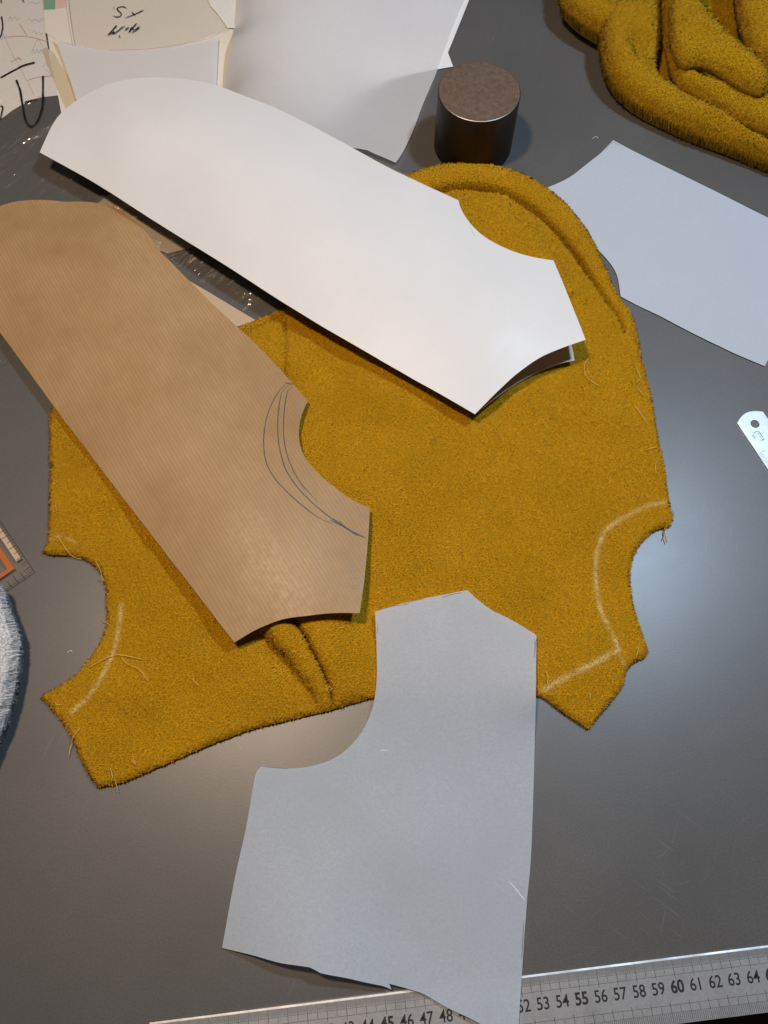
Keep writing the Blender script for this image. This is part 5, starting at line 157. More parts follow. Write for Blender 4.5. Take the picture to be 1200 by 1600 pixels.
    'leafF': {"c":[[19.387,65.0,0.9],[25.457,54.364,0.6],[31.689,49.65,0.6],[31.894,64.161,1.5]],"o":[[19.985,71.644],[19.942,71.183],[19.897,70.715],[19.849,70.24],[19.798,69.759],[19.746,69.275],[19.693,68.787],[19.639,68.297],[19.583,67.806],[19.528,67.315],[19.472,66.825],[19.416,66.338],[19.361,65.853],[19.307,65.373],[19.254,64.897],[19.202,64.428],[19.153,63.965],[19.105,63.51],[19.06,63.065],[19.018,62.629],[18.978,62.204],[18.942,61.79],[18.91,61.389],[18.882,61.001],[18.858,60.627],[18.838,60.269],[18.824,59.926],[18.814,59.6],[18.81,59.292],[18.812,59.002],[18.82,58.731],[18.865,58.033],[18.937,57.486],[19.036,57.063],[19.162,56.735],[19.317,56.475],[19.501,56.258],[19.714,56.056],[19.957,55.845],[20.231,55.598],[20.535,55.291],[20.717,55.101],[20.908,54.914],[21.109,54.73],[21.318,54.549],[21.537,54.368],[21.764,54.189],[22.001,54.009],[22.245,53.828],[22.499,53.646],[22.761,53.462],[23.031,53.275],[23.309,53.084],[23.596,52.89],[23.89,52.69],[24.193,52.485],[24.502,52.273],[24.82,52.055],[25.145,51.829],[25.352,51.684],[25.564,51.537],[25.783,51.386],[26.006,51.233],[26.235,51.078],[26.467,50.92],[26.704,50.76],[26.945,50.598],[27.189,50.434],[27.436,50.269],[27.685,50.102],[27.937,49.935],[28.191,49.766],[28.447,49.596],[28.703,49.426],[28.961,49.256],[29.219,49.085],[29.477,48.914],[29.736,48.743],[29.993,48.572],[30.25,48.402],[30.506,48.233],[30.761,48.064],[31.014,47.896],[31.264,47.729],[31.512,47.564],[31.758,47.4],[32.0,47.238],[32.24,47.078],[32.448,47.378],[32.656,47.679],[32.865,47.981],[33.075,48.284],[33.285,48.587],[33.496,48.891],[33.707,49.196],[33.919,49.502],[34.131,49.809],[34.344,50.116],[34.558,50.425],[34.772,50.734],[34.836,51.106],[34.9,51.479],[34.964,51.854],[35.028,52.23],[35.093,52.608],[35.158,52.987],[35.223,53.367],[35.288,53.749],[35.354,54.132],[35.42,54.517],[35.486,54.903],[35.552,55.291],[35.619,55.68],[35.686,56.07],[35.753,56.463],[35.821,56.856],[35.888,57.251],[35.956,57.648],[36.025,58.046],[36.093,58.446],[36.162,58.848],[36.232,59.251],[36.301,59.655],[36.371,60.062],[36.441,60.469],[36.511,60.879],[36.582,61.29],[36.653,61.703],[36.725,62.117],[36.796,62.533],[36.868,62.951],[36.94,63.37],[37.013,63.791],[37.086,64.214],[37.159,64.639],[37.232,65.065],[37.306,65.493],[37.38,65.922],[37.455,66.354],[37.53,66.787],[37.605,67.222],[37.68,67.659],[37.756,68.097],[37.832,68.538],[37.908,68.98],[37.985,69.423],[38.062,69.869],[38.139,70.317],[37.82,70.339],[37.502,70.362],[37.183,70.385],[36.863,70.407],[36.544,70.43],[36.224,70.453],[35.905,70.476],[35.585,70.499],[35.264,70.521],[34.944,70.544],[34.623,70.567],[34.303,70.59],[33.982,70.613],[33.66,70.637],[33.339,70.66],[33.017,70.683],[32.696,70.706],[32.374,70.729],[32.052,70.753],[31.729,70.776],[31.407,70.8],[31.084,70.823],[30.761,70.847],[30.438,70.87],[30.114,70.894],[29.791,70.918],[29.467,70.941],[29.143,70.965],[28.819,70.989],[28.495,71.013],[28.17,71.037],[27.845,71.061],[27.52,71.085],[27.195,71.109],[26.87,71.133],[26.544,71.157],[26.218,71.181],[25.892,71.205],[25.566,71.23],[25.239,71.254],[24.912,71.278],[24.585,71.302],[24.258,71.327],[23.931,71.351],[23.603,71.375],[23.275,71.4],[22.947,71.424],[22.619,71.449],[22.291,71.473],[21.962,71.497],[21.633,71.522],[21.304,71.546],[20.974,71.571],[20.645,71.595],[20.315,71.619]]},
    'dimple': [[19.99,56.701],[20.04,55.865]],
    'grey': [[-25.788,14.295],[-25.532,14.259],[-25.247,14.216],[-24.941,14.166],[-24.623,14.109],[-24.303,14.047],[-23.989,13.978],[-23.69,13.904],[-23.417,13.826],[-23.177,13.743],[-22.98,13.655],[-22.67,13.414],[-22.53,13.14],[-22.45,12.838],[-22.32,12.512],[-22.179,12.265],[-22.02,11.989],[-21.856,11.701],[-21.698,11.423],[-21.559,11.172],[-21.451,10.968],[-21.302,10.671],[-21.242,10.398],[-21.206,10.189],[-21.172,9.944],[-21.141,9.673],[-21.115,9.385],[-21.094,9.09],[-21.081,8.832],[-21.069,8.557],[-21.062,8.274],[-21.058,7.989],[-21.061,7.711],[-21.071,7.446],[-21.095,7.14],[-21.131,6.839],[-21.174,6.548],[-21.218,6.274],[-21.259,6.022],[-21.286,5.782],[-21.301,5.601],[-21.342,5.385],[-21.445,5.044],[-21.497,4.865],[-21.549,4.651],[-21.604,4.41],[-21.663,4.151],[-21.73,3.884],[-21.806,3.618],[-21.893,3.361],[-21.995,3.123],[-22.114,2.911],[-22.251,2.734],[-22.41,2.601],[-22.594,2.511],[-22.805,2.455],[-23.039,2.428],[-23.29,2.425],[-23.556,2.439],[-23.831,2.466],[-24.113,2.5],[-24.396,2.536],[-24.676,2.568],[-24.949,2.592],[-25.211,2.601],[-25.261,2.838],[-25.312,3.076],[-25.363,3.314],[-25.415,3.554],[-25.466,3.795],[-25.518,4.037],[-25.57,4.279],[-25.622,4.523],[-25.674,4.768],[-25.727,5.013],[-25.78,5.26],[-25.833,5.508],[-25.886,5.756],[-25.939,6.006],[-25.993,6.257],[-26.047,6.509],[-26.101,6.762],[-26.155,7.016],[-26.21,7.27],[-26.264,7.527],[-26.319,7.784],[-26.375,8.042],[-26.43,8.301],[-26.486,8.561],[-26.542,8.823],[-26.598,9.086],[-26.654,9.349],[-26.711,9.614],[-26.768,9.88],[-26.825,10.147],[-26.882,10.415],[-26.94,10.685],[-26.998,10.955],[-27.056,11.227],[-27.114,11.5],[-27.173,11.774],[-27.232,12.049],[-27.291,12.325],[-27.35,12.603],[-27.41,12.882],[-27.47,13.162],[-27.53,13.443],[-27.591,13.726],[-27.651,14.01],[-27.712,14.295],[-27.445,14.3],[-27.189,14.313],[-26.935,14.328],[-26.676,14.34],[-26.403,14.341],[-26.11,14.328]],
    'misc': {"lint":[16.558,50.499,0.05],"chip":[-8.185,4.478,0.0],"lint2":[-18.702,9.958,0.0],"lint3":[12.816,1.322,0.0]},
    'cl': [[-21.57,14.956],[-24.359,18.395],[-23.512,13.644]],
}

# ------------------------------------------------------------------ helpers
def tag(o, label=None, cat=None, group=None, kind=None):
    if label: o['label'] = label
    if cat: o['category'] = cat
    if group: o['group'] = group
    if kind: o['kind'] = kind
    return o

def empty(name, loc=(0, 0, 0)):
    o = bpy.data.objects.new(name, None); col.objects.link(o)
    o.empty_display_size = 0.02
    o.location = Vector(loc) * S
    return o

def link(name, me, mat, parent=None, smooth=True):
    o = bpy.data.objects.new(name, me); col.objects.link(o)
    if mat: me.materials.append(mat)
    if smooth:
        me.polygons.foreach_set('use_smooth', np.ones(len(me.polygons), dtype=bool))
    if parent:
        o.parent = parent
        o.matrix_parent_inverse = parent.matrix_basis.inverted()
    return o

def mesh(name, verts, faces):
    me = bpy.data.meshes.new(name)
    me.from_pydata([tuple(float(c) * S for c in v) for v in verts], [], faces)
    me.update()
    return me

def vnoise(x, y, seed=0):
    xi = np.floor(x).astype(np.int64); yi = np.floor(y).astype(np.int64)
    fx = x - xi; fy = y - yi
    def h(a, b):
        n = (a * 374761393 + b * 668265263 + seed * 982451653) & 0x7fffffff
        n = ((n ^ (n >> 13)) * 1274126177) & 0x7fffffff
        n = (n ^ (n >> 16)) & 0xffff
        return n / 65535.0
    u = fx * fx * (3 - 2 * fx); v = fy * fy * (3 - 2 * fy)
    a = h(xi, yi); b = h(xi + 1, yi); c = h(xi, yi + 1); d = h(xi + 1, yi + 1)
    return (a * (1 - u) + b * u) * (1 - v) + (c * (1 - u) + d * u) * v

def fbm(x, y, seed=0, oct=3):
    t = 0; a = 1; n = 0
    for k in range(oct):
        t = t + a * vnoise(x * 2 ** k, y * 2 ** k, seed + k * 17); n += a; a *= .5
    return t / n - .5

def polydist(P, line, closed=False):
    """distance of points P to a polyline, with arc parameter 0..1 and signed side"""
    L = np.asarray(line, float)[:, :2]
    A = L if closed else L[:-1]
    B = np.roll(L, -1, 0) if closed else L[1:]
    seg = B - A; ln2 = (seg ** 2).sum(1) + 1e-12
    cum = np.r_[0, np.cumsum(np.sqrt(ln2))]
    best = np.full(len(P), 1e9); tt = np.zeros(len(P)); side = np.zeros(len(P))
    for i in range(len(A)):
        ap = P - A[i]
        t = np.clip((ap @ seg[i]) / ln2[i], 0, 1)
        q = ap - t[:, None] * seg[i]
        d = np.sqrt((q ** 2).sum(1))
        m = d < best
        best[m] = d[m]
        tt[m] = (cum[i] + t[m] * math.sqrt(ln2[i])) / cum[-1]
        cr = seg[i][0] * ap[:, 1] - seg[i][1] * ap[:, 0]
        side[m] = np.sign(cr[m])
    return best, tt, side

def inside(P, poly):
    poly = np.asarray(poly, float)[:, :2]
    x, y = P[:, 0], P[:, 1]
    c = np.zeros(len(P), bool)
    j = len(poly) - 1
    for i in range(len(poly)):
        xi, yi = poly[i]; xj, yj = poly[j]
        m = ((yi > y) != (yj > y))
        xs = (xj - xi) * (y - yi) / (yj - yi + 1e-15) + xi
        c ^= m & (x < xs)
        j = i
    return c

class Tps:
    def __init__(self, ctrl):
        c = np.asarray(ctrl, float); X = c[:, :2]; n = len(X)
        d = np.linalg.norm(X[:, None] - X[None], axis=2)
        K = np.where(d > 0, d * d * np.log(d + 1e-12), 0)
        Pm = np.c_[np.ones(n), X]
        A = np.zeros((n + 3, n + 3)); A[:n, :n] = K + np.eye(n) * 1e-3; A[:n, n:] = Pm; A[n:, :n] = Pm.T
        self.X = X; self.w = np.linalg.solve(A, np.r_[c[:, 2], 0, 0, 0])
    def __call__(self, P):
        P = np.asarray(P, float)
        r = np.linalg.norm(P[:, None, :2] - self.X[None], axis=2)
        n = len(self.X)
        return np.where(r > 0, r * r * np.log(r + 1e-12), 0) @ self.w[:n] + self.w[n] + P[:, :2] @ self.w[n + 1:]

def flatz(z): return lambda P: np.full(len(P), float(z))

def triangulate(outline, res, jitter=.25, guides=None):
    O = np.asarray(outline, float)[:, :2]
    lo, hi = O.min(0), O.max(0)
    gx, gy = np.meshgrid(np.arange(lo[0], hi[0], res), np.arange(lo[1], hi[1], res))
    gx = gx + (np.arange(gx.shape[0]) % 2)[:, None] * res * .5
    G = np.c_[gx.ravel(), gy.ravel()]
    G += rng.uniform(-jitter, jitter, G.shape) * res
    G = G[inside(G, O)]
    d, _, _ = polydist(G, O, True)
    G = G[d > res * .45]
    if guides is not None:
        gd = guides[inside(guides, O)]
        dg, _, _ = polydist(gd, O, True); gd = gd[dg > .12]
        keep = np.ones(len(G), bool)
        for q in gd: keep &= ((G - q) ** 2).sum(1) > (.5 * res) ** 2
        G = np.r_[G[keep], gd]
    pts = [Vector(p) for p in np.r_[O, G]]
    n = len(O)
    vo, eo, fo, *_ = delaunay_2d_cdt(pts, [(i, (i + 1) % n) for i in range(n)], [], 1, 1e-5)
    return np.array([tuple(v) for v in vo]), [tuple(f) for f in fo]

def sheet_mesh(name, outline, zf, thick, res, rough=0.0, bottom=None, guides=None):
    """a thin solid with a cut edge: top follows zf, underside one thickness lower"""
    O = np.asarray(outline, float)[:, :2].copy()
    if rough:
        s = np.cumsum(np.r_[0, np.linalg.norm(np.diff(O, axis=0), axis=1)])
        O[:, 0] += rough * fbm(s * .9, s * 0 + 3.1, 5) * 2
        O[:, 1] += rough * fbm(s * .9, s * 0 + 9.7, 8) * 2
    V, F = triangulate(O, res, .25, guides)
    a = O[:, 0] @ np.roll(O[:, 1], -1) - O[:, 1] @ np.roll(O[:, 0], -1)
    z = zf(V)
    zb = z - thick if bottom is None else bottom(V)
    n = len(V)
    top = []
    for f in F:
        p = V[list(f)]
        ar = (p[1, 0] - p[0, 0]) * (p[2, 1] - p[0, 1]) - (p[1, 1] - p[0, 1]) * (p[2, 0] - p[0, 0])
        top.append(f if ar > 0 else f[::-1])
    ec = {}
    for f in top:
        for i in range(len(f)):
            e = (f[i], f[(i + 1) % len(f)]); ec[e] = 1
    if thick <= 0:
        return mesh(name, np.c_[V, z], top), len(top)
    faces = list(top) + [tuple(i + n for i in f[::-1]) for f in top]
    for (i, j) in ec:
        if (j, i) not in ec: faces.append((j, i, i + n, j + n))
    verts = np.r_[np.c_[V, z], np.c_[V, zb]]
    me = mesh(name, verts, faces)
    # hard cut edge: side walls flat, the rest smooth
    return me, len(top)

def sheet(name, outline, zf, thick, res, mat, parent=None, rough=0.0, bottom=None, guides=None):
    me, nt = sheet_mesh(name, outline, zf, thick, res, rough, bottom, guides)
    o = link(name, me, mat, parent)
    sm = np.ones(len(me.polygons), bool)
    if thick > 0: sm[2 * nt:] = False
    me.polygons.foreach_set('use_smooth', sm)
    me.set_sharp_from_angle(angle=math.radians(50))
    return o

def ribbon(name, line, zf, width, mat, parent=None, lift=.012, taper=True, broken=0.0):
    """a drawn stroke: a strip laid just above the sheet it is drawn on"""
    L = np.asarray(line, float)[:, :2]
    # resample
    s = np.r_[0, np.cumsum(np.linalg.norm(np.diff(L, axis=0), axis=1))]
    m = max(3, int(s[-1] / .12))
    t = np.linspace(0, s[-1], m)
    Q = np.c_[np.interp(t, s, L[:, 0]), np.interp(t, s, L[:, 1])]
    T = np.gradient(Q, axis=0); T /= np.linalg.norm(T, axis=1)[:, None] + 1e-9
    N = np.c_[-T[:, 1], T[:, 0]]
    sd = random.randint(0, 999)
    w = width * .5 * (1 + .7 * fbm(t * 2.5, t * 0 + sd, sd))
    if taper:
        w *= np.clip(np.minimum(t, s[-1] - t) / (.12 * s[-1] + 1e-9), .35, 1)
    A = Q + N * w[:, None]; B = Q - N * w[:, None]
    za, zb = zf(A) + lift, zf(B) + lift
    V = np.r_[np.c_[A, za], np.c_[B, zb]]
    F = [(i, i + m, i + 1 + m, i + 1) for i in range(m - 1)]
    return link(name, mesh(name, V, F), mat, parent)

def tube_mesh(name, pts, rad, seg=8):
    P = [Vector(p) for p in pts]; V = []; F = []
    r = rad if hasattr(rad, '__len__') else [rad] * len(P)
    up = Vector((0, 0, 1))
    for i, p in enumerate(P):
        t = (P[min(i + 1, len(P) - 1)] - P[max(i - 1, 0)]).normalized()
        a = t.cross(up)
        if a.length < 1e-4: a = t.cross(Vector((1, 0, 0)))
        a.normalize(); b = a.cross(t).normalized()
        for k in range(seg):
            an = 2 * math.pi * k / seg
            V.append(p + (a * math.cos(an) + b * math.sin(an)) * r[i])
    n = len(P)
    for i in range(n - 1):
        for k in range(seg):
            F.append((i * seg + k, i * seg + (k + 1) % seg, (i + 1) * seg + (k + 1) % seg, (i + 1) * seg + k))
    F.append(tuple(range(seg))[::-1]); F.append(tuple((n - 1) * seg + k for k in range(seg)))
    return V, F

def text_mesh(body, size, bold=False):
    cu = bpy.data.curves.new('numeral', 'FONT')
    cu.body = body; cu.size = size * S; cu.align_x = 'CENTER'; cu.align_y = 'CENTER'
    cu.offset = (.03 if bold else 0.012) * size * S
    cu.resolution_u = 4
    o = bpy.data.objects.new('numeral', cu); col.objects.link(o)
    dg = bpy.context.evaluated_depsgraph_get()
    me = bpy.data.meshes.new_from_object(o.evaluated_get(dg))
    bpy.data.objects.remove(o); bpy.data.curves.remove(cu)
    me.materials.clear()
    return me

# ------------------------------------------------------------------ materials
def M(name, build):
    m = bpy.data.materials.new(name); m.use_nodes = True
    nt = m.node_tree; nt.nodes.clear()
    out = nt.nodes.new('ShaderNodeOutputMaterial')
    class K: pass
    k = K(); k.nt = nt
    def N(t, **kw):
        n = nt.nodes.new('ShaderNode' + t)
        for a, b in kw.items():
            if a.startswith('_'): setattr(n, a[1:], b)
            else: n.inputs[a.replace('__', ' ')].default_value = b
        return n
    k.N = N
    k.L = lambda a, b: nt.links.new(a, b)
    def coords(scale=1.0, rot=0.0, stretch=(1, 1, 1)):
        tc = N('TexCoord'); mp = N('Mapping')
        k.L(tc.outputs['Object'], mp.inputs['Vector'])
        mp.inputs['Rotation'].default_value = (0, 0, rot)
        m2 = N('Mapping'); m2.inputs['Scale'].default_value = tuple(scale * s for s in stretch)
        k.L(mp.outputs['Vector'], m2.inputs['Vector'])
        return m2.outputs['Vector']
    k.coords = coords
    def noise(vec, scale, detail=3, rough=.55):
        n = N('TexNoise', Scale=scale, Detail=detail, Roughness=rough); k.L(vec, n.inputs['Vector']); return n.outputs['Fac']
    k.noise = noise
    def ramp(fac, stops):
        r = N('ValToRGB'); el = r.color_ramp.elements
        while len(el) < len(stops): el.new(.5)
        for e, (p, c) in zip(el, stops):
            e.position = p; e.color = (*c, 1) if len(c) == 3 else c
        k.L(fac, r.inputs['Fac']); return r.outputs['Color']
    k.ramp = ramp
    def maprange(fac, a, b, c, d):
        r = N('MapRange'); k.L(fac, r.inputs['Value'])
        for i, v in zip(('From Min', 'From Max', 'To Min', 'To Max'), (a, b, c, d)): r.inputs[i].default_value = v
        return r.outputs['Result']
    k.maprange = maprange
    def mixc(fac, a, b, mode='MIX'):
        n = N('Mix', _data_type='RGBA', _blend_type=mode)
        for s, v in ((n.inputs[0], fac), (n.inputs[6], a), (n.inputs[7], b)):
            if hasattr(v, 'is_linked') or hasattr(v, 'links'): k.L(v, s)
            else: s.default_value = v if not isinstance(v, tuple) else (*v, 1)[:4]
        return n.outputs[2]
    k.mixc = mixc
    def bump(h, strength, dist, normal=None):
        b = N('Bump', Strength=strength, Distance=dist); k.L(h, b.inputs['Height'])
        if normal: k.L(normal, b.inputs['Normal'])
        return b.outputs['Normal']
    k.bump = bump
    sh = build(k)
    k.L(sh, out.inputs['Surface'])
    return m

def simple(name, color, rough=.5, metal=0.0, spec=.5):
    def b(k):
        p = k.N('BsdfPrincipled', Roughness=rough, Metallic=metal)
        p.inputs['Base Color'].default_value = (*color, 1); p.inputs['Specular IOR Level'].default_value = spec
        return p.outputs[0]
    return M(name, b)

def table_mat(k):
    v = k.coords(1)
    n1 = k.noise(v, 14, 4); n2 = k.noise(v, 900, 2); n3 = k.noise(v, 60, 4)
    base = k.mixc(k.maprange(n1, .3, .7, 0, 1), (.105, .103, .101), (.128, .126, .124))
    base = k.mixc(k.maprange(n2, .35, .65, 0, .5), base, (.075, .074, .073))
    scr = None
    # fine scratches: several families of stretched noise
    for i, (rot, sc, th) in enumerate(((.35, 60, .70), (1.25, 75, .71), (2.2, 50, .705), (2.75, 90, .715), (.9, 40, .71))):
        w = k.coords(1, rot, (1, .05, 1))
        # slightly bent
        nn = k.N('TexNoise', Scale=sc * 10, Detail=1.0, Roughness=.5, Distortion=.1); k.L(w, nn.inputs['Vector'])
        f = k.maprange(nn.outputs['Fac'], th - .005, th + .04, 0, 1)
        if scr is None: scr = f
        else:
            a = k.N('Math', _operation='MAXIMUM'); k.L(scr, a.inputs[0]); k.L(f, a.inputs[1]); scr = a.outputs[0]
    msk = k.maprange(k.noise(k.coords(1), 9, 3), .45, .65, 0, .55)
    mm = k.N('Math', _operation='MULTIPLY'); k.L(scr, mm.inputs[0]); k.L(msk, mm.inputs[1])
    base = k.mixc(mm.outputs[0], base, (.150, .150, .153))
    p = k.N('BsdfPrincipled')
    k.L(base, p.inputs['Base Color'])
    k.L(k.maprange(n3, .3, .7, .37, .385), p.inputs['Roughness'])
    p.inputs['Specular IOR Level'].default_value = .74
    b = k.bump(n2, .10, .0002)
    k.L(b, p.inputs['Normal'])
    return p.outputs[0]
m_table = M('grey_laminate', table_mat)

def paper(name, color, trans, rough=.5, spec=.3, tint=None, grain=1.0, fibre=.0, mott=.93):
    def b(k):
        v = k.coords(1)
        n = k.noise(v, 700, 3); n2 = k.noise(v, 25, 3)
        c2 = tuple(q * mott for q in color)
        base = k.mixc(k.maprange(n, .3, .7, 0, grain), color, c2)
        base = k.mixc(k.maprange(n2, .35, .7, 0, .6), base, c2)
        if fibre:
            f = k.maprange(k.noise(v, 1500, 1), .66, .72, 0, fibre)
            base = k.mixc(f, base, (.9, .9, .9))
        p = k.N('BsdfPrincipled', Roughness=rough); k.L(base, p.inputs['Base Color'])
        p.inputs['Specular IOR Level'].default_value = spec
        k.L(k.bump(k.mixc(.5, k.noise(v, 260, 3), k.noise(v, 10, 2)), .12, .0006), p.inputs['Normal'])
        dent = k.noise(k.coords(1, .7, (1, .4, 1)), 16, 3, .5)
        k.L(k.bump(dent, .25, .004, p.inputs['Normal'].links[0].from_socket), p.inputs['Normal'])
        t = k.N('BsdfTranslucent'); k.L(base, t.inputs['Color'])
        if tint: t.inputs['Color'].default_value = (*tint, 1); nt = t.inputs['Color']; [k.nt.links.remove(l) for l in list(nt.links)]
        mx = k.N('MixShader'); mx.inputs[0].default_value = trans
        k.L(p.outputs[0], mx.inputs[1]); k.L(t.outputs[0], mx.inputs[2])
        return mx.outputs[0]
    return M(name, b)
m_white = paper('white_card_paper', (.80, .81, .82), .04, .42, .45, grain=.5)
m_trace = paper('tracing_paper', (.80, .885, 1.0), .43, .55, .22, fibre=.35, mott=.86)
m_blue = paper('pale_printer_paper', (.62, .68, .76), .18, .6, .25)
m_small = paper('thin_white_paper', (.80, .79, .79), .2, .5, .3)
m_roll = paper('sheet_paper', (.95, .95, .96), .5, .5, .3)
m_under = paper('bright_white_paper', (.93, .93, .93), .05, .5, .3)
m_card_shade = paper('shade_toned_card', (.46, .39, .30), .0, .5, .4)  # beige darkened in colour, standing in for the white pattern's shadow on the card
m_cream = paper('cream_paper', (.88, .82, .71), .12, .55, .3)
m_note = paper('note_paper', (.90, .86, .81), .1, .6, .25)
m_beige = paper('beige_tape', (.72, .60, .42), .1, .5, .3)
m_tan = paper('pale_tan_paper', (.62, .46, .32), .05, .35, .55)

def kraft(k):
    tc = k.coords(1, math.radians(-32))
    w = k.N('TexWave', _wave_type='BANDS', _bands_direction='X', Scale=135.0, Distortion=.5, Detail=2.0)
    w.inputs['Detail Scale'].default_value = 1.4
    k.L(tc, w.inputs['Vector'])
    v = k.coords(1)
    st = k.coords(1, math.radians(-32), (1, .12, 1))
    n1 = k.noise(st, 420, 4); n2 = k.noise(v, 18, 4, .6); n3 = k.noise(v, 900, 2)
    base = k.mixc(k.maprange(n2, .3, .7, 0, 1), (.365, .225, .098), (.485, .32, .165))
    base = k.mixc(k.maprange(w.outputs['Fac'], .1, .9, 0, .34), base, (.30, .175, .070))
    base = k.mixc(k.maprange(n1, .35, .7, 0, .28), base, (.33, .19, .08))
    p = k.N('BsdfPrincipled', Roughness=.42); k.L(base, p.inputs['Base Color'])
    p.inputs['Specular IOR Level'].default_value = .42
    k.L(k.maprange(k.noise(v, 300, 3), .3, .7, .42, .55), p.inputs['Roughness'])
    nb = k.bump(w.outputs['Fac'], .10, .0002)
    nb = k.bump(k.noise(k.coords(1, math.radians(-32), (1, .6, 1)), 40, 3), .22, .0009, nb)
    cr = k.N('TexNoise', Scale=9.0, Detail=2.0, Distortion=.6); k.L(k.coords(1, math.radians(-30), (1, .45, 1)), cr.inputs['Vector'])
    ab = k.N('Math', _operation='ABSOLUTE'); sb = k.N('Math', _operation='SUBTRACT'); k.L(cr.outputs['Fac'], sb.inputs[0]); sb.inputs[1].default_value = .5; k.L(sb.outputs[0], ab.inputs[0])
    nb = k.bump(k.maprange(ab.outputs[0], 0, .10, 0, 1), .35, .0012, nb)
    k.L(nb, p.inputs['Normal'])
    return p.outputs[0]
m_kraft = M('ribbed_kraft_paper', kraft)

def fleece_base(c1, c2):
    def b(k):
        v = k.coords(1)
        n = k.noise(v, 330, 3); n2 = k.noise(v, 40, 3)
        at = k.N('Attribute', _attribute_name='Chalk')
        base = k.mixc(k.maprange(n, .3, .7, 0, 1), c1, c2)
        base = k.mixc(at.outputs['Fac'], base, (.74, .56, .24))
        p = k.N('BsdfPrincipled', Roughness=.95); k.L(base, p.inputs['Base Color'])
        p.inputs['Specular IOR Level'].default_value = .05
        p.inputs['Sheen Weight'].default_value = .15
        k.L(k.bump(n, .6, .0015), p.inputs['Normal'])
        return p.outputs[0]
    return b
def nap_mat(k):
    at = k.N('Attribute', _attribute_name='Col')
    d = k.N('BsdfDiffuse', Roughness=.6); k.L(at.outputs['Color'], d.inputs['Color'])
    nr = k.N('Attribute', _attribute_name='Tuft'); k.L(nr.outputs['Vector'], d.inputs['Normal'])
    return d.outputs[0]
m_fleece = M('mustard_fleece', fleece_base((.38, .205, .008), (.46, .255, .010)))
m_grey_fleece = M('grey_plush', fleece_base((.72, .72, .73), (.8, .8, .81)))
m_nap = M('fleece_nap', nap_mat)
m_thread = simple('yellow_thread', (.85, .60, .16), .6)
m_thread_dark = simple('brown_thread', (.30, .16, .05), .6)

def steel(name, color, rough, brush=(1, 1, 1), rot=0, bumpy=.08, metal=1.0):
    def b(k):
        v = k.coords(1, rot, brush); n = k.noise(v, 600, 3); n2 = k.noise(k.coords(1), 60, 4)
        base = k.mixc(k.maprange(n, .3, .7, 0, .6), color, tuple(q * .72 for q in color))
        base = k.mixc(k.maprange(n2, .45, .75, 0, .45), base, tuple(q * .6 for q in color))
        p = k.N('BsdfPrincipled', Metallic=metal); k.L(base, p.inputs['Base Color'])
        k.L(k.maprange(n2, .3, .7, rough - .06, rough + .1), p.inputs['Roughness'])
        k.L(k.bump(n, bumpy, .0002), p.inputs['Normal'])
        return p.outputs[0]
    return M(name, b)
m_ruler = steel('satin_steel', (.52, .53, .55), .42, (1, 1, 1), 0, .08, .5)
m_ruler2 = steel('bright_steel', (.86, .88, .88), .38, (1, 1, 1), 0, .08, .8)
m_edge = simple('polished_edge', (.50, .50, .49), .4, .9)
m_rim = simple('worn_edge', (.34, .31, .28), .45, 1.0)
m_ink = simple('etched_black', (.02, .02, .022), .6)
m_cyl_side = steel('dark_turned_steel', (.06, .048, .038), .5, (1, 1, 40), 0, .1)
def cyl_top(k):
    v = k.coords(1)
    n = k.noise(v, 260, 5, .7); n2 = k.noise(v, 1100, 3); n3 = k.noise(v, 45, 3)
    w = k.N('TexWave', _wave_type='RINGS', _rings_direction='Z', Scale=260.0, Distortion=1.2, Detail=2.0)
    k.L(v, w.inputs['Vector'])
    base = k.mixc(k.maprange(n, .32, .68, 0, 1), (.17, .108, .070), (.235, .158, .110))
    base = k.mixc(k.maprange(n3, .5, .7, 0, .45), base, (.16, .085, .052))
    base = k.mixc(k.maprange(n2, .55, .7, 0, .5), base, (.33, .27, .23))
    base = k.mixc(k.maprange(w.outputs['Fac'], .6, 1, 0, .34), base, (.32, .28, .25))
    p = k.N('BsdfPrincipled', Metallic=.55); k.L(base, p.inputs['Base Color'])
    k.L(k.maprange(n, .3, .7, .42, .62), p.inputs['Roughness'])
    k.L(k.bump(n2, .25, .0003), p.inputs['Normal'])
    return p.outputs[0]
m_cyl_top = M('rusty_turned_steel', cyl_top)

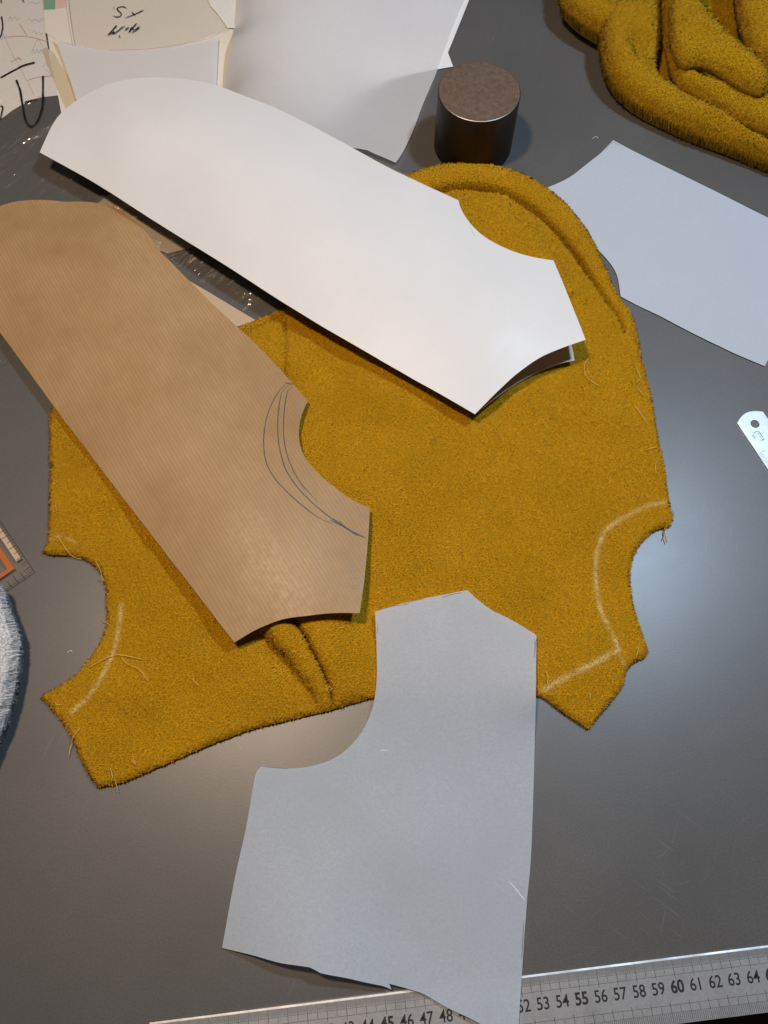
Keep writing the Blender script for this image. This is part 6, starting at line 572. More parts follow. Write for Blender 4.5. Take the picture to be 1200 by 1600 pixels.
def plastic(name, gloss=.11, crinkle=.5, scale=60, haze=.03):
    def b(k):
        v = k.coords(1)
        st = k.coords(1, .6, (1, .35, 1))
        n = k.noise(st, scale, 4, .6); n2 = k.noise(v, scale * 2.2, 2, .5)
        nb = k.bump(n, crinkle, .010); nb = k.bump(n2, crinkle, .006, nb)
        g = k.N('BsdfGlossy', Roughness=.15); k.L(nb, g.inputs['Normal'])
        t = k.N('BsdfTransparent'); t.inputs['Color'].default_value = (.99, .985, .975, 1)
        d = k.N('BsdfDiffuse'); d.inputs['Color'].default_value = (.8, .77, .72, 1)
        lw = k.N('LayerWeight', Blend=.5); fr = k.N('Math', _operation='POWER'); k.L(lw.outputs['Facing'], fr.inputs[0]); fr.inputs[1].default_value = 3.0
        a = k.N('Math', _operation='MULTIPLY_ADD'); k.L(fr.outputs[0], a.inputs[0]); a.inputs[1].default_value = .3; a.inputs[2].default_value = gloss * .2
        m0 = k.N('MixShader'); m0.inputs[0].default_value = haze
        k.L(t.outputs[0], m0.inputs[1]); k.L(d.outputs[0], m0.inputs[2])
        m1 = k.N('MixShader'); k.L(a.outputs[0], m1.inputs[0])
        k.L(m0.outputs[0], m1.inputs[1]); k.L(g.outputs[0], m1.inputs[2])
        g2 = k.N('BsdfGlossy', Roughness=.34); k.L(k.bump(n, crinkle, .012), g2.inputs['Normal'])
        m2 = k.N('MixShader'); m2.inputs[0].default_value = gloss * .35
        k.L(m1.outputs[0], m2.inputs[1]); k.L(g2.outputs[0], m2.inputs[2])
        return m2.outputs[0]
    return M(name, b)
m_bag = plastic('clear_bag_film', .17, .9, 32, .012)
m_bag2 = plastic('cloudy_bag_film', .10, .8, 40, .04)
m_acryl = plastic('clear_acrylic', .1, .02, 10, .03)
m_orange = simple('orange_print', (.46, .13, .03), .4)
m_pencil = simple('graphite', (.085, .08, .085), .5)
m_pencil_l = simple('faint_graphite', (.30, .24, .20), .5)
m_pencil_p = simple('graphite_on_white', (.42, .41, .42), .5)
m_pencil_t = simple('graphite_on_tracing', (.20, .18, .19), .5)
m_marker = simple('black_marker', (.012, .012, .014), .35)
m_red = simple('red_pen', (.62, .16, .12), .5)
m_bpen = simple('blue_pen', (.36, .38, .48), .5)
m_gline = simple('thin_pen_line', (.38, .34, .30), .6)
m_green = simple('green_print', (.20, .38, .24), .5)
m_pink = simple('pink_print', (.72, .50, .42), .5)
m_floor = simple('dark_floor', (.035, .022, .016), .5)
m_fold = simple('white_crease', (.85, .86, .88), .5)

# ------------------------------------------------------------------ setting
ang = math.radians(6.2)
rd = np.array([math.cos(ang), math.sin(ang)]); rn = np.array([-math.sin(ang), math.cos(ang)])
tick53 = np.array([7.98, -6.77])
def ruler_pt(u, v):                            # u: reading in cm, v: distance below the upper edge in cm
    return tick53 + rd * (u - 53) - rn * v

def build_table():
    bm = bmesh.new()
    a = ruler_pt(-30, 3.02); b = ruler_pt(140, 3.02)
    c = b + rn * 150; d = a + rn * 150
    vs_ = [bm.verts.new((p[0] * S, p[1] * S, 0)) for p in (a, b, c, d)]
    f = bm.faces.new(vs_)
    r = bmesh.ops.extrude_face_region(bm, geom=[f])
    for v in [g for g in r['geom'] if isinstance(g, bmesh.types.BMVert)]: v.co.z -= 2.5 * S
    bmesh.ops.recalc_face_normals(bm, faces=bm.faces)
    bmesh.ops.bevel(bm, geom=[e for e in bm.edges], offset=.0012, segments=3, affect='EDGES')
    me = bpy.data.meshes.new('table'); bm.to_mesh(me); bm.free()
    o = link('table', me, m_table, None, False)
    mk = DATA['misc']['chip']
    ribbon('scuff_mark', [(mk[0] - .35, mk[1] + .45), (mk[0], mk[1]), (mk[0] + .1, mk[1] - .15)], flatz(0), .12, m_gline, o, .004)
    return tag(o, 'dark grey laminate table top under the patterns and fleece', None, None, 'structure')
build_table()
tag(link('floor', mesh('floor', [(-300, -300, -72), (300, -300, -72), (300, 300, -72), (-300, 300, -72)], [(0, 1, 2, 3)]), m_floor, None, False),
    'dark brown floor below the table edge', None, None, 'structure')

# ------------------------------------------------------------------ nap: many short fibres standing on a fleece
def nap(name, body, density, length, width, base_rgb, parent, lay=(1.0, -.25), lift=.75, chalk=None, cell=.125, seed=1, minz=-.25, puff=1.1):
    me = body.data
    me.calc_loop_triangles()
    nv = len(me.vertices)
    co = np.empty(nv * 3); me.vertices.foreach_get('co', co); co = co.reshape(-1, 3) / S
    nt = len(me.loop_triangles)
    tri = np.empty(nt * 3, dtype=np.int32); me.loop_triangles.foreach_get('vertices', tri); tri = tri.reshape(-1, 3)
    a, b, c = co[tri[:, 0]], co[tri[:, 1]], co[tri[:, 2]]
    n = np.cross(b - a, c - a); ar = np.linalg.norm(n, axis=1) * .5
    n /= (np.linalg.norm(n, axis=1)[:, None] + 1e-12)
    ok = (n[:, 2] > minz) & ((a[:, 2] > .03) | (n[:, 2] > .2))
    p = np.where(ok, ar, 0); tot = p.sum()
    cnt = int(tot * density)
    g = np.random.default_rng(seed)
    idx = g.choice(nt, cnt, p=p / tot)
    r1 = np.sqrt(g.random(cnt)); r2 = g.random(cnt)
    P = a[idx] * (1 - r1)[:, None] + b[idx] * (r1 * (1 - r2))[:, None] + c[idx] * (r1 * r2)[:, None]
    Nn = n[idx]
    x, y, z = P.T
    # fibres gather into small tufts, all combed roughly one way
    wx = x + z * .35 + .5 * cell * (vnoise(x / .45, y / .45, seed) - .5) * 4; wy = y + z * .3 + .5 * cell * (vnoise(x / .45 + 9, y / .45, seed + 1) - .5) * 4
    cx, cy = cell * 1.45, cell
    iy = np.floor(wy / cy); sx = wx / cx + .5 * (iy % 2); ix = np.floor(sx)
    hx = np.modf(np.abs(np.sin(ix * 127.1 + iy * 311.7 + seed) * 43758.5453))[0]
    hy = np.modf(np.abs(np.sin(ix * 269.5 + iy * 183.3 + seed) * 43758.5453))[0]
    hz = np.modf(np.abs(np.sin(ix * 419.2 + iy * 371.9 + seed) * 43758.5453))[0]
    tx = (np.floor(sx) + .2 + .6 * hx - sx) * cx; ty = (iy + .2 + .6 * hy - wy / cy) * cy
    big = fbm(x / 3.2, y / 3.2 + z, seed + 40) * 2
    th = math.atan2(lay[1], lay[0]) + big * 1.2 + (hx - .5) * 1.6 + g.normal(0, .3, cnt)
    D = np.c_[np.cos(th) * .55, np.sin(th) * .55, np.zeros(cnt)]
    D[:, 0] += tx / cell * 1.7; D[:, 1] += ty / cell * 1.7
    D -= Nn * (D * Nn).sum(1)[:, None]
    hgt = hz
    up = lift * (.75 + .5 * hz + .5 * big)
    V = Nn * up[:, None] + D + g.normal(0, .15, (cnt, 3))
    V /= np.linalg.norm(V, axis=1)[:, None]
    L = length * (.55 + .9 * g.random(cnt)) * (.6 + .8 * hgt)
    side = np.cross(V, Nn); side /= np.linalg.norm(side, axis=1)[:, None] + 1e-9
    w = width * (.6 + .8 * g.random(cnt))
    p0 = P - side * (w * .5)[:, None]; p1 = P + side * (w * .5)[:, None]; p2 = P + V * L[:, None]
    p2[:, 2] = np.maximum(p2[:, 2], .02)
    verts = np.empty((cnt, 3, 3)); verts[:, 0] = p0; verts[:, 1] = p1; verts[:, 2] = p2
    m = bpy.data.meshes.new(name)
    m.vertices.add(cnt * 3); m.vertices.foreach_set('co', (verts * S).ravel())
    m.loops.add(cnt * 3); m.loops.foreach_set('vertex_index', np.arange(cnt * 3, dtype=np.int32))
    m.polygons.add(cnt); m.polygons.foreach_set('loop_start', np.arange(0, cnt * 3, 3, dtype=np.int32))
    m.update(calc_edges=True)
    rgb = np.array(base_rgb)[None] * (.88 + .24 * g.random(cnt))[:, None] * (.80 + .40 * hz)[:, None] * (.90 + .20 * vnoise(x / 2.2, y / 2.2, seed + 3))[:, None]
    rgb = rgb * (1 + g.normal(0, .03, (cnt, 3)))
    if chalk is not None:
        k = chalk(P)[:, None]
        rgb = rgb * (1 - k) + np.array([.86, .68, .27])[None] * k
    rgb = np.clip(rgb, 0.002, .95)
    cc = np.ones((cnt, 3, 4)); cc[:, :, :3] = rgb[:, None, :]
    o2 = np.c_[-tx, -ty, np.zeros(cnt)] / cell
    nb = Nn + o2 * puff; nb /= np.linalg.norm(nb, axis=1)[:, None]
    ntip = Nn + V * .35; ntip /= np.linalg.norm(ntip, axis=1)[:, None]
    nn3 = np.empty((cnt, 3, 3)); nn3[:, 0] = nb; nn3[:, 1] = nb; nn3[:, 2] = ntip
    ta = m.attributes.new('Tuft', 'FLOAT_VECTOR', 'POINT'); ta.data.foreach_set('vector', nn3.ravel())
    at = m.attributes.new('Col', 'FLOAT_COLOR', 'POINT'); at.data.foreach_set('color', cc.ravel())
    m.validate()
    o = link(name, m, m_nap, parent, False)
    tag(o, None, None, None, 'stuff')
    return o

# ------------------------------------------------------------------ main mustard fleece piece
FO = np.array(DATA['fleece']); RIM = np.array(DATA['fleece_rim']); FOLD = np.array(DATA['fleece_fold'])
CH = [np.array(DATA['chalk%d' % i]) for i in range(5)]
def sstep(t): t = np.clip(t, 0, 1); return t * t * (3 - 2 * t)
def fleece_z(P):
    P = np.asarray(P, float)[:, :2]
    d, _, _ = polydist(P, FO, True)
    e = np.clip(d / .3, 0, 1)
    z = .14 + .28 * np.sqrt(1 - (1 - e) ** 2)
    z = z + np.clip(d / 2.5, 0, 1) * (1.0 * fbm(P[:, 0] / 7 + 3, P[:, 1] / 7, 2) + .6 * fbm(P[:, 0] / 3.0, P[:, 1] / 3.0 + 8, 4) + .16)
    # rolled seam along the far edge
    dr, tr, _ = polydist(P, RIM)
    env = sstep(tr / .10) * .35 + .65
    tail = 1 - .62 * sstep((tr - .55) / .42)
    hw = 1.08 * env * tail; h = 1.28 * env * tail
    u = dr / hw
    r1 = h * (.42 + .58 * np.sqrt(np.clip(1 - (1 - np.clip(u, 0, 1)) ** 2, 0, 1)))
    r2 = z + (h - z) * np.sqrt(np.clip(1 - np.clip((u - 1) / 1.08, 0, 1) ** 2, 0, 1))
    inr = (u < 2.08) & (tr < .995)
    z = np.where(inr, np.where(u < 1, r1, np.maximum(r2, z)), z)
    crease = np.exp(-((dr - 2.12 * hw) / .15) ** 2) * .26 * (tr < .995)
    z = z - crease + .45 * np.exp(-((dr - 4.3) / 1.3) ** 2) * (tr < .85) * (tr > .1)
    # dart fold near the lower edge
    df, tf, sd = polydist(P, FOLD)
    A = .95 * (1 - tf) ** .7 + .08; w = 1.5 * (1 - tf) + .8
    left = sd < 0
    s = df
    over = np.where(tf <= 0, np.exp(-(s / 2.0) ** 2), 1) * np.clip((1 - tf) / .06, 0, 1)
    ridge = np.where(left, np.sqrt(np.clip(1 - ((s - w * .5) / (w * .5)) ** 2, 0, 1)), 0) * A
    valley = np.where(left, -.15 * np.exp(-((s - w * 1.25) / (.3 * w)) ** 2), 0)
    right = np.where(~left, (1 - np.exp(-s / .25)) * np.exp(-(s / 2.4) ** 2) * (.35 + .5 * (1 - tf)), 0)
    z = z + (ridge + valley + right * np.clip(d / .8, 0, 1)) * over
    z = z - .12 * np.exp(-(df / .10) ** 2) * (tf > .02) * (tf < .999)
    for gname, dep, wd in (('groove_a', .22, .16), ('groove_b', .22, .18)):
        dg, tg, _ = polydist(P, DATA[gname])
        z = z - dep * np.exp(-(dg / wd) ** 2)
    return np.maximum(z, .1)
def chalk_amt(P):
    P = np.asarray(P, float)[:, :2]
    k = np.zeros(len(P))
    for i, (c, w, a) in enumerate(zip(CH, (.13, .15, .12, .1, .08), (1, 1, .95, .5, .5))):
        d, t, _ = polydist(P, c)
        pat = np.clip(.8 + 1.6 * fbm(P[:, 0] / .5, P[:, 1] / .5, 21 + i), .12, 1)
        k = np.maximum(k, a * pat * np.exp(-(d / w) ** 2))
    return k

def build_fleece():
    root = empty('fleece_piece', (0, 22, 0))
    tag(root, 'mustard yellow fleece hood piece lying flat under the paper patterns, chalk marked', 'fabric')
    def offs(L, w):
        s = np.r_[0, np.cumsum(np.linalg.norm(np.diff(L, axis=0), axis=1))]
        t = np.arange(0, s[-1], .16)
        Q = np.c_[np.interp(t, s, L[:, 0]), np.interp(t, s, L[:, 1])]
        T = np.gradient(Q, axis=0); T /= np.linalg.norm(T, axis=1)[:, None]
        wv = w(t / s[-1]) if callable(w) else w
        return Q + np.c_[-T[:, 1], T[:, 0]] * np.reshape(wv, (-1, 1))
    hwf = lambda t: 1.08 * (sstep(t / .10) * .35 + .65) * (1 - .62 * sstep((t - .55) / .42))
    gl = [offs(FOLD, o) for o in (-.24, -.12, 0, .12, .24)]
    gl += [offs(RIM, lambda t, e=e: -(2.10 * hwf(t) + e)) for e in (-.26, -.13, 0, .13, .26)]
    gl += [offs(np.array(DATA[g]), o) for g in ('groove_a', 'groove_b') for o in (-.13, 0, .13)]
    body = sheet('fabric', FO, fleece_z, .3, .24, m_fleece, root, .05, bottom=flatz(.03), guides=np.concatenate(gl))
    nv = len(body.data.vertices)
    co = np.empty(nv * 3); body.data.vertices.foreach_get('co', co); co = co.reshape(-1, 3) / S
    at = body.data.attributes.new('Chalk', 'FLOAT', 'POINT'); at.data.foreach_set('value', chalk_amt(co) * .6)
    nap('nap', body, 800, .10, .028, (.60, .307, .011), root, chalk=chalk_amt, seed=3)
    for i in range(DATA['nthread']):
        L = np.array(DATA['thread%d' % i])
        on = fleece_z(L); ins = inside(L, FO)
        h = np.where(ins, on + .14, np.maximum(.06, .2))
        h = h + .05 * np.sin(np.linspace(0, math.pi, len(L)))
        V, F = tube_mesh('loose_thread', np.c_[L, h], (.017 if i not in (16, 17) else .026), 5)
        link('loose_thread', mesh('loose_thread', V, F), m_thread_dark if i in (17, 19, 21) else m_thread, root)
    return root
build_fleece()

# ------------------------------------------------------------------ paper patterns
def pattern(name, key, label, cat, mat, under=None, pm=None, pw=.05, thick=.02):
    d = DATA[key]; zf = Tps(d['c'])
    c = np.mean(d['o'], axis=0)
    if under:
        root = empty(name, (c[0], c[1], 0)); tag(root, label, cat)
        sheet('top_layer', d['o'], zf, thick, .7, mat, root, .012)
        u = DATA[under]
        sheet('under_layer', u['o'], Tps(u['c']), thick, .7, m_tan if key == 'white' else mat, root, .012)
    else:
        root = sheet(name, d['o'], zf, thick, .6, mat, None, .012); tag(root, label, cat)
    for nm, lines in d.get('l', {}).items():
        for i, l in enumerate(lines):
            if nm == 'pencil': ribbon('pencil_line', l, zf, pw, pm[i] if isinstance(pm, list) else pm, root)
            else: ribbon('crease_mark', l, zf, .045, m_fold, root)
    return root
pattern('white_paper_pattern', 'white', 'glossy white folded paper sleeve pattern with curved end, lying across the fleece', 'paper pattern', m_white, 'white_under', m_pencil_p, .022)
pattern('kraft_paper_pattern', 'kraft', 'folded brown ribbed kraft paper pattern with pencil curves at its notched end', 'paper pattern', m_kraft, 'kraft_under',
        [m_pencil] * 4 + [m_pencil_l] + [m_pencil] * 3 + [m_pencil_l] * 6, .062)
pattern('tracing_paper_pattern', 'tracing', 'translucent grey white paper bodice pattern at the bottom, overlapping fleece and long ruler', 'paper pattern', m_trace, None, m_pencil_t, .04, 0)
pp = sheet('pale_paper_pattern', DATA['blue'], lambda P: .10 + .03 * fbm(P[:, 0] / 5, P[:, 1] / 5, 3), .015, .8, m_blue, None, .012)
tag(pp, 'pale bluish white paper pattern piece with scooped edge, right of the fleece', 'paper pattern')
ribbon('pencil_line', DATA['blue_pencil'], flatz(.11), .05, m_pencil_p, pp)
rl = DATA['roll']
o = sheet('curled_paper_sheet', rl['o'], Tps(rl['c']), 0, .5, m_roll, None, .008)
tag(o, 'thin white paper sheet curling up at the top, behind the white pattern', 'paper')
o = sheet('paper_sheet', DATA['under_roll'], flatz(.12), .02, 1.0, m_under, None, .008)
tag(o, 'white paper sheet with curved edge under the curled sheet, corner beside the steel weight', 'paper')

# ------------------------------------------------------------------ steel weight
def build_weight():
    root = empty('steel_weight', (6.895, 49.756, 0))
    tag(root, 'short dark steel cylinder weight with worn brown top standing behind the fleece', 'weight')
    R, H, n = 3.0, 5.0, 72
    prof = [(R - .12, 0.004), (R, .12), (R, H - .07), (R - .03, H - .025)]
    V = []; F = []
    for r, z in prof:
        for k in range(n): V.append((6.895 + r * math.cos(2 * math.pi * k / n), 49.756 + r * math.sin(2 * math.pi * k / n), z))
    for i in range(len(prof) - 1):
        for k in range(n): F.append((i * n + k, i * n + (k + 1) % n, (i + 1) * n + (k + 1) % n, (i + 1) * n + k))
    F.append(tuple(range(n))[::-1])
    b = link('cylinder_wall', mesh('cylinder_wall', V, F), m_cyl_side, root); b.data.set_sharp_from_angle(angle=.5)
    def ring(name, prof, mat, cap):
        V = []; F = []
        for r, z in prof:
            for k in range(n): V.append((r * math.cos(2 * math.pi * k / n), r * math.sin(2 * math.pi * k / n), z))
        for i in range(len(prof) - 1):
            for k in range(n): F.append((i * n + k, i * n + (k + 1) % n, (i + 1) * n + (k + 1) % n, (i + 1) * n + k))
        if cap: F.append(tuple((len(prof) - 1) * n + k for k in range(n)))
        me = mesh(name, V, F); o = link(name, me, mat, root)
        o.matrix_parent_inverse = Matrix(); o.location = (0, 0, 0); me.set_sharp_from_angle(angle=.6)
    ring('worn_rim', [(R - .03, H - .025), (R - .07, H)], m_rim, False)
    ring('top_face', [(R - .07, H), (R - .3, H + .001)], m_cyl_top, True)
build_weight()

# ------------------------------------------------------------------ heap of mustard fleece
def build_heap():
    root = empty('fleece_heap', (25, 58, 0))
    tag(root, 'crumpled heap of mustard yellow fleece with soft folds, upper right corner', 'fabric')
    VV = []; FF = []
    for key, H, Hb, w, amp in (('leafA', 1.6, 2.2, 2.2, .5), ('leafB', 1.5, 2.0, 1.55, .5), ('leafC', 1.05, 1.1, 1.2, .35), ('leafD', 1.15, 1.1, 1.55, .5), ('leafE', 1.5, 1.5, 2.0, .5), ('leafF', .5, .5, 1.0, .3)):
        dd = DATA[key]; O = np.array(dd['o']); T = Tps(dd['c'])
        def prof(P):
            d, _, _ = polydist(P, O, True)
            e = np.clip(d / w, 0, 1)
            return np.sqrt(1 - (1 - e) ** 2), d
        def zf(P):
            p, d = prof(P)
            zz = T(P) + H * p + np.clip(d / w, 0, 1) * (amp * 2 * fbm(P[:, 0] / 2.8 + H * 9, P[:, 1] / 2.8, 31) + .9 * amp * fbm((P[:, 0] * .8 + P[:, 1] * .6) / 3.2 + H * 5, (P[:, 1] * .8 - P[:, 0] * .6) / 1.1, 77))
            if key == 'leafB': zz = zz - .8 * np.exp(-(((P - np.array(DATA['dimple'][0])) ** 2 / np.array([.8, 1.1]) ** 2).sum(1)))
            return np.maximum(zz, .2)
        def zb(P):
            p, d = prof(P)
            return np.maximum(T(P) - Hb * p, .06)
        me, _ = sheet_mesh('t', O, zf, .3, .24, .02, zb)
        co = np.empty(len(me.vertices) * 3); me.vertices.foreach_get('co', co)
        off = len(VV)
        VV += [tuple(c) for c in co.reshape(-1, 3) / S]
        FF += [tuple(i + off for i in p.vertices) for p in me.polygons]
        bpy.data.meshes.remove(me)
    me2 = mesh('fabric', VV, FF)
    body = link('fabric', me2, m_fleece, root)
    nap('nap', body, 480, .14, .030, (.53, .30, .011), root, lay=(.8, -.6), seed=8, minz=-.35)
build_heap()

# ------------------------------------------------------------------ grey plush at the left edge
def build_plush():
    root = empty('plush_fabric', (-24, 8, 0))
    tag(root, 'pale grey plush fabric edge at the left side of the table', 'fabric')
    O = np.array(DATA['grey'])
    def zf(P):
        d, _, _ = polydist(P, O, True)
        e = np.clip(d / 1.0, 0, 1)
        return 1.3 + .95 * np.sqrt(1 - (1 - e) ** 2) + np.clip(d / 1.5, 0, 1) * .8 * fbm(P[:, 0] / 1.8, P[:, 1] / 1.8, 6)
    def zb(P):
        d, _, _ = polydist(P, O, True)
        e = np.clip(d / .8, 0, 1)
        return 1.3 - 1.24 * np.sqrt(1 - (1 - e) ** 2)
    b = sheet('fabric', O, zf, .3, .3, m_grey_fleece, root, .03, bottom=zb)
    nap('nap', b, 1500, .11, .028, (.94, .94, .95), root, lay=(1, -.4), lift=1.0, seed=5, minz=-.9, cell=.07, puff=.3)
build_plush()

# ------------------------------------------------------------------ papers and bags, upper left
o = sheet('backing_sheet', DATA['beige'], flatz(.07), .03, 1.5, m_cream, None, .01)
tag(o, 'cream backing sheet under the marked bag and small tracing piece', 'paper')
st = sheet('masking_strip', DATA['tape_strip'], flatz(.085), .012, 1.0, m_beige, o)
o = sheet('bagged_paper', DATA['bagpaper'], flatz(.11), .02, 1.5, m_cream, None, .01)
tag(o, 'cream paper inside the marked clear bag', 'paper')
sheet('green_stamp', DATA['green'], flatz(.122), .01, 1.0, m_green, o); sheet('pink_stamp', DATA['pink'], flatz(.122), .01, 1.0, m_pink, o)
o = sheet('corner_paper', DATA['corner_paper'], flatz(.22), .02, 1.0, m_note, None)
tag(o, 'white paper corner between the marked bag and the curled sheet', 'paper')
def bag_z(base, amp, sd):
    def f(P):
        x, y = P[:, 0], P[:, 1]
        xr, yr = x * .86 + y * .5, (y * .86 - x * .5) * .45
        ridge = np.abs(fbm(xr / 1.1, yr / 1.1, sd + 5))
        patch = np.clip(3 * fbm(x / 3.5, y / 3.5, sd + 11) + .5, 0, 1)
        return base + amp * (np.abs(fbm(x / 1.7, y / 1.7, sd)) + patch * (1.3 * (.5 - ridge) * .8 + .45 * np.abs(fbm(x / .55, y / .55, sd + 3))))
    return f
zB = bag_z(.15, .10, 4)
bag = sheet('plastic_bag', DATA['bagB'], zB, 0, .2, m_bag2, None, .03)
tag(bag, 'clear plastic bag marked XS in black pen, top left', 'plastic bag')
for i in range(11): ribbon('pen_stroke', DATA['xs%d' % i], zB, .10, m_marker, bag, .02, True)
ribbon('bag_seam', DATA['seam_b'], zB, .03, m_gline, bag, .02, False); ribbon('bag_seam', DATA['seam_c'], zB, .02, m_gline, bag, .02, False)
ts = DATA['trace_small']
o = sheet('small_tracing_piece', ts['o'], Tps(ts['c']), 0, .6, m_small, None, .01)
tag(o, 'small translucent white paper piece with sagging top edge below the marked bag', 'paper')
note = sheet('note_sheet', DATA['notes'], flatz(.06), .02, 1.5, m_note, None, .01)
tag(note, 'paper with red and blue pen notes inside the dark bag, top left corner', 'paper')
for i in range(5): ribbon('red_pen_line', DATA['red%d' % i], flatz(.065), .05, m_red, note)
for i in range(10): ribbon('blue_pen_line', DATA['blue%d' % i], flatz(.065), .03, m_bpen, note)
for i in range(3): ribbon('ruled_line', DATA['line%d' % i], flatz(.065), .025, m_gline, note, .008, False)
zA = bag_z(.10, .16, 9)
bag = sheet('plastic_bag', DATA['bagA'], zA, 0, .2, m_bag, None, .03)
tag(bag, 'clear plastic bag with thick black marker loop over the dark table, left', 'plastic bag')
for i in range(7): ribbon('marker_stroke', DATA['marker%d' % i], zA, (.15 if i < 2 else .10), m_marker, bag, .02, False)
o = sheet('wrapped_card', DATA['bag_mid_paper'], flatz(.1), .04, 1.0, m_card_shade, None, .01)
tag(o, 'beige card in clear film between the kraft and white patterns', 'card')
o = sheet('plastic_wrap', DATA['bag_mid'], bag_z(.2, .6, 14), 0, .18, m_bag2, None, .03)
tag(o, 'crinkled clear film over the beige card between the kraft and white patterns', 'plastic wrap')
o = sheet('clear_film_strip', DATA['scrap_strip'], bag_z(.08, .12, 24), 0, .3, m_bag, None, .02)
tag(o, 'clear film strip in the dark gap above the tan scrap', 'plastic wrap')
o = sheet('tan_paper_scrap', DATA['tan_scrap'], flatz(.05), .02, 1.0, m_tan, None, .01)
tag(o, 'small pale tan paper corner showing between kraft pattern and fleece', 'paper')

# ------------------------------------------------------------------ clear ruler with orange lines, left edge
def build_acrylic():
    root = empty('clear_ruler', (-23, 15.5, 0))
    tag(root, 'clear acrylic ruler corner with orange lines and black ticks, left edge', 'ruler')
    c, p1, p2 = [np.array(q) for q in DATA['cl'][:3]]
    e1 = p1 - c; e1 /= np.linalg.norm(e1); e2 = p2 - c; e2 /= np.linalg.norm(e2)
    e2 = np.array([-e1[1], e1[0]]) if np.dot([-e1[1], e1[0]], e2) > 0 else np.array([e1[1], -e1[0]])
    P = lambda a, b: c + e1 * a + e2 * b
    quad = [P(0, 0), P(14, 0), P(14, 12), P(0, 12)]
    sheet('acrylic_plate', quad, flatz(.28), .26, 4, m_acryl, root)
    def bar(name, a0, b0, a1, b1, mat, z=.29): sheet(name, [P(a0, b0), P(a1, b0), P(a1, b1), P(a0, b1)], flatz(z), .006, 5, mat, root)
    bar('orange_line', .86, .86, 13.5, 1.22, m_orange); bar('orange_line', .86, 1.225, 1.14, 11.5, m_orange)
    bar('pale_strip', 1.2, .22, 13.5, .55, m_tan)
    for i in range(14):
        bar('tick', .35 + i * .45, .05, .39 + i * .45, .40 if i % 2 else .5, m_ink, .297)
        if i: bar('tick', .06, .25 + i * .45, .42 if i % 2 else .55, .29 + i * .45, m_ink, .297)
    bar('border_line', .02, .02, 13.5, .05, m_ink); bar('border_line', .02, .055, .05, 11.5, m_ink)
    for l in ([P(1.9, 1.9), P(2.6, 2.3), P(3.1, 2.6)], [P(2.1, 2.9), P(2.5, 2.2), P(2.7, 1.7)]):
        ribbon('grid_mark', l, flatz(.285), .06, m_ink, root)
build_acrylic()

# ------------------------------------------------------------------ long steel ruler along the table edge
def build_long_ruler():
    c = ruler_pt(53, 1.5)
    root = empty('steel_ruler', (c[0], c[1], 0))
    tag(root, 'long steel ruler with black centimetre numbers along the bottom table edge', 'ruler')
    T = .12
    u0, u1 = 33, 78
    # blade with a ground upper edge
    prof = [(0.0, .03), (.05, .085), (.14, T), (2.99, T), (3.0, T - .01), (3.0, .01), (0, .01)]
    V = []; F = []
    for u in (u0, u1):
        for v, z in prof:
            p = ruler_pt(u, v); V.append((p[0], p[1], z))
    n = len(prof)
    for i in range(n): F.append((i, (i + 1) % n, n + (i + 1) % n, n + i))
    F.append(tuple(range(n))); F.append(tuple(range(n, 2 * n))[::-1])
    bm = bmesh.new(); me = mesh('blade', V, F); bm.from_mesh(me); bmesh.ops.recalc_face_normals(bm, faces=bm.faces); bm.to_mesh(me); bm.free()
    b = link('blade', me, m_ruler, root, False)
    me.materials.append(m_edge)
    me.polygons[0].material_index = 1
    V = []; F = []
    def line(ua, va, ub, vb, w):
        a = ruler_pt(ua, va); b2 = ruler_pt(ub, vb); d = (b2 - a) / np.linalg.norm(b2 - a); nn = np.array([-d[1], d[0]]) * w * .5
        i = len(V)
        for p in (a + nn, a - nn, b2 - nn, b2 + nn): V.append((p[0], p[1], T + .004))
        F.append((i, i + 1, i + 2, i + 3))
    k = 0
    for h in range(int(u0 * 20) + 10, int(u1 * 20) - 10):
        u = h / 20
        if h % 20 == 0: line(u, .16, u, .98, .022)
        elif h % 10 == 0: line(u, .16, u, .80, .018)
        else: line(u, .16, u, .50 if h % 2 == 0 else .44, .014)
    line(u0 + 1, .52, u1 - 1, .52, .012); line(u0 + 1, .83, u1 - 1, .83, .015)
    off = .45
    for h in range(int(u0 * 10) + 10, int(u1 * 10) - 10):
        u = h / 10 + off
        if h % 10 == 0: line(u, 2.97, u, 2.02, .022)
        elif h % 5 == 0: line(u, 2.97, u, 2.20, .018)
        else: line(u, 2.97, u, 2.52, .018)
    line(u0 + 1, 2.50, u1 - 1, 2.50, .012); line(u0 + 1, 2.16, u1 - 1, 2.16, .015)
    tk = link('graduation_marks', mesh('graduation_marks', V, F), m_ink, root, False); tag(tk, None, None, None, 'stuff')
    for u in range(42, 68):
        me = text_mesh(str(u), .80, u % 5 == 0)
        o = link('numeral', me, m_ink, root, False)
        p = ruler_pt(u, 1.40)
        o.matrix_parent_inverse = Matrix()
        o.location = (Vector((p[0], p[1], T + .004)) - Vector((c[0], c[1], 0))) * S
        o.rotation_euler = (0, 0, ang); o.scale = (.88, 1.0, 1)
build_long_ruler()

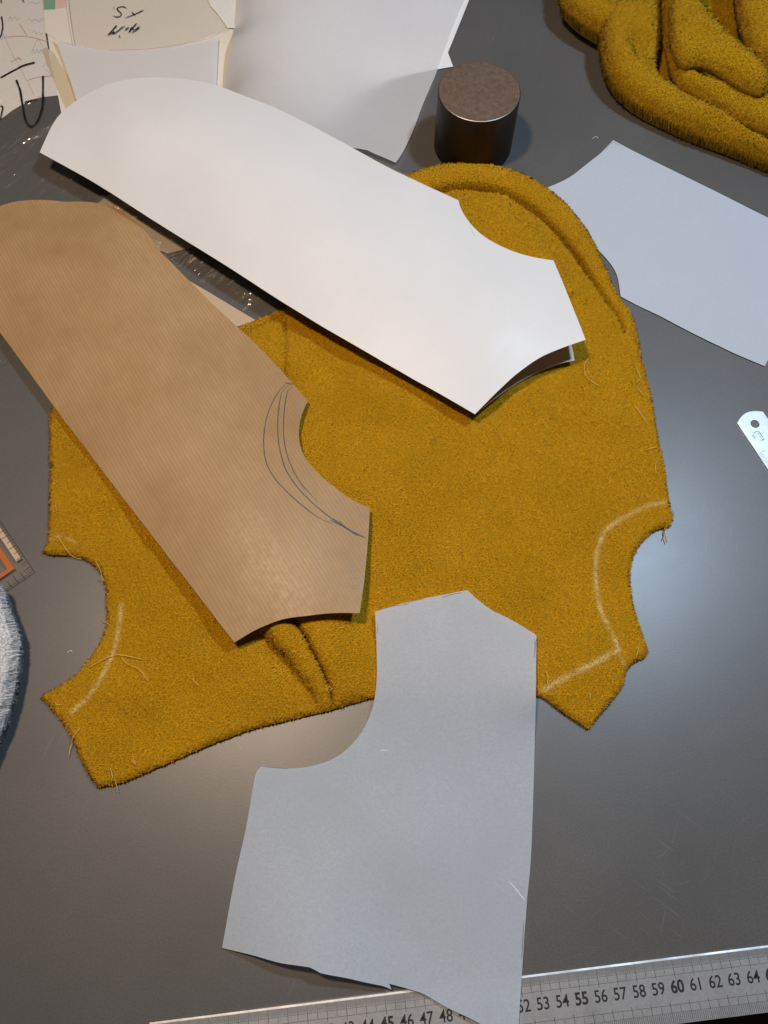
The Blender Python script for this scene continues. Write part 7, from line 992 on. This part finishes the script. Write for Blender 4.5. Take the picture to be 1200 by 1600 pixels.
# ------------------------------------------------------------------ short steel ruler, right edge
def build_short_ruler():
    a = np.array([23.544, 25.305]); b = np.array([24.989, 21.925])
    d = (b - a) / np.linalg.norm(b - a); n = np.array([-d[1], d[0]])       # along, across (to the right)
    W = 2.05
    P = lambda u, v: a + d * u + n * v
    root = empty('short_steel_ruler', (a[0] + 1, a[1] - 1, 0))
    tag(root, 'bright short steel ruler with round hole in its end, right edge', 'ruler')
    # rounded end outline
    out = []
    for k in range(15):
        t = k / 14; v = W * t
        out.append(P(-.62 * math.sin(math.pi * (.12 + .76 * t)) + .62 * math.sin(math.pi * .12) - .05 * t, v))
    out += [P(16, W), P(16, 0)]
    hole_c = P(.52, 1.05); hr = .30
    V = []; F = []
    bm = bmesh.new()
    T = .1
    ov = [bm.verts.new((p[0] * S, p[1] * S, T * S)) for p in out]
    hv = [bm.verts.new(((hole_c[0] + hr * math.cos(t)) * S, (hole_c[1] + hr * math.sin(t)) * S, T * S)) for t in np.linspace(0, 2 * math.pi, 28, endpoint=False)]
    edges = [bm.edges.new((ov[i], ov[(i + 1) % len(ov)])) for i in range(len(ov))] + [bm.edges.new((hv[i], hv[(i + 1) % len(hv)])) for i in range(len(hv))]
    bmesh.ops.triangle_fill(bm, use_beauty=True, edges=edges, normal=(0, 0, 1))
    r = bmesh.ops.extrude_face_region(bm, geom=list(bm.faces))
    for v in [g for g in r['geom'] if isinstance(g, bmesh.types.BMVert)]: v.co.z = .004 * S
    bmesh.ops.recalc_face_normals(bm, faces=bm.faces)
    me = bpy.data.meshes.new('blade'); bm.to_mesh(me); bm.free()
    link('blade', me, m_ruler2, root, False)
    V = []; F = []
    def line(ua, va, ub, vb, w):
        p, q = P(ua, va), P(ub, vb); dd = (q - p) / np.linalg.norm(q - p); nn = np.array([-dd[1], dd[0]]) * w * .5
        i = len(V)
        for s in (p + nn, p - nn, q - nn, q + nn): V.append((s[0], s[1], T + .004))
        F.append((i, i + 1, i + 2, i + 3))
    for h in range(0, 60):
        u = 2.45 + h * .1
        line(u, .03, u, .60 if h % 10 == 0 else (.45 if h % 5 == 0 else .34), .022)
    line(1.05, .58, 1.05, .98, .035); line(1.05, .98, 1.75, .98, .035); line(1.75, .98, 1.75, .6, .03)
    for i in range(3): line(1.15 + .22 * i, .86, 1.30 + .22 * i, .86, .03)
    for s in (0, 1, 2): line(1.2 + .1 * s, .36, 1.2 + .1 * s, .52, .03)
    tk = link('graduation_marks', mesh('graduation_marks', V, F), m_ink, root, False); tag(tk, None, None, None, 'stuff')
    return root
build_short_ruler()

# ------------------------------------------------------------------ lint
def lint(p, label, r, mat):
    V, F = tube_mesh('lint', [(p[0] + .14 * math.cos(t) * r, p[1] + .1 * math.sin(t * 1.3) * r, .03 + .02 * t) for t in np.linspace(0, 3.4, 9)], .016, 5)
    tag(link('lint', mesh('lint', V, F), mat), label, 'lint')
lint(DATA['misc']['lint2'], 'tiny pale lint speck on the table between grey plush and fleece', .8, m_fold)
lint(DATA['misc']['lint'], 'tiny white lint curl on the table beside the pale paper tip', 1.6, m_fold)
